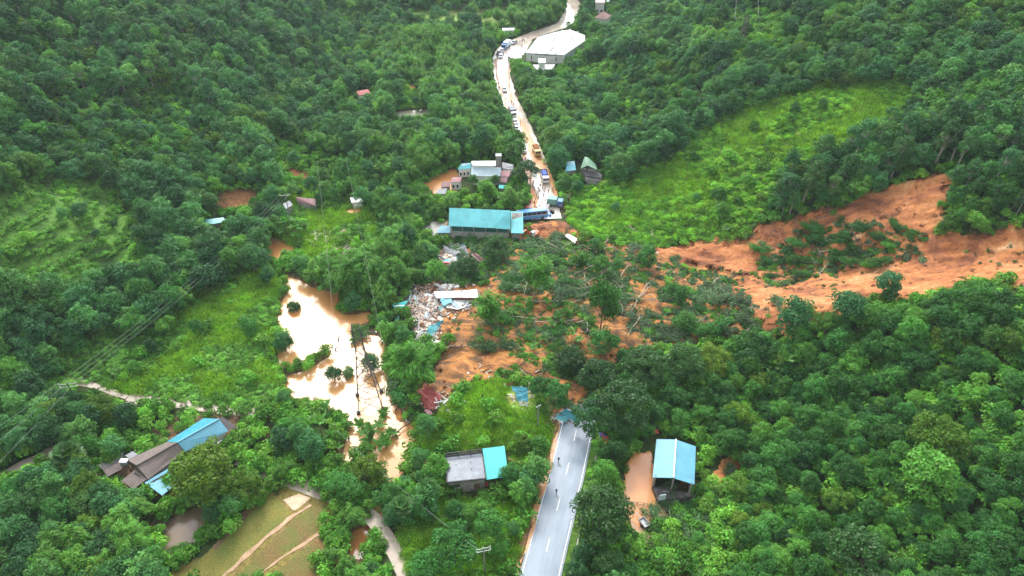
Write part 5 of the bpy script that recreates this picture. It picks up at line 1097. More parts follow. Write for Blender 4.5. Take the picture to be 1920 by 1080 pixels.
for nm, pxs, hs, m in (('green_roof', [(1096,293.5),(1103,295.5),(1101,310.5),(1088.5,316)], [6.3, 6.3, 6.1, 4.6], M_GRNR), ('green_roof', [(1103,295.5),(1117,308),(1120,318.5),(1101,310)], [6.3, 5.0, 4.8, 6.2], M_GRNR), ('dark_roof', [(1092,318),(1105,312),(1129.5,327.5),(1127,334),(1098,329)], [4.2, 4.4, 3.4, 3.0, 3.4], M_DKR), ('dark_roof', [(1097,329.5),(1123,331),(1124,339.5),(1097,338.5)], [3.2, 3.0, 2.4, 2.5], M_DKR)):
    o, A = plate(r, nm, pxs, [g+h for h in hs], m); wallbox(r, A, g-1.5, M_WALL, .4, ztop=min(p.z for p in A))
tidy(r)
simple_house('blue_roofed_shed', 'open shed with a bright blue sheet roof left of the green gable', [('roof', [(1062.4,302.8),(1077,301.8),(1080,318.6),(1060.4,321.6)], [4.6, 4.8, 3.6, 3.4], M_BLUE)], M_WALL, 'shed', anchor=(1070, 332))
# ---- white factory and its office
g = gz(1020, 112); r = house('factory', (1030, 105), 'big white factory hall at the bend of the far road', 'factory'); zf = g+4
o, A = plate(r, 'roof', [(986,99),(1024,101),(1057,103),(1097,76),(1097,66),(1069,55.5),(1040,60.5),(1008,70)], [zf, zf+.8, zf, zf, zf, zf+1.4, zf, zf], M_WHR, .2)
Q = wallbox(r, [Vector((p.x, p.y, zf)) for p in A], g-2, M_WWALL, .2, drop=.3)
for k in range(3): opening(r, Q[0 if k < 2 else 1], Q[1 if k < 2 else 2], (.25, .85, .55)[k], (.29, .9, .6)[k], g+1, g+3.0, M_DARK, 'dark_slot', .02)  # three dark slots standing slightly proud of the front wall
opening(r, Q[2], Q[3], .05, .9, g+.5, g+2.6, M_PBL, 'side_panel', .02, frame=M_DARK)  # long pale blue panel with dark edge strips on the right side wall
for ax, (pa, pb) in enumerate((((1024,101),(1069,55.5)), ((1040,102),(1083,60)), ((1005,100),(1054,58)))): a = P3(*pa, zf+(.9, .5, .45)[ax]); b2 = P3(*pb, zf+(1.3, .7, .6)[ax]); mb = MB(); mb.beam(a, b2, .5, h=.3); mb.build('roof_ridge', M_WHR, r)
tidy(r)
simple_house('factory_office', 'low white flat roofed office in front of the factory hall', [('roof', [(999,121.5),(1041,121),(1032,131),(1007,130)], [4, 4, 4, 4], M_WHR), ('upper_block', [(1009,110),(1023,109.5),(1023,117),(1010,118)], [7, 7, 7, 7], M_WHR)], M_WWALL, 'office', anchor=(1020, 138), wins=3)
r = fence_line('factory_wall', [(955,118),(953,132),(956,150)], 1.6, M_WWALL, 'white boundary wall along the far road before the factory', 'wall', panel='solid', pw=.3)
# ---- far and scattered houses
g = gz(1130, 42); r = house('hip_roofed_villa', (1130, 38), 'far villa with a pink hipped roof right of the factory', 'villa'); ap = P3(1132, 21, g+8); e = [P3(1114,33,g+5), P3(1137,36.5,g+5), P3(1147,29,g+5), P3(1126,25,g+5)]
mb = MB()
for i in range(4): mb.face([e[i], e[(i+1) % 4], ap])
mb.build('roof', M_VILR, r); Q = wallbox(r, e, g-1, M_WWALL, .5); 
for k in (.15, .55): opening(r, Q[0], Q[1], k, k+.2, g+1.2, g+3.2, M_GLASS, 'window', .02)
tidy(r)
simple_house('villa', 'farthest villa with a red roof and white walls at the top edge', [('roof', [(1117,-6),(1135,-6),(1134,5),(1116,5)], [7, 7, 6, 6], M_PINK)], M_WWALL, 'villa', anchor=(1126, 12), wins=2)
simple_house('house', 'small white house at the top edge right of the farthest villa', [('roof', [(1138,-4),(1152,-3),(1150,4),(1137,3)], [4, 4, 3.2, 3.2], M_PBL)], M_WWALL, anchor=(1144, 8))
simple_house('long_shed', 'long white roofed shed beyond the trees left of the factory', [('roof', [(942,52.5),(965,52),(964,56),(942,57)], [3.8, 3.8, 3.2, 3.2], M_WHR)], M_WWALL, 'shed', anchor=(953, 62))
simple_house('long_shed', 'thin grey roofed shed left of the long white roofed one', [('roof', [(904,53.5),(929,52),(929,54.5),(904,56)], [3.4, 3.4, 3, 3], M_GREY)], M_WALL, 'shed', anchor=(916, 60))
simple_house('red_roofed_house', 'lone house with a pinkish red sheet roof among the hillside trees', [('roof', [(668,171),(690,167),(695,175.5),(673,179)], [4.4, 4.4, 3.4, 3.4], M_REDR)], M_WWALL, anchor=(682, 184), wins=2)
simple_house('hut', 'tiny hut with a red roof hidden in trees above the pale pond', [('roof', [(762,122),(771,120.5),(773,126),(764,128)], [3.6, 3.6, 3, 3], M_REDR)], M_WALL, 'hut', anchor=(768, 131))
simple_house('hut', 'small blue and white hut beside the bamboo left of the upper road', [('roof', [(833,102),(846,96),(858,103),(846,110)], [3.8, 3.8, 3, 3], M_BLUE)], M_WWALL, 'hut', anchor=(846, 116), wins=1)
simple_house('hut', 'hut with a greyish teal roof on the lower left hillside', [('roof', [(377,421),(388,411.5),(419,407.5),(424,415),(400,420)], [3, 3.6, 3.6, 3.2, 3], M_TEAL)], M_WALL, 'hut', anchor=(402, 428))
simple_house('hut', 'hut with a pale grey roof above the upper river pool', [('roof', [(530,382),(543,376),(549,384),(536,392)], [3.6, 3.6, 3, 3], M_GREY)], M_WALL, 'hut', anchor=(540, 398))
simple_house('low_barn', 'barn with a rusty brown roof and white front edge above the rubble clearing', [('roof', [(553,369),(597,373.5),(593,386),(562,378.5)], [3.4, 3.4, 2.6, 2.6], M_MAR)], M_WALL, 'barn', anchor=(575, 388))
simple_house('hut', 'white sheet hut by the small flooded patch left of the bamboo', [('roof', [(656,370),(678,368),(681,378),(659,380)], [3.2, 3.2, 2.6, 2.6], M_WHR)], M_WWALL, 'hut', anchor=(668, 386))
# ================================================================== WRECKED HOUSES
def crumple(parent, name, pxs, zs, m, n=7, amp=.25, seed=0, g=None, lab=None):
    """torn sheet: bilinear patch between four corners, creased, with real thickness"""
    r_ = np.random.default_rng(seed); g = gz(*np.mean(pxs, 0)) if g is None else g; C4 = [P3(a, b, g+z) for (a, b), z in zip(pxs, zs)]; V = []; U = []
    L1 = (C4[1]-C4[0]).length; L2 = (C4[3]-C4[0]).length
    for i in range(n+1):
        for j in range(n+1):
            s, t = i/n, j/n; p = C4[0]*(1-s)*(1-t)+C4[1]*s*(1-t)+C4[2]*s*t+C4[3]*(1-s)*t; e = (i in (0, n))+(j in (0, n))
            V.append((p.x+r_.normal()*amp*.4*(1 if e else .3), p.y+r_.normal()*amp*.4*(1 if e else .3), p.z+amp*(1.6*math.sin(3.1*s*2+seed)*math.sin(2.3*t+seed*2)+r_.normal()*.35))); U.append((s*L1, t*L2))
    nn = len(V); V2 = V+[(a, b, c-.06) for a, b, c in V]; F = []
    id_ = lambda i, j: i*(n+1)+j
    for i in range(n):
        for j in range(n): q = [id_(i, j), id_(i+1, j), id_(i+1, j+1), id_(i, j+1)]; F.append(q); F.append([k+nn for k in reversed(q)])
    for k in range(n):
        for a, b in ((id_(k, 0), id_(k+1, 0)), (id_(k+1, n), id_(k, n)), (id_(0, k+1), id_(0, k)), (id_(n, k), id_(n, k+1))): F.append([b, a, a+nn, b+nn])
    me = npmesh(name, V2, np.array(F), m); ul = me.uv_layers.new(name='UVMap'); U = np.array(U+U, np.float32); li = np.empty(len(me.loops), np.int32); me.loops.foreach_get('vertex_index', li); ul.data.foreach_set('uv', U[li].ravel())
    o = link(name, me, parent)
    if lab: o['label'] = lab
    return o
def sticks(parent, name, segs, w, m, g=None):
    mb = MB()
    for (a, b, za), (c, d, zb) in segs: ga = gz(a, b) if g is None else g; mb.beam(P3(a, b, ga+za), P3(c, d, ga+zb), w)
    return mb.build(name, m, parent)
def wreck(name, px, label, cat='wrecked house'): return empty(name, at1(*px), 0, label, cat)
M_PSLAB = plain('broken_white_slab', (.72, .7, .68), .7, .3, var=.12, scale=.6, dirt=(.4, .3, .22), dirt_lo=.52, dirt_hi=.78); M_TARP = plain('blue_tarp', (.25, .58, .72), .4, .4, var=.2, scale=1)
r = wreck('collapsed_house', (850, 560), 'crushed white house: two long fallen roof slabs on the edge of the slide')
g = gz(855, 565)
crumple(r, 'upper_slab', [(813,547),(894,542.5),(898,558),(818,558.5)], [1.9, 2.0, 1.9, 1.7], M_PSLAB, 10, .07, 1, g); crumple(r, 'lower_slab', [(828,561),(899,563.5),(859,580),(838,577)], [.7, .8, .9, .5], M_PSLAB, 9, .12, 2, g)
crumple(r, 'blue_sheet', [(825,560),(846,559),(848,569),(829,572)], [1.5, 1.5, 1.2, 1.0], M_TARP, 6, .2, 3, g)
crumple(r, 'side_sheet', [(846,563),(856,566),(862,577),(848,574)], [1.2, 1.2, .9, .8], M_PBL, 6, .2, 4, g)
mb = MB(); a = [P3(820,558.5,g+1.5), P3(897,559,g+1.6)]; mb.prism([Vector((p.x, p.y+o_, g-.5)) for p, o_ in ((a[0], 0), (a[1], 0), (a[1], .5), (a[0], .5))], [Vector((p.x, p.y+o_, g+1.6)) for p, o_ in ((a[0], 0), (a[1], 0), (a[1], .5), (a[0], .5))]); mb.build('broken_wall', plain('red_brown_wall', (.2, .1, .08), .85), r)
sticks(r, 'fallen_post', [((896,541,2.2),(901,560,1.2)), ((893,560,1.5),(906,564,.4))], .25, M_WALL, g)
mb = MB(); rr_ = random.Random(3)
for i in range(26): p = P3(818+rr_.random()*45, 541-rr_.random()*8, g+.3); mb.box(p, (rr_.uniform(.5, 1.8), rr_.uniform(.4, 1.2), rr_.uniform(.3, .9)), rz=rr_.random()*3, M=Matrix.Rotation(rr_.uniform(-.4, .4), 4, 'X'), taper=rr_.uniform(.5, .9))
mb.build('heap_of_blocks', M_PSLAB, r); tidy(r)
r = wreck('torn_roof_sheet', (750, 575), 'bright teal roof sheet with a white ridge strip lying in the trees by the river', 'roof sheet'); crumple(r, 'sheet', [(734,569),(767,563.5),(757,577),(745,590)], [2.5, 2.6, 1.6, 1.2], M_TEAL2, 6, .2, 5); crumple(r, 'lower_sheet', [(735,580),(745,577),(748,590),(736,589)], [1.5, 1.6, 1.0, .8], M_TEAL, 4, .15, 6); sticks(r, 'ridge_strip', [((740,574,2.6),(758,573,2.5))], .25, M_WHITE); tidy(r)
for q, (pxs, lab) in enumerate((([(742,592),(749,592),(742,617),(735,617)], 'long narrow teal sheet sliding down the bank below the bright teal one'), ([(767,515),(774,515),(773,534),(766,533)], 'upright dull teal sheet at the top of the rubble heap'), ([(757,545),(769,544),(770,562),(755,563)], 'dark grey sheet fallen left of the rubble heap'), ([(766,563),(770,545),(774,549),(768,566)], 'pale bent sheet beside the dark grey one'), ([(741,641),(754,630),(758,638),(746,645)], 'small grey-teal sheet resting on the bush above the river bank'))):
    r = wreck('roof_sheet', pxs[0], lab, 'roof sheet'); crumple(r, 'sheet', pxs, [1.6, 1.8, .8, .8], (M_TEAL, M_TEAL, M_DKR, M_PBL, M_TEAL)[q], 4, .08, 10+q); tidy(r)
r = wreck('wrecked_shed', (812, 622), 'twisted teal shed roof with white poles splayed below the rubble heap', 'wrecked shed'); crumple(r, 'sheet', [(798,620),(817,604),(821,616),(811,634)], [1.6, 2.4, 1.2, .6], M_TEAL, 6, .3, 21); crumple(r, 'sheet', [(817,604),(834,599),(829,606),(820,614)], [2.2, 2.4, 1.6, 1.4], M_BLUE, 5, .2, 22)
for q, (a, b, c, d) in enumerate(((787,621,775,643), (787,621,780,644), (788,622,786,645), (788,622,791,644), (786,600,785,622), (787,620,800,634), (806,624,803,636), (812,626,811,638), (818,622,819,636))): sticks(r, 'pole', [((a, b, 2.4 if q < 4 else 1.8),(c, d, .3))], .16, M_WHITE)
crumple(r, 'white_beam', [(799,634),(836,641),(834,646),(799,640)], [.9, .9, .8, .8], M_PSLAB, 4, .05, 25); tidy(r)
r = wreck('wrecked_house', (858, 482), 'heap of grey corrugated sheets and white wall pieces south of the teal warehouse')
crumple(r, 'grey_sheet', [(845,468),(872,461),(879,474),(850,480)], [1.5, 1.8, 1.4, 1.0], M_GREY, 8, .35, 31); crumple(r, 'grey_sheet', [(830,462),(856,466),(852,476),(836,474)], [1.2, 1.3, .8, .8], M_GREY, 7, .3, 32); crumple(r, 'white_piece', [(845,483),(857,481),(859,493),(848,494)], [1.2, 1.3, .6, .6], M_PSLAB, 4, .2, 33); crumple(r, 'teal_piece', [(829,489),(844,484),(846,490),(833,494)], [1.2, 1.5, 1.2, 1.0], M_TEAL, 4, .1, 34)
mb = MB(); mb.beam(P3(828,492,gz(838,495)+1), P3(846,494,gz(838,495)+1), (.5, .5)); mb.build('red_fascia', M_REDP, r); crumple(r, 'dark_sheet', [(830,455),(850,457),(846,464),(828,462)], [1.2, 1.2, .9, .9], M_DKR, 5, .2, 35); tidy(r)
r = wreck('fallen_red_roof', (896, 486), 'faded red roof slumped against the dark round tree', 'wrecked roof'); crumple(r, 'sheet', [(883,475),(893,474),(913,491),(903,495)], [2.2, 2.2, .9, .7], M_MAR, 6, .15, 41); sticks(r, 'rafter', [((884,477,2.2),(905,495,.7)), ((905,495,.8),(917,489,.8))], .14, M_PWOOD); tidy(r)
r = wreck('overturned_red_roof', (808, 750), 'large dark red roof folded over with its white frame sticking out', 'wrecked roof'); g = gz(808, 758)
crumple(r, 'roof_sheet', [(783,737),(797,723),(829,741),(817,768)], [1.6, 2.8, 2.6, .6], M_REDR, 8, .35, 51, g); crumple(r, 'folded_sheet', [(785,742),(805,752),(817,769),(798,766)], [1.4, 1.6, .4, .3], M_REDR, 6, .25, 52, g); crumple(r, 'loose_sheet', [(796,768),(806,767),(812,778),(800,780)], [.4, .4, .2, .2], M_PINK, 4, .12, 53, g)
for a, b, c, d in ((812,735,833,757), (822,738,838,750), (814,755,836,752), (816,745,822,758), (832,757,840,748), (838,752,855,732)): sticks(r, 'frame_bar', [((a, b, 2.4),(c, d, 1.2))], .2, M_WHITE, g)
tidy(r)
r = wreck('crushed_blue_roof', (978, 740), 'blue roof broken into slats on the grassy knoll left of the road end', 'wrecked house'); g = gz(978, 755)
for k in range(5): t_ = k/5; crumple(r, 'roof_slat', [(959+7*(t_ > .3)+3*k*.4, 724+5.6*k),(990+2*t_, 727+5.2*k),(989,733+5*k),(962+1.5*k, 731+5*k)], [2.6-.35*k, 2.6-.35*k, 2.2-.35*k, 2.2-.35*k], M_BLUE, 4, .1, 60+k, g)
for q in ((972,753,978,751,980,760,974,761), (983,756,990,755,990,762,984,761), (949,719,962,717,963,722,951,724)): crumple(r, 'wall_piece', [q[0:2], q[2:4], q[4:6], q[6:8]], [1, 1.2, .3, .3], M_PSLAB if q[0] > 955 else M_BRICK, 3, .1, 70+q[0], g)
sticks(r, 'post', [((992,718,2),(991,730,.3)), ((990,735,1.5),(1010,728,1.5)), ((945,719,1),(948,727,.3))], .22, M_PWOOD, g); tidy(r)
r = wreck('crushed_roadside_shed', (1065, 782), 'blue-green shed roof lying across the broken end of the near road', 'wrecked shed'); g = gz(1065, 790)
crumple(r, 'roof_sheet', [(1042,774),(1061,768),(1088,779),(1085,793)], [1.8, 2.6, 2.2, 1.0], M_BLUE, 8, .2, 81, g); crumple(r, 'roof_sheet', [(1041,784),(1045,776),(1066,784),(1060,792)], [1.0, 1.6, 1.4, .6], M_TEAL, 5, .2, 82, g); crumple(r, 'white_panel', [(1041,784),(1044,782),(1058,790),(1055,795)], [.8, 1.0, .8, .5], M_WHITE, 4, .08, 83, g)
sticks(r, 'post', [((1055,752,2.6),(1056,768,.4)), ((1062,767,1.8),(1088,775,1.2))], .18, M_WHITE, g); tidy(r)
r = wreck('white_panel', (1070, 450), 'large white panel lying on the mud where the slide buried the road', 'panel'); crumple(r, 'panel', [(1059,442),(1064,438),(1083,447),(1078,456.5)], [1.1, 1.3, 1.2, .9], M_PSLAB, 5, .06, 91); tidy(r)
M_TRED = plain('red_tarp', (.62, .12, .1), .5, .3, var=.2); M_TBLU = plain('deep_blue_tarp', (.07, .12, .5), .5, .3, var=.2)
for q, (pxs, lab) in enumerate((([(1127,813),(1140,820),(1143,837),(1130,832)], 'red and blue tarpaulin caught in the trees right of the near road'), ([(1225,806),(1234,804),(1237,812),(1228,814)], 'small blue and red tarpaulin behind the blue-roofed house'))):
    r = wreck('tarpaulin', pxs[0], lab, 'tarpaulin'); crumple(r, 'red_cloth', pxs, [1.5, 1.8, 1.0, .9], M_TRED, 5, .2, 95+q); p2 = [(a-3, b-4) for a, b in pxs]; crumple(r, 'blue_cloth', p2, [1.2, 1.4, .7, .6], M_TBLU, 5, .2, 97+q); tidy(r)
# rubble nobody could count: bricks, boards, splintered poles
def rubble(name, label, spots, n, mats, seed, big=1.0):
    r_ = random.Random(seed); mb = MB()
    for (cx, cy, rx_, ry_), k in zip(spots, n):
        q = [(r_.gauss(0, .5), r_.gauss(0, .5)) for _ in range(k)]; pts = at([cx+rx_*a for a, b in q], [cy+ry_*b for a, b in q])
        for p in pts:
            m = r_.choice(mats); z = p[2]+r_.uniform(0, .5)
            if r_.random() < .35:
                a = r_.uniform(0, 3.14); L = r_.uniform(.8, 3.2)*big; d = Vector((math.cos(a), math.sin(a), r_.uniform(-.15, .35)))*L; mb.beam(Vector((p[0], p[1], z+.2))-d/2, Vector((p[0], p[1], z+.2))+d/2, r_.uniform(.08, .16), m)
            else: mb.box((p[0], p[1], z+.1), (r_.uniform(.3, 1.2)*big, r_.uniform(.2, .8)*big, r_.uniform(.1, .4)), m, Matrix.Rotation(r_.uniform(-.6, .6), 4, 'X'), r_.uniform(0, 3.1))
    o = mb.build(name, mats[0]); tag(o, label, 'rubble', None, 'stuff'); return o
M_CLAY = plain('mud_coated', (.38, .2, .1), .85, var=.3); M_RB = plain('rubble_pink', (.5, .36, .3), .85, var=.3); M_RD = plain('rubble_dark', (.1, .085, .08), .85, var=.3)
rubble('rubble', 'heap of broken bricks, boards and bits of the houses crushed by the slide', [(792,575,36,34),(800,565,30,22),(790,605,26,22),(780,550,18,12),(850,487,30,20),(840,475,24,16),(870,532,40,8),(800,625,22,20),(815,650,20,12),(830,580,50,20)], [420, 240, 140, 60, 110, 70, 40, 120, 40, 110], [M_PSLAB, M_RB, M_RD, M_PWOOD, M_WALL, M_RB, M_WOOD, M_CLAY], 5)
rubble('wreckage', 'larger broken wall pieces, beams and bent sheets strewn among the crushed houses', [(800,580,34,34),(845,505,30,20),(850,478,30,18),(805,640,18,22),(870,570,30,12),(835,455,26,8)], [70, 26, 26, 26, 22, 12], [M_PSLAB, M_PWOOD, M_GREY, M_CLAY, M_TEAL, M_WALL, M_PBL], 15, 2.0)
rubble('rubble', 'scattered planks and blocks in the clearing left of the bamboo belt', [(620,450,50,28),(600,445,30,16),(650,465,24,20)], [120, 60, 60], [M_PWOOD, M_RB, M_WALL, M_RD], 6)
rubble('rubble', 'bits of timber and masonry round the wrecks near the road end', [(1060,783,34,12),(975,745,34,24),(812,755,40,24),(930,700,60,16),(1000,880,16,20)], [50, 50, 46, 26, 12], [M_PWOOD, M_WALL, M_RB, M_WHITE], 7, .7)
# ---- pylon, poles, wires
M_PYL = plain('weathered_steel', (.1, .095, .09), .7, .3, .1, var=.2)
def lattice(name, base, h, w0, w1, label, arms, rz=0, t=.16):
    r = empty(name, base, rz, label, 'pylon'); lv = [0, .16, .3, .43, .55, .66, .76, .86, 1.0]; wd_ = lambda q: w0+(w1-w0)*min(1, q/.72)
    cor = lambda q: [Vector((x*wd_(q)/2, y*wd_(q)/2, q*h)) for x, y in ((-1, -1), (1, -1), (1, 1), (-1, 1))]
    for i in range(4): mb = MB(); [mb.beam(cor(lv[k])[i], cor(lv[k+1])[i], t) for k in range(8)]; mb.build('leg', M_PYL, r)
    mb = MB()
    for k in range(8):
        A, B = cor(lv[k]), cor(lv[k+1])
        for i in range(4): j = (i+1) % 4; mb.beam(A[i], B[j], t*.55); mb.beam(A[j], B[i], t*.55); mb.beam(B[i], B[j], t*.55)
    mb.build('bracing', M_PYL, r); tips = []
    for z, L in arms:
        mb = MB()
        for s in (-1, 1):
            tip = Vector((s*L, 0, z*h)); tips.append(tip)
            for y in (-1, 1): mb.beam(Vector((s*wd_(z)/2, y*wd_(z)/2, z*h)), tip, t*.45); mb.beam(Vector((s*wd_(z)/2, y*wd_(z)/2, z*h+1.4)), tip, t*.35)
        mb.build('cross_arm', M_PYL, r)
        for s in (-1, 1): mb = MB(); mb.cyl((s*L, 0, z*h-.6), .14, 1.2, n=6); mb.build('insulator', M_GLASS, r)
    for i in range(4): mb = MB(); p = cor(0)[i]; mb.cyl(p+Vector((0, 0, .0)), .45, 1.0, n=8); mb.build('footing', M_DARK, r)
    return r, tips
pb = onz(694, 755, RIV_Z); PY1, T1_ = lattice('lattice_pylon', (pb[0], pb[1], RIV_Z+.1), 24, 5.6, 1.7, 'tall steel lattice pylon standing in the brown flood water', ((.78, 5.0), (.9, 4.0)), .22, .14)
p2 = at1(1388, 92); PY2, T2_ = lattice('lattice_pylon', p2, 12.5, 3.4, 1.3, 'distant pale lattice pylon on the far slope at the top right', ((.93, 4.5),), .1, .13)
M_CP = plain('concrete_pole', (.3, .29, .27), .8)
def pole(name, foot, top_px, h, label, arm=1.5, m=None, lean=(0, 0), arms=1):
    r = empty(name, foot, 0, label, 'utility pole'); mb = MB(); mb.cyl((0, 0, h/2-.4), .17, h+.8, n=8, r2=.11); mb.build('shaft', m or M_CP, r); T = []
    for k in range(arms):
        mb = MB(); z = h-.3-.9*k; mb.beam((-arm, -.3, z), (arm, .3, z), .09); mb.build('cross_arm', M_STEEL, r)
        for s in (-1, 0, 1): mb = MB(); mb.cyl((s*arm*.9, s*.27, z+.22), .07, .28, n=6); mb.build('insulator', M_WHITE, r); T.append(Vector(foot)+Vector((s*arm*.9, s*.27, z+.4)))
    return r, T

f1 = at1(157, 772); _, TA = pole('utility_pole', f1, None, 9.5, 'dark utility pole with white insulators above the shed of the farmhouse', 1.9, plain('tarred_pole', (.05, .045, .04)), arms=2)
f2 = at1(545, 410); _, TB = pole('utility_pole', f2, None, 9, 'utility pole beside the hut above the upper river pool', 1.6)
f3 = at1(909, 1076); _, TC = pole('utility_pole', f3, None, 9, 'utility pole with a bent cross arm in the garden at the bottom edge', 1.3, arms=2)
f4 = at1(1008, 800); _, TD = pole('lamp_post', f4, None, 7, 'thin post standing between the knoll and the wrecked trees by the road end', .5)
f5 = at1(928, 395); f6 = at1(975, 262); _, TE = pole('utility_pole', f6, None, 8, 'utility pole in the trees left of the far road', 1.0)
f7 = at1(979, 110); _, TF = pole('utility_pole', f7, None, 9, 'utility pole standing before the white factory wall', 1.0)
def wire(a, b, sag, w_, label, group=None, name='power_line'):
    a = Vector(a); b = Vector(b); mb = MB(); n = 28; P = []
    for i in range(n+1): t = i/n; P.append(a.lerp(b, t)-Vector((0, 0, sag*4*t*(1-t))))
    for i in range(n): mb.beam(P[i], P[i+1], w_, n=4)
    return tag(mb.build(name, M_WIRE), label, 'power line', group)
M_WIRE = plain('aluminium_wire', (.3, .32, .3), .6, .3)
for k, (e, z) in enumerate((((-60,895), 7), ((-60,935), 7), ((-60,990), 6.5))):
    g_ = at1(*e); wire(TA[k], g_+Vector((0, 0, z)), .6, .035, ('uppermost', 'middle', 'lowest')[k]+' of three wires running off the left edge from the dark pole')
for k in range(3): wire(TA[k], TB[k], 2.2, .03, ('left', 'middle', 'right')[k]+' of three wires climbing from the dark pole to the pole above the river pool')
for k, (e) in enumerate(((300,640), (330,655))): pass
for k in (0, 1):
    tp = PY1.matrix_world @ T1_[k] if False else Vector(PY1.location)+Matrix.Rotation(.22, 3, 'Z') @ T1_[k]; e = at1((610, 662)[k], (380, 372)[k]); wire(tp, e+Vector((0, 0, 16)), 3, .025, ('left', 'right')[k]+' thin wire rising from the pylon arm over the bamboo')
fe = at1(1386, -30)
for k in (0, 1):
    tp = Vector(p2)+T2_[k]; wire(tp, fe+Vector(((-3, 3)[k], 0, 30)), 2, .06, ('left', 'right')[k]+' pale wire going up from the distant pylon')
wire(TC[0], at1(640, 840)+Vector((0, 0, 6)), 1.5, .03, 'single wire crossing the garden from the pole at the bottom edge')
# ================================================================== SLIDE DEBRIS
def fallmesh(name, seed, m, L=6.0, rad=1.5, n=1500, ls=(.5, .2)):
    r = np.random.default_rng(seed); t = r.random(n)**.8; nb = 9; bt = r.uniform(.15, 1, nb); by = r.normal(size=nb)*rad*.55; bz = np.abs(r.normal(size=nb))*.35+.2; k = r.integers(0, nb, n)
    P = np.stack([L*bt[k]+r.normal(size=n)*.7, by[k]+r.normal(size=n)*.5, np.abs(bz[k]+r.normal(size=n)*.3)], 1)
    al = np.tile([1.0, 0, .1], (n, 1))+np.stack([np.zeros(n), np.sign(by[k])*.5, np.zeros(n)], 1)
    V, F = leaves(P, r.normal(size=(n, 3))*.6+np.array([0, 0, 1]), ls[0]*r.uniform(.6, 1.4, n), ls[1]*r.uniform(.7, 1.3, n), r, 0, al); return npmesh(name, V, F, m)
def trunkmesh(name, seed, m, L=9, r0=.16, nb=6):
    r = random.Random(seed); mb = MB(); p = Vector((-L*.45, 0, .35)); q = p
    for i in range(4): q2 = Vector((-L*.45+L*(i+1)/4, r.uniform(-.3, .3)*(i+1), .35+.15*i*r.random())); mb.beam(q, q2, (r0*2*(1-i*.22), r0*2*(.78-i*.22)), n=6); q = q2
    for i in range(nb): t = r.uniform(.45, .95); s = Vector((-L*.45+L*t, 0, .4)); e = s+Vector((r.uniform(.6, 2.2), r.uniform(-1.8, 1.8), r.uniform(.1, 1.0))); mb.beam(s, e, (r0*.8, r0*.25), n=4)
    for i in range(5): a = r.uniform(0, 6.28); mb.beam(p, p+Vector((-.6, math.cos(a)*.9, math.sin(a)*.6+.2)), (r0*1.1, r0*.3), n=4)
    o = mb.build(name, m, None, True); me = o.data; bpy.data.objects.remove(o); return me
FT_ = [(fallmesh('foliage', 900+i, LM_FALL), trunkmesh('trunk', 900+i, M_PALEBARK if i % 2 else M_BARK)) for i in range(5)]
FG_ = [(fallmesh('foliage', 920+i, LM_DARK, ls=(.4, .24)), trunkmesh('trunk', 920+i, M_BARK)) for i in range(3)]
M_LOG = plain('stripped_log', (.5, .42, .31), .8, .2, var=.25, scale=3)
LG_ = [trunkmesh('log', 940+i, M_LOG, 8+2*i, .11, 2+i) for i in range(3)]
E_MAIN = [(1000,478),(1080,468),(1180,480),(1260,500),(1345,515),(1405,545),(1425,620),(1300,652),(1200,640),(1160,600),(1110,560),(1050,560),(960,545),(925,500)]
E_GRN = [(905,600),(940,560),(1060,560),(1120,600),(1115,640),(1050,680),(960,660),(905,640),(880,660),(860,640)]
E_LOW = [(985,690),(1080,690),(1100,720),(1085,760),(1060,775),(1045,735),(1000,712)]
E_SCAR = [(1445,470),(1500,430),(1560,418),(1640,420),(1740,440),(1745,490),(1640,503),(1540,520),(1450,545),(1415,515)]
E_NORTH = [(800,446),(985,446),(1090,455),(1180,470),(1080,470),(960,520),(900,535),(840,520),(800,500)]
E_RIM = [(1420,426),(1530,395),(1600,380),(1590,400),(1500,425),(1430,440)]
E_RUB = [(800,500),(880,505),(890,540),(830,545),(775,545),(780,505)]
E_PYL = [(700,745),(760,730),(790,770),(770,800),(735,790),(705,770)]
E_HOUSE = [(1240,970),(1300,915),(1400,890),(1390,1080),(1240,1080)]
E_RIDGE = [(1380,590),(1470,560),(1560,600),(1480,630),(1400,620)]
def pick(P, n, seed):
    r = np.random.default_rng(seed); xs = [p[0] for p in P]; ys = [p[1] for p in P]; o = []
    while len(o) < n:
        a, b = r.uniform(min(xs), max(xs)), r.uniform(min(ys), max(ys))
        if inpoly(np.array([a]), np.array([b]), P)[0]: o.append((a, b))
    return o
WHERE = ((E_MAIN, 90, 'in the slide tangle'), (E_GRN, 22, 'above the orange mud tongue'), (E_LOW, 10, 'above the broken road end'), (E_SCAR, 34, 'in the red scar'), (E_NORTH, 22, 'south of the teal warehouse'), (E_RIM, 8, 'at the upper rim of the red scar'), (E_RUB, 8, 'above the crushed white house'), (E_PYL, 10, 'beside the pylon at the river bank'), (E_HOUSE, 20, 'below the blue-roofed house'), (E_RIDGE, 8, 'at the lower lip of the scar'))
rr_ = random.Random(77)
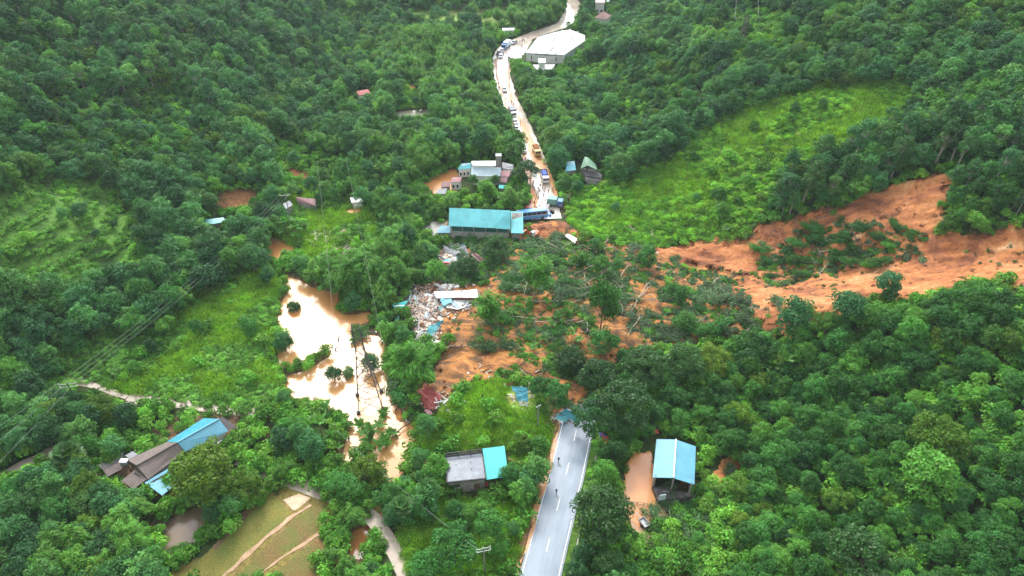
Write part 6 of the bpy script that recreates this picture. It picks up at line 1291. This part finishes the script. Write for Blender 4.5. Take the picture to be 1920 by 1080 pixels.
for q, (P, n, wh) in enumerate(WHERE):
    for k, (a, b) in enumerate(pick(P, n, 500+q)):
        p = at1(a, b); g_ = rr_.random(); dark = q in (3, 5) or g_ < .3; cm, tm = (FG_[k % 3] if dark else FT_[k % 5]); s = rr_.uniform(.55, 1.15)
        sub = '' if q not in (0, 3) else (', left part' if a < (1110 if q == 0 else 1540) else ', middle' if a < (1250 if q == 0 else 1640) else ', right part')+(' uppermost' if b < (520 if q == 0 else 455) else ' near its foot' if b > (580 if q == 0 else 490) else ''); lab = ('short ' if s < .75 else 'long ' if s > .95 else '')+('dark green' if dark else 'grey-green')+' uprooted tree '+wh+sub; r = empty('fallen_tree', p+Vector((0, 0, .35)), rr_.gauss(2.7 if q in (0, 3) else 1.2, .9), lab, 'fallen tree', lab); r.scale = (s, s, s*1.1); r.rotation_euler[1] = rr_.uniform(-.12, .05)
        link('trunk', tm, r); link('foliage', cm, r)
LOGS = [(1095,452,1040,478),(1122,462,1112,480),(1140,455,1112,475),(1150,470,1070,478),(1120,500,1065,525),(1135,515,1080,545),(1130,545,1075,548),(1145,540,1085,560),(1120,490,1130,540),(1094,519,1103,545),(1180,500,1140,555),(1214,536,1175,590),(1163,545,1164,595),(1182,547,1190,556),(1232,507,1265,520),(1215,545,1180,590),(1345,528,1303,572),(1340,530,1320,560),(1240,660,1190,650),(1230,650,1180,690),(1200,600,1165,640),(1420,460,1450,475),(1450,495,1490,488),(1530,480,1640,465),(1545,505,1530,535),(1560,372,1548,400),(1425,460,1447,480),(1005,490,1000,530),(990,535,978,560),(1045,470,1010,450),(960,600,1030,604),(985,570,1080,575),(1000,610,1100,612),(1220,440,1230,455),(1180,430,1190,442),(835,660,870,650),(1140,700,1200,760),(1290,620,1330,600),(1360,600,1340,640),(900,470,960,462)]
for k, (a, b, c, d) in enumerate(LOGS):
    p, q2 = at1(a, b), at1(c, d); L = (q2-p).length; L = min(L, 14); m_ = (p+q2)/2; me = LG_[k % 3]; o = link('bare_log', me); base_L = (8, 10, 12)[k % 3]; s = L/base_L
    o.location = m_+Vector((0, 0, .9)); e = q2-p; o.rotation_euler = (0, -math.atan2(e.z, math.hypot(e.x, e.y)), math.atan2(e.y, e.x)); o.scale = (s, 1.1, 1.1)
    lab = 'pale bare log lying '+region(a, b); tag(o, lab, 'log', lab)
def debris_cover(name, label, polys, step, seed, mats, smin, smax, clears=('s1', 's3', 'm1', 'm2', 'm3', 'deb', 'deb2', 'deb3', 'deb4', 'deb5', 'crow', 'bd', 'kn'), noise=None):
    S, g = scatter(step, polys, .2, seed=seed, sets=[V_CLEAR[k] for k in clears]); X, Y = S[0], S[1]
    if noise: kp = fbm(N1, X/noise[0], Y/noise[0], 3) > noise[1]; S = [q[kp] for q in S]
    n = len(S[0]); first = []
    for v, m in enumerate(mats):
        me = crown_mesh('foliage', seed*10+v, m, .9, .3, .2, nb=7, rb=(.3, .6), per=34, L=.42, Wd=.18, flat=1); o = link('broken_branch', me); j = int(g.integers(0, n)); o.location = (S[0][j], S[1][j], S[2][j]); first.append(o)
    s3 = np.repeat(g.uniform(smin, smax, n)[:, None], 3, 1); st = stuff(name, label, 'debris', np.stack([S[0], S[1], S[2]+.35], 1), np.stack([g.normal(size=n)*.25, g.normal(size=n)*.25, g.uniform(0, 6.28, n)], 1), s3, g.integers(0, len(first), n), first)
    for o in first: o.parent = st
debris_cover('broken_branches', 'carpet of broken grey-green branches and leaves over the slide', [E_MAIN, E_SCAR, E_NORTH, E_PYL, E_HOUSE, E_RUB], 1.25, 61, [LM_FALL, LM_FALL, LM_DARK, LM_SHR], .6, 1.5, noise=(7, -.3))
debris_cover('slide_regrowth', 'bright weeds and shrubs carried down on the slide mud', [E_GRN, E_LOW, E_RUB, E_NORTH, [(850,650),(960,640),(1100,680),(1080,720),(960,700),(860,720)], [(985,425),(1010,430),(1020,455),(980,455)]], 1.2, 62, [LM_SHR, LM_SHR, LM_DARK], .5, 1.3, noise=(6, -.2))
debris_cover('scattered_scraps', 'thin scatter of leaves and roots on the bare soil', [P_SLIDE_MID, P_SLIDE_UP], 2.6, 63, [LM_FALL, LM_DARK], .3, .9, clears=('deb', 'deb2', 'bd', 'deb3', 'deb4', 'deb5', 'm1', 's1'), noise=(12, .05))
# boulders and clods on the slide
M_CLOD = plain('soil_clod', (.3, .13, .06), .9, .2, var=.3, scale=1.5, bump=.05); mb = MB(); rr_ = random.Random(8)
pts = pick(P_SLIDE_UP, 260, 9)+pick(P_SLIDE_MID, 200, 10); W3 = at([p[0] for p in pts], [p[1] for p in pts])
for p in W3: s = rr_.choice((.4, .6, .8, 1.4)); mb.box((p[0], p[1], p[2]+.5), (s, s*.8, s*.6), None, Matrix.Rotation(rr_.uniform(-.6, .6), 4, 'X'), rr_.uniform(0, 3), rr_.uniform(.4, .8), (rr_.uniform(-.1, .1), 0))
tag(mb.build('soil_clods', M_CLOD), 'lumps of red earth strewn over the slide', 'clods', None, 'stuff')
# ================================================================== BANANA PLANTS, PALMS AND ODD PLANTS
BAN = [(570,790,14),(600,800,22),(548,800,14),(590,830,18),(560,845,14),(620,825,14),(610,770,14),(578,765,12),(635,840,12),(680,805,18),(700,820,20),(720,835,18),(712,800,16),(690,845,14),(735,815,14),(722,780,12),(690,830,12),(775,935,20),(800,945,18),(815,930,16),(790,915,14),(765,925,12),(110,1005,20),(285,1025,18),(95,1040,14),(150,1020,12),(540,425,16),(555,435,16),(530,440,14),(560,452,12),(575,430,10),(520,405,10),(780,250,9),(795,260,9),(765,255,8),(805,245,8),(800,140,7),(815,135,7),(790,150,6),(1045,600,12),(1035,612,12),(1060,590,10),(1020,640,10),(990,610,10),(1085,640,12),(1070,632,10),(1120,650,10),(960,590,9),(1360,433,10),(1455,690,24),(1440,700,20),(1470,680,16),(1085,255,7),(1065,345,9),(1055,352,8),(900,640,9),(1000,655,9),(1140,645,10),(950,700,8),(670,640,12),(820,210,7),(840,205,7),(235,640,10),(220,700,10)]
for k, (a, b, rp_) in enumerate(BAN):
    p = at1(a, b+rp_*.5); _, _, d0 = proj(np.array(p)); s = min(1.9, rp_*d0/FPX/1.9); lab = 'banana plant with broad leaves '+region(a, b); v = k % 4
    r = empty('banana_plant', p, rr_.uniform(0, 6.28), lab, 'banana plant', lab); r.scale = (s, s, s); link('stem', PR['banana'][v][1], r); link('leaves', PR['banana'][v][0], r)
for a, b, rp_, lab in ((145, 862, 32, 'large fan palm with a shaggy skirt of drooping leaves left of the farmhouse shed'), (757, 955, 26, 'spiky grey-green fan palm beside the stream below the flat-roofed house'), (175, 905, 20, 'smaller fan palm under the large one by the farmhouse')):
    p = at1(a, b+rp_*.7); _, _, d0 = proj(np.array(p)); s = rp_*d0/FPX/2.9; r = empty('fan_palm', p, 1.0, lab, 'palm'); r.scale = (s, s, s)
    link('fronds', palm_mesh('fronds', LM_PALM, 3+int(a), 4.4, 2.6), r); mb = MB(); mb.cyl((0, 0, 2.0), .22, 5.2, n=9, r2=.16); mb.build('trunk', M_BARK, r, True)
# young row of slim trees on the bright slope and scattered shrubs there
for k, (a, b) in enumerate([(1365,300),(1440,300),(1380,385),(1345,360),(1400,350),(1425,320),(1330,330),(1360,410),(1300,300),(1410,245),(1480,230)]):
    p = at1(a, b); plant('bush', k % 4, p, rr_.uniform(1.2, 2.2), 0, 'dark lone bush on the bright green slope '+('higher up' if b < 320 else 'lower down'), 'bushes on the bright green slope')
# ================================================================== VEHICLES
def mesh_of(mb, name, m, sm=False): o = mb.build(name, m, None, sm); me = o.data; bpy.data.objects.remove(o); return me
M_TYRE = plain('tyre', (.025, .025, .025), .8); M_LAMP = plain('lamp_glass', (.8, .8, .75), .2, .6)
def paint_(n, c): return plain(n, c, .3, .5, var=.06, dirt=(.4, .24, .13), dirt_scale=1.5, dirt_lo=.55, dirt_hi=.8, coat=.5)
CAR = {'white': paint_('white_car_paint', (.75, .76, .77)), 'silver': paint_('silver_car_paint', (.45, .47, .5)), 'blue': paint_('blue_car_paint', (.06, .22, .55)), 'red': paint_('dark_red_paint', (.35, .05, .05)), 'yellow': paint_('yellow_paint', (.75, .5, .08)), 'dark': paint_('dark_paint', (.05, .06, .08)), 'bus': paint_('bus_blue_paint', (.12, .36, .72)), 'bright': paint_('light_bus_band', (.5, .68, .85)), 'orange': paint_('excavator_orange', (.72, .16, .05)), 'green': paint_('cargo_green', (.1, .3, .24))}
def wheels(r, xs, ys, rad, w_=.25):
    for x in xs:
        for y in ys:
            o = MB(); o.cyl((x, y, rad), rad, w_, 'X', 14); wl = o.build('wheel', M_TYRE, r); h = MB(); h.cyl((x*1.02+(.02 if x > 0 else -.02), y, rad), rad*.5, w_*1.02, 'X', 10); h.build('hub', M_STEEL, wl)
def car(loc, rz, col, label, group=None, suv=False):
    r = empty('car', loc, rz, label, 'car', group); h = .75 if not suv else .9
    mb = MB(); mb.box((0, 0, .35+h/2-.05), (1.8, 4.4, h*.72), taper=.95); mb.box((0, 1.35, .35+h*.74), (1.6, 1.4, .12), taper=.85); mb.build('body', CAR[col], r)
    mb = MB(); mb.box((0, -.3, .35+h*.7+.28), (1.6, 2.5, .56), taper=.8); mb.build('windows', M_GLASS, r); mb = MB(); mb.box((0, -.3, .35+h*.7+.59), (1.3, 1.95, .07), taper=.92); mb.build('roof', CAR[col], r)
    wheels(r, (-.85, .85), (-1.35, 1.35), .33)
    for x in (-.65, .65): mb = MB(); mb.box((x, 2.18, .7), (.35, .1, .16)); mb.build('headlight', M_LAMP, r)
    return r
def truck(loc, rz, cab, box_, label, L=6.5, open_bed=False, load=None, nm='truck'):
    r = empty(nm, loc, rz, label, 'truck'); mb = MB(); mb.box((0, L/2-.9, 1.45), (2.2, 1.7, 1.9), taper=.94); mb.build('cab', CAR[cab], r); mb = MB(); mb.box((0, L/2-.04, 1.85), (1.9, .12, .7)); mb.build('windscreen', M_GLASS, r)
    for s in (-1, 1): mb = MB(); mb.box((s*1.08, L/2-.9, 1.85), (.06, 1.0, .55)); mb.build('side_window', M_GLASS, r)
    mb = MB(); mb.box((0, -.2, .75), (1.0, L-.6, .25)); mb.build('chassis', M_DARK, r); mb = MB(); bl = L-2.0
    if open_bed:
        mb.box((0, -1.0, 1.05), (2.3, bl, .12))
        for s in (-1, 1): mb.box((s*1.12, -1.0, 1.55), (.08, bl, .95)); mb.box((0, -1.0+s*bl/2, 1.55), (2.3, .08, .9))
    else: mb.box((0, -1.0, 1.95), (2.3, bl, 1.9), taper=.99)
    mb.build('cargo_body', CAR[box_], r)
    if load: mb = MB(); mb.box((0, -1.0, 1.85), (2.0, bl*.9, .8), taper=.7); mb.build('load', load, r)
    wheels(r, (-.98, .98), (L/2-1.3, -L/2+1.2, -L/2+2.2), .48, .3)
    for x in (-.85, .85): mb = MB(); mb.box((x, L/2+.02, .95), (.3, .1, .2)); mb.build('headlight', M_LAMP, r)
    return r
def road_at(px_, py_, z=.14): p = P3(px_, py_, z); return p
def heading(px_, py_):
    p = P3(px_, py_, .14); d = np.hypot(CF[:, 0]-p.x, CF[:, 1]-p.y); i = int(np.clip(np.argmin(d), 1, len(CF)-2)); e = CF[i-1]-CF[i+1]; return math.atan2(e[1], e[0])-math.pi/2
car(road_at(946, 170), heading(946, 170), 'white', 'white car alone in the middle of the upper far road'); car(road_at(966, 231), heading(966, 231), 'white', 'white car second below the dark covered truck', suv=True); car(road_at(968, 243), heading(968, 243), 'silver', 'silver car third in the queue below the dark covered truck')
car(road_at(981.5, 283), heading(981, 283), 'white', 'white car on the left side of the far road near the yellow truck', suv=True); car(road_at(939, 107), heading(939, 107), 'white', 'white car at the top of the queue beside the bend'); car(road_at(941, 97), heading(941, 97), 'silver', 'silver car just below the blue bus at the bend'); car(road_at(934.5, 101), heading(934, 101), 'dark', 'dark car at the left verge of the bend')
car(road_at(964, 82), heading(964, 82), 'silver', 'silver car with dark windows above the blue and white truck', suv=True); car(road_at(1004, 128), .4, 'dark', 'dark car parked under the factory office')
truck(road_at(961, 216), heading(961, 216), 'white', 'dark', 'truck with white cab and dark covered body in the queue'); truck(road_at(949, 89), heading(949, 89), 'blue', 'bright', 'blue and white truck leading the queue at the bend', 7)
truck(road_at(1005.5, 287), heading(1005, 287), 'yellow', 'yellow', 'yellow dump truck parked on the orange mud at the right road edge', 6.5, True, M_CLOD, 'dump_truck'); truck(road_at(1021, 336), heading(1021, 336), 'white', 'dark', 'white-cabbed truck with blue goods in its open bed facing the crowd', 7, True, M_TBLU); truck(road_at(990, 393), heading(990, 393), 'red', 'red', 'dark red truck stopped behind the crashed bus', 6, True)
truck(Vector(at1(1041, 386))+Vector((0, 0, .1)), heading(1040, 380)+1.3, 'blue', 'green', 'small blue and green truck at the right road edge beside the bystanders', 5)
# crashed bus
pb = at1(1004, 413); r = empty('bus', pb+Vector((-1.0, .6, .25)), -1.47, 'light blue bus pushed sideways with its crushed front over the mud', 'bus'); r.rotation_euler = (R(3), R(-7), -1.47)
mb = MB(); mb.box((0, -.2, 1.05), (2.4, 10.4, 1.3)); mb.box((0, -.2, 2.85), (2.36, 10.2, .3), taper=.94); mb.build('body', CAR['bus'], r); mb = MB(); mb.box((0, -.2, 1.62), (2.44, 10.44, .16)); mb.build('light_band', CAR['bright'], r); mb = MB(); mb.box((0, -.2, 2.2), (2.32, 10.1, 1.05)); mb.build('windows', M_GLASS, r)
for k in range(7): mb = MB(); [mb.box((s*1.18, -4.6+k*1.5, 2.2), (.06, .14, 1.05)) for s in (-1, 1)]; mb.build('window_pillar', CAR['bus'], r)
mb = MB(); mb.box((.3, 5.4, 1.0), (2.2, 1.0, .9), None, Matrix.Rotation(.3, 4, 'X'), .2, .8); mb.box((-.6, 6.1, 1.3), (1.0, 1.3, .5), None, Matrix.Rotation(-.5, 4, 'Y'), .5, .7); mb.beam((.9, 5.2, 2.8), (.6, 6.4, .9), .14); mb.beam((-.9, 5.2, 2.8), (-1.0, 6.2, 1.3), .14); mb.build('crushed_front', CAR['bus'], r); mb = MB(); mb.box((-.2, 6.5, 1.6), (1.5, 1.1, .9), None, Matrix.Rotation(.4, 4, 'Y'), .6, .6); mb.build('torn_engine', M_DARK, r)
wheels(r, (-1.08, 1.08), (-3.2, 3.2), .5, .3)
# excavator
r = empty('excavator', at1(1000, 445), 2.2, 'small orange excavator working on the mud in front of the crashed bus', 'excavator')
for s in (-1, 1): mb = MB(); mb.box((s*.85, 0, .4), (.5, 3.0, .75), taper=.9); mb.build('track', M_TYRE, r)
mb = MB(); mb.box((0, -.3, 1.25), (2.1, 2.6, .85), taper=.95); mb.box((0, -1.4, 1.6), (2.0, .7, .5), taper=.85); mb.build('body', CAR['orange'], r); mb = MB(); mb.box((-.55, .55, 2.1), (.95, 1.3, 1.2), taper=.9); mb.build('cab', CAR['white'], r); mb = MB(); mb.box((-.55, 1.2, 2.2), (.8, .06, .8)); mb.build('cab_window', M_GLASS, r)
mb = MB(); mb.beam((.3, .8, 1.6), (.3, 2.6, 3.6), (.45, .35)); mb.beam((.3, 2.6, 3.6), (.3, 4.4, 3.0), .32); mb.build('boom', CAR['orange'], r); mb = MB(); mb.beam((.3, 4.4, 3.1), (.3, 4.9, 1.0), .26); mb.build('arm', CAR['orange'], r); mb = MB(); mb.box((.3, 4.7, .7), (.9, .8, .7), taper=.7); mb.build('bucket', M_STEEL, r)
# motorbikes
def bike(loc, rz, col, label, group):
    r = empty('motorbike', loc, rz, label, 'motorbike', group); mb = MB(); mb.beam((0, -.55, .75), (0, .35, .8), .28); mb.beam((0, .35, .8), (0, .62, .35), .12); mb.box((0, 0, .5), (.24, .7, .4), taper=.8); mb.build('body', CAR[col], r); mb = MB(); mb.box((0, -.25, .86), (.26, .75, .1)); mb.build('seat', M_TYRE, r)
    for y in (-.62, .62): mb = MB(); mb.cyl((0, y, .3), .3, .1, 'X', 12); mb.build('wheel', M_TYRE, r)
    mb = MB(); mb.beam((-.35, .45, 1.05), (.35, .45, 1.05), .05); mb.build('handlebar', M_STEEL, r); return r
b0 = None
for k, (a, b) in enumerate([(954,194),(943,127),(934,118),(933,110),(931,124),(936,166),(945,200),(948,206),(970,266),(972,272),(974,278),(975,287),(971,262),(963,197),(985,300),(931,138),(980,76),(999,350),(1002,356),(936,178)]):
    lab = 'motorbike stopped on the upper far road above the queue of cars' if b < 215 else 'motorbike parked at the left edge of the far road'
    c_ = ('red', 'dark', 'blue', 'silver')[k % 4]
    if b0 is None: b0 = bike(road_at(a, b), heading(a, b), 'red', lab, lab); o = b0
    else: o = copy_tree(b0); o.location = road_at(a, b); o.rotation_euler = (0, 0, heading(a, b)+rr_.uniform(-.3, .3)); o['label'] = lab; o['group'] = lab
    if k:
        for ch in o.children:
            if ch.name.startswith('body'): ch.material_slots[0].link = 'OBJECT'; ch.material_slots[0].material = CAR[c_]
# ================================================================== PEOPLE
M_SKIN = plain('skin', (.42, .25, .17), .6, .3, var=.1); M_HAIR = plain('black_hair', (.02, .017, .015), .6)
def person_mesh(name, pose):
    """one continuous body grown from a jointed skeleton"""
    J = {'pel': (0, 0, .95, .13), 'wai': (0, 0, 1.12, .115), 'che': (0, .01, 1.33, .14), 'nec': (0, .01, 1.48, .055), 'hea': (0, .03, 1.60, .095), 'top': (0, .02, 1.68, .075)}
    ls, rs, la, ra, lk = pose      # leg swing l/r, arm swing l/r, arm bend
    for s, nm, sw, ar in ((1, 'l', ls, la), (-1, 'r', rs, ra)):
        J[nm+'hip'] = (.09*s, 0, .90, .095); J[nm+'kne'] = (.1*s, .42*math.sin(sw), .90-.42*math.cos(sw), .06); J[nm+'ank'] = (.1*s, .42*math.sin(sw)+.40*math.sin(sw*.4-.1*abs(sw)), .90-.42*math.cos(sw)-.40*math.cos(sw*.4), .042); q = J[nm+'ank']; J[nm+'toe'] = (q[0]+.02*s, q[1]+.16, q[2]-.03, .04)
        J[nm+'sho'] = (.19*s, 0, 1.41, .06); J[nm+'elb'] = (.25*s, .28*math.sin(ar), 1.41-.28*math.cos(ar), .042); q = J[nm+'elb']; J[nm+'wri'] = (.25*s-.03*s*lk, q[1]+.25*math.sin(ar+lk), q[2]-.25*math.cos(ar+lk), .03); q = J[nm+'wri']; J[nm+'han'] = (q[0], q[1]+.09*math.sin(ar+lk), q[2]-.09*math.cos(ar+lk), .036)
    E = [('pel', 'wai'), ('wai', 'che'), ('che', 'nec'), ('nec', 'hea'), ('hea', 'top')]
    for n_ in 'lr': E += [('pel', n_+'hip'), (n_+'hip', n_+'kne'), (n_+'kne', n_+'ank'), (n_+'ank', n_+'toe'), ('che', n_+'sho'), (n_+'sho', n_+'elb'), (n_+'elb', n_+'wri'), (n_+'wri', n_+'han')]
    ks = list(J); me = bpy.data.meshes.new(name); me.from_pydata([J[k][:3] for k in ks], [(ks.index(a), ks.index(b)) for a, b in E], []); o = bpy.data.objects.new(name, me); COL.objects.link(o)
    md = o.modifiers.new('s', 'SKIN'); sk = me.skin_vertices[0].data
    for i, k in enumerate(ks): sk[i].radius = (J[k][3]*(1.25 if k in ('pel', 'wai', 'che') else 1), J[k][3]); sk[i].use_root = (k == 'pel')
    o.modifiers.new('u', 'SUBSURF').levels = 1; dg = bpy.context.evaluated_depsgraph_get(); m2 = bpy.data.meshes.new_from_object(o.evaluated_get(dg)); m2.name = name; bpy.data.objects.remove(o)
    m2.materials.clear()
    for m in (M_SKIN, CL[0], CL[1], M_HAIR, M_TYRE): m2.materials.append(m)
    for p in m2.polygons:
        c = p.center; arm = abs(c.x) > .205 and c.z > .7; p.use_smooth = True
        p.material_index = 4 if c.z < .1 else 2 if c.z < 1.0 and not arm else 3 if c.z > 1.64 or (c.z > 1.56 and c.y < .02) else 0 if c.z > 1.46 or (arm and c.z < 1.18) else 1
    zmin = min(v.co.z for v in m2.vertices)
    for v in m2.vertices: v.co.z -= zmin
    return m2
CL = [plain(n, c, .8, .2, var=.15) for n, c in (('navy_cloth', (.03, .05, .14)), ('black_cloth', (.02, .02, .025)), ('white_cloth', (.7, .7, .68)), ('red_cloth', (.5, .05, .05)), ('blue_cloth', (.08, .25, .6)), ('grey_cloth', (.2, .2, .21)), ('green_cloth', (.07, .16, .07)), ('tan_cloth', (.4, .3, .18)))]
CN_ = ['navy', 'black', 'white', 'red', 'blue', 'grey', 'green', 'tan']
PM = [person_mesh('person', p) for p in ((.0, .05, .05, -.05, .15), (.45, -.35, -.4, .45, .3), (-.3, .4, .5, -.3, .4), (.08, -.06, .7, .2, 1.2), (.0, .0, .2, .2, .9))]
def person(loc, rz, k, shirt, trous, label, group=None):
    o = link('person', PM[k]); o.location = loc; o.rotation_euler = (0, 0, rz); tag(o, label, 'person', group); s = rr_.uniform(.95, 1.05); o.scale = (s, s, s)
    for i, c_ in ((1, shirt), (2, trous)): o.material_slots[i].link = 'OBJECT'; o.material_slots[i].material = CL[c_]
    return o
person(road_at(1047, 866), .2, 1, 1, 1, 'person in black walking up the near road towards the slide'); person(road_at(1043, 925), 3.0, 2, 4, 0, 'person in a blue shirt walking on the near road near its left line')
person(at1(905, 748), 1.0, 4, 1, 5, 'person in dark clothes standing on the knoll above the flat-roofed house'); person(Vector(onz(655, 829, RIV_Z-.35)), .5, 1, 5, 1, 'person wading through the flooded river channel near the bananas'); person(at1(609, 923)+Vector((0, 0, .1)), -1.2, 1, 1, 1, 'person in black walking along the concrete path by the paddies')
CRD = [(1017.3,354),(1022,358),(1028,362),(1009,358),(1011,362),(1020,364),(1022,380),(1026,381),(1032,379),(1016,384),(1012,391),(1025,387),(1031.6,393),(1007,394),(1006,371),(1004,378),(1002,385),(1000,345),(995,345),(1038,359),(1035,359),(1038,374),(1014,398),(1003,391),(1009,375),(1013,352),(1019,371)]
for a, b in CRD: i = rr_.randrange(8); person(road_at(a, b), rr_.uniform(0, 6.28), rr_.randrange(5), i, rr_.choice((0, 1, 5)), 'person in a '+CN_[i]+' top in the crowd on the muddy road behind the bus', 'crowd on the muddy road in '+CN_[i])
for a, b in [(1059,378),(1062,380),(1066,371),(1071,372),(1067,377),(1072,376),(1054,380),(1066,386),(1053,393),(1056,394),(1058,411),(1061,382),(1064,374),(1050,388),(1048,384),(1069,368)]: i = rr_.randrange(8); person(at1(a, b)+Vector((0, 0, .03)), rr_.uniform(0, 6.28), rr_.randrange(5), i, rr_.choice((0, 1, 5)), 'bystander in a '+CN_[i]+' top on the right bank beside the muddy road', 'bystanders on the right bank in '+CN_[i])
for a, b in [(793,436),(797,438),(801,440),(790,433),(806,432),(788,428)]: i = rr_.randrange(3); person(at1(a, b)+Vector((0, 0, .1)), rr_.uniform(0, 6.28), rr_.randrange(5), i, 1, 'person in a '+CN_[i]+' top on the lot left of the teal warehouse', 'people left of the warehouse in '+CN_[i])
for a, b in [(783,548),(787,551),(779,551),(775,556),(784,557),(770,553),(790,546),(799,552),(760,541),(866,558),(875,552)]: i = rr_.randrange(8); person(at1(a, b)+Vector((0, 0, .3 if a < 850 else 1.6)), rr_.uniform(0, 6.28), rr_.randrange(5), i, 1, 'person in a '+CN_[i]+' top on the rubble of the crushed houses', 'people on the rubble in '+CN_[i])
for a, b in [(956,163),(950,188),(959,195),(941,155),(934,150),(931,146),(935,160),(932,132),(930,128),(937,185),(940,190),(951,222),(957,236),(960,246),(968,256),(972,262),(950,102),(944,106),(932,106),(930,115),(975,83),(984,80),(990,73),(978,90),(968,210),(966,178),(938,138)]: i = rr_.randrange(8); person(road_at(a, b), rr_.uniform(0, 6.28), rr_.randrange(5), i, rr_.choice((0, 1, 5)), 'tiny person in a '+CN_[i]+' top along the queue on the upper far road', 'people along the upper far road in '+CN_[i])
# ================================================================== HAZE
hz = bpy.data.materials.new('valley_haze'); hz.use_nodes = True; t = hz.node_tree; t.nodes.clear(); o_ = t.nodes.new('ShaderNodeOutputMaterial'); pv = t.nodes.new('ShaderNodeVolumePrincipled')
pv.inputs['Color'].default_value = (.8, .93, 1, 1); pv.inputs['Density'].default_value = .00013; pv.inputs['Anisotropy'].default_value = .2; t.links.new(pv.outputs[0], o_.inputs['Volume'])
zmin = float(HG.min())-1; zmax = max(float(HG.max())+16, CH+4); mb = MB(); mb.box((0, (YS[0]+YS[-1])/2, (zmin+zmax)/2), (XS[-1]-XS[0]+20, YS[-1]-YS[0]+20, zmax-zmin)); hb = mb.build('haze', hz); tag(hb, kind='stuff')
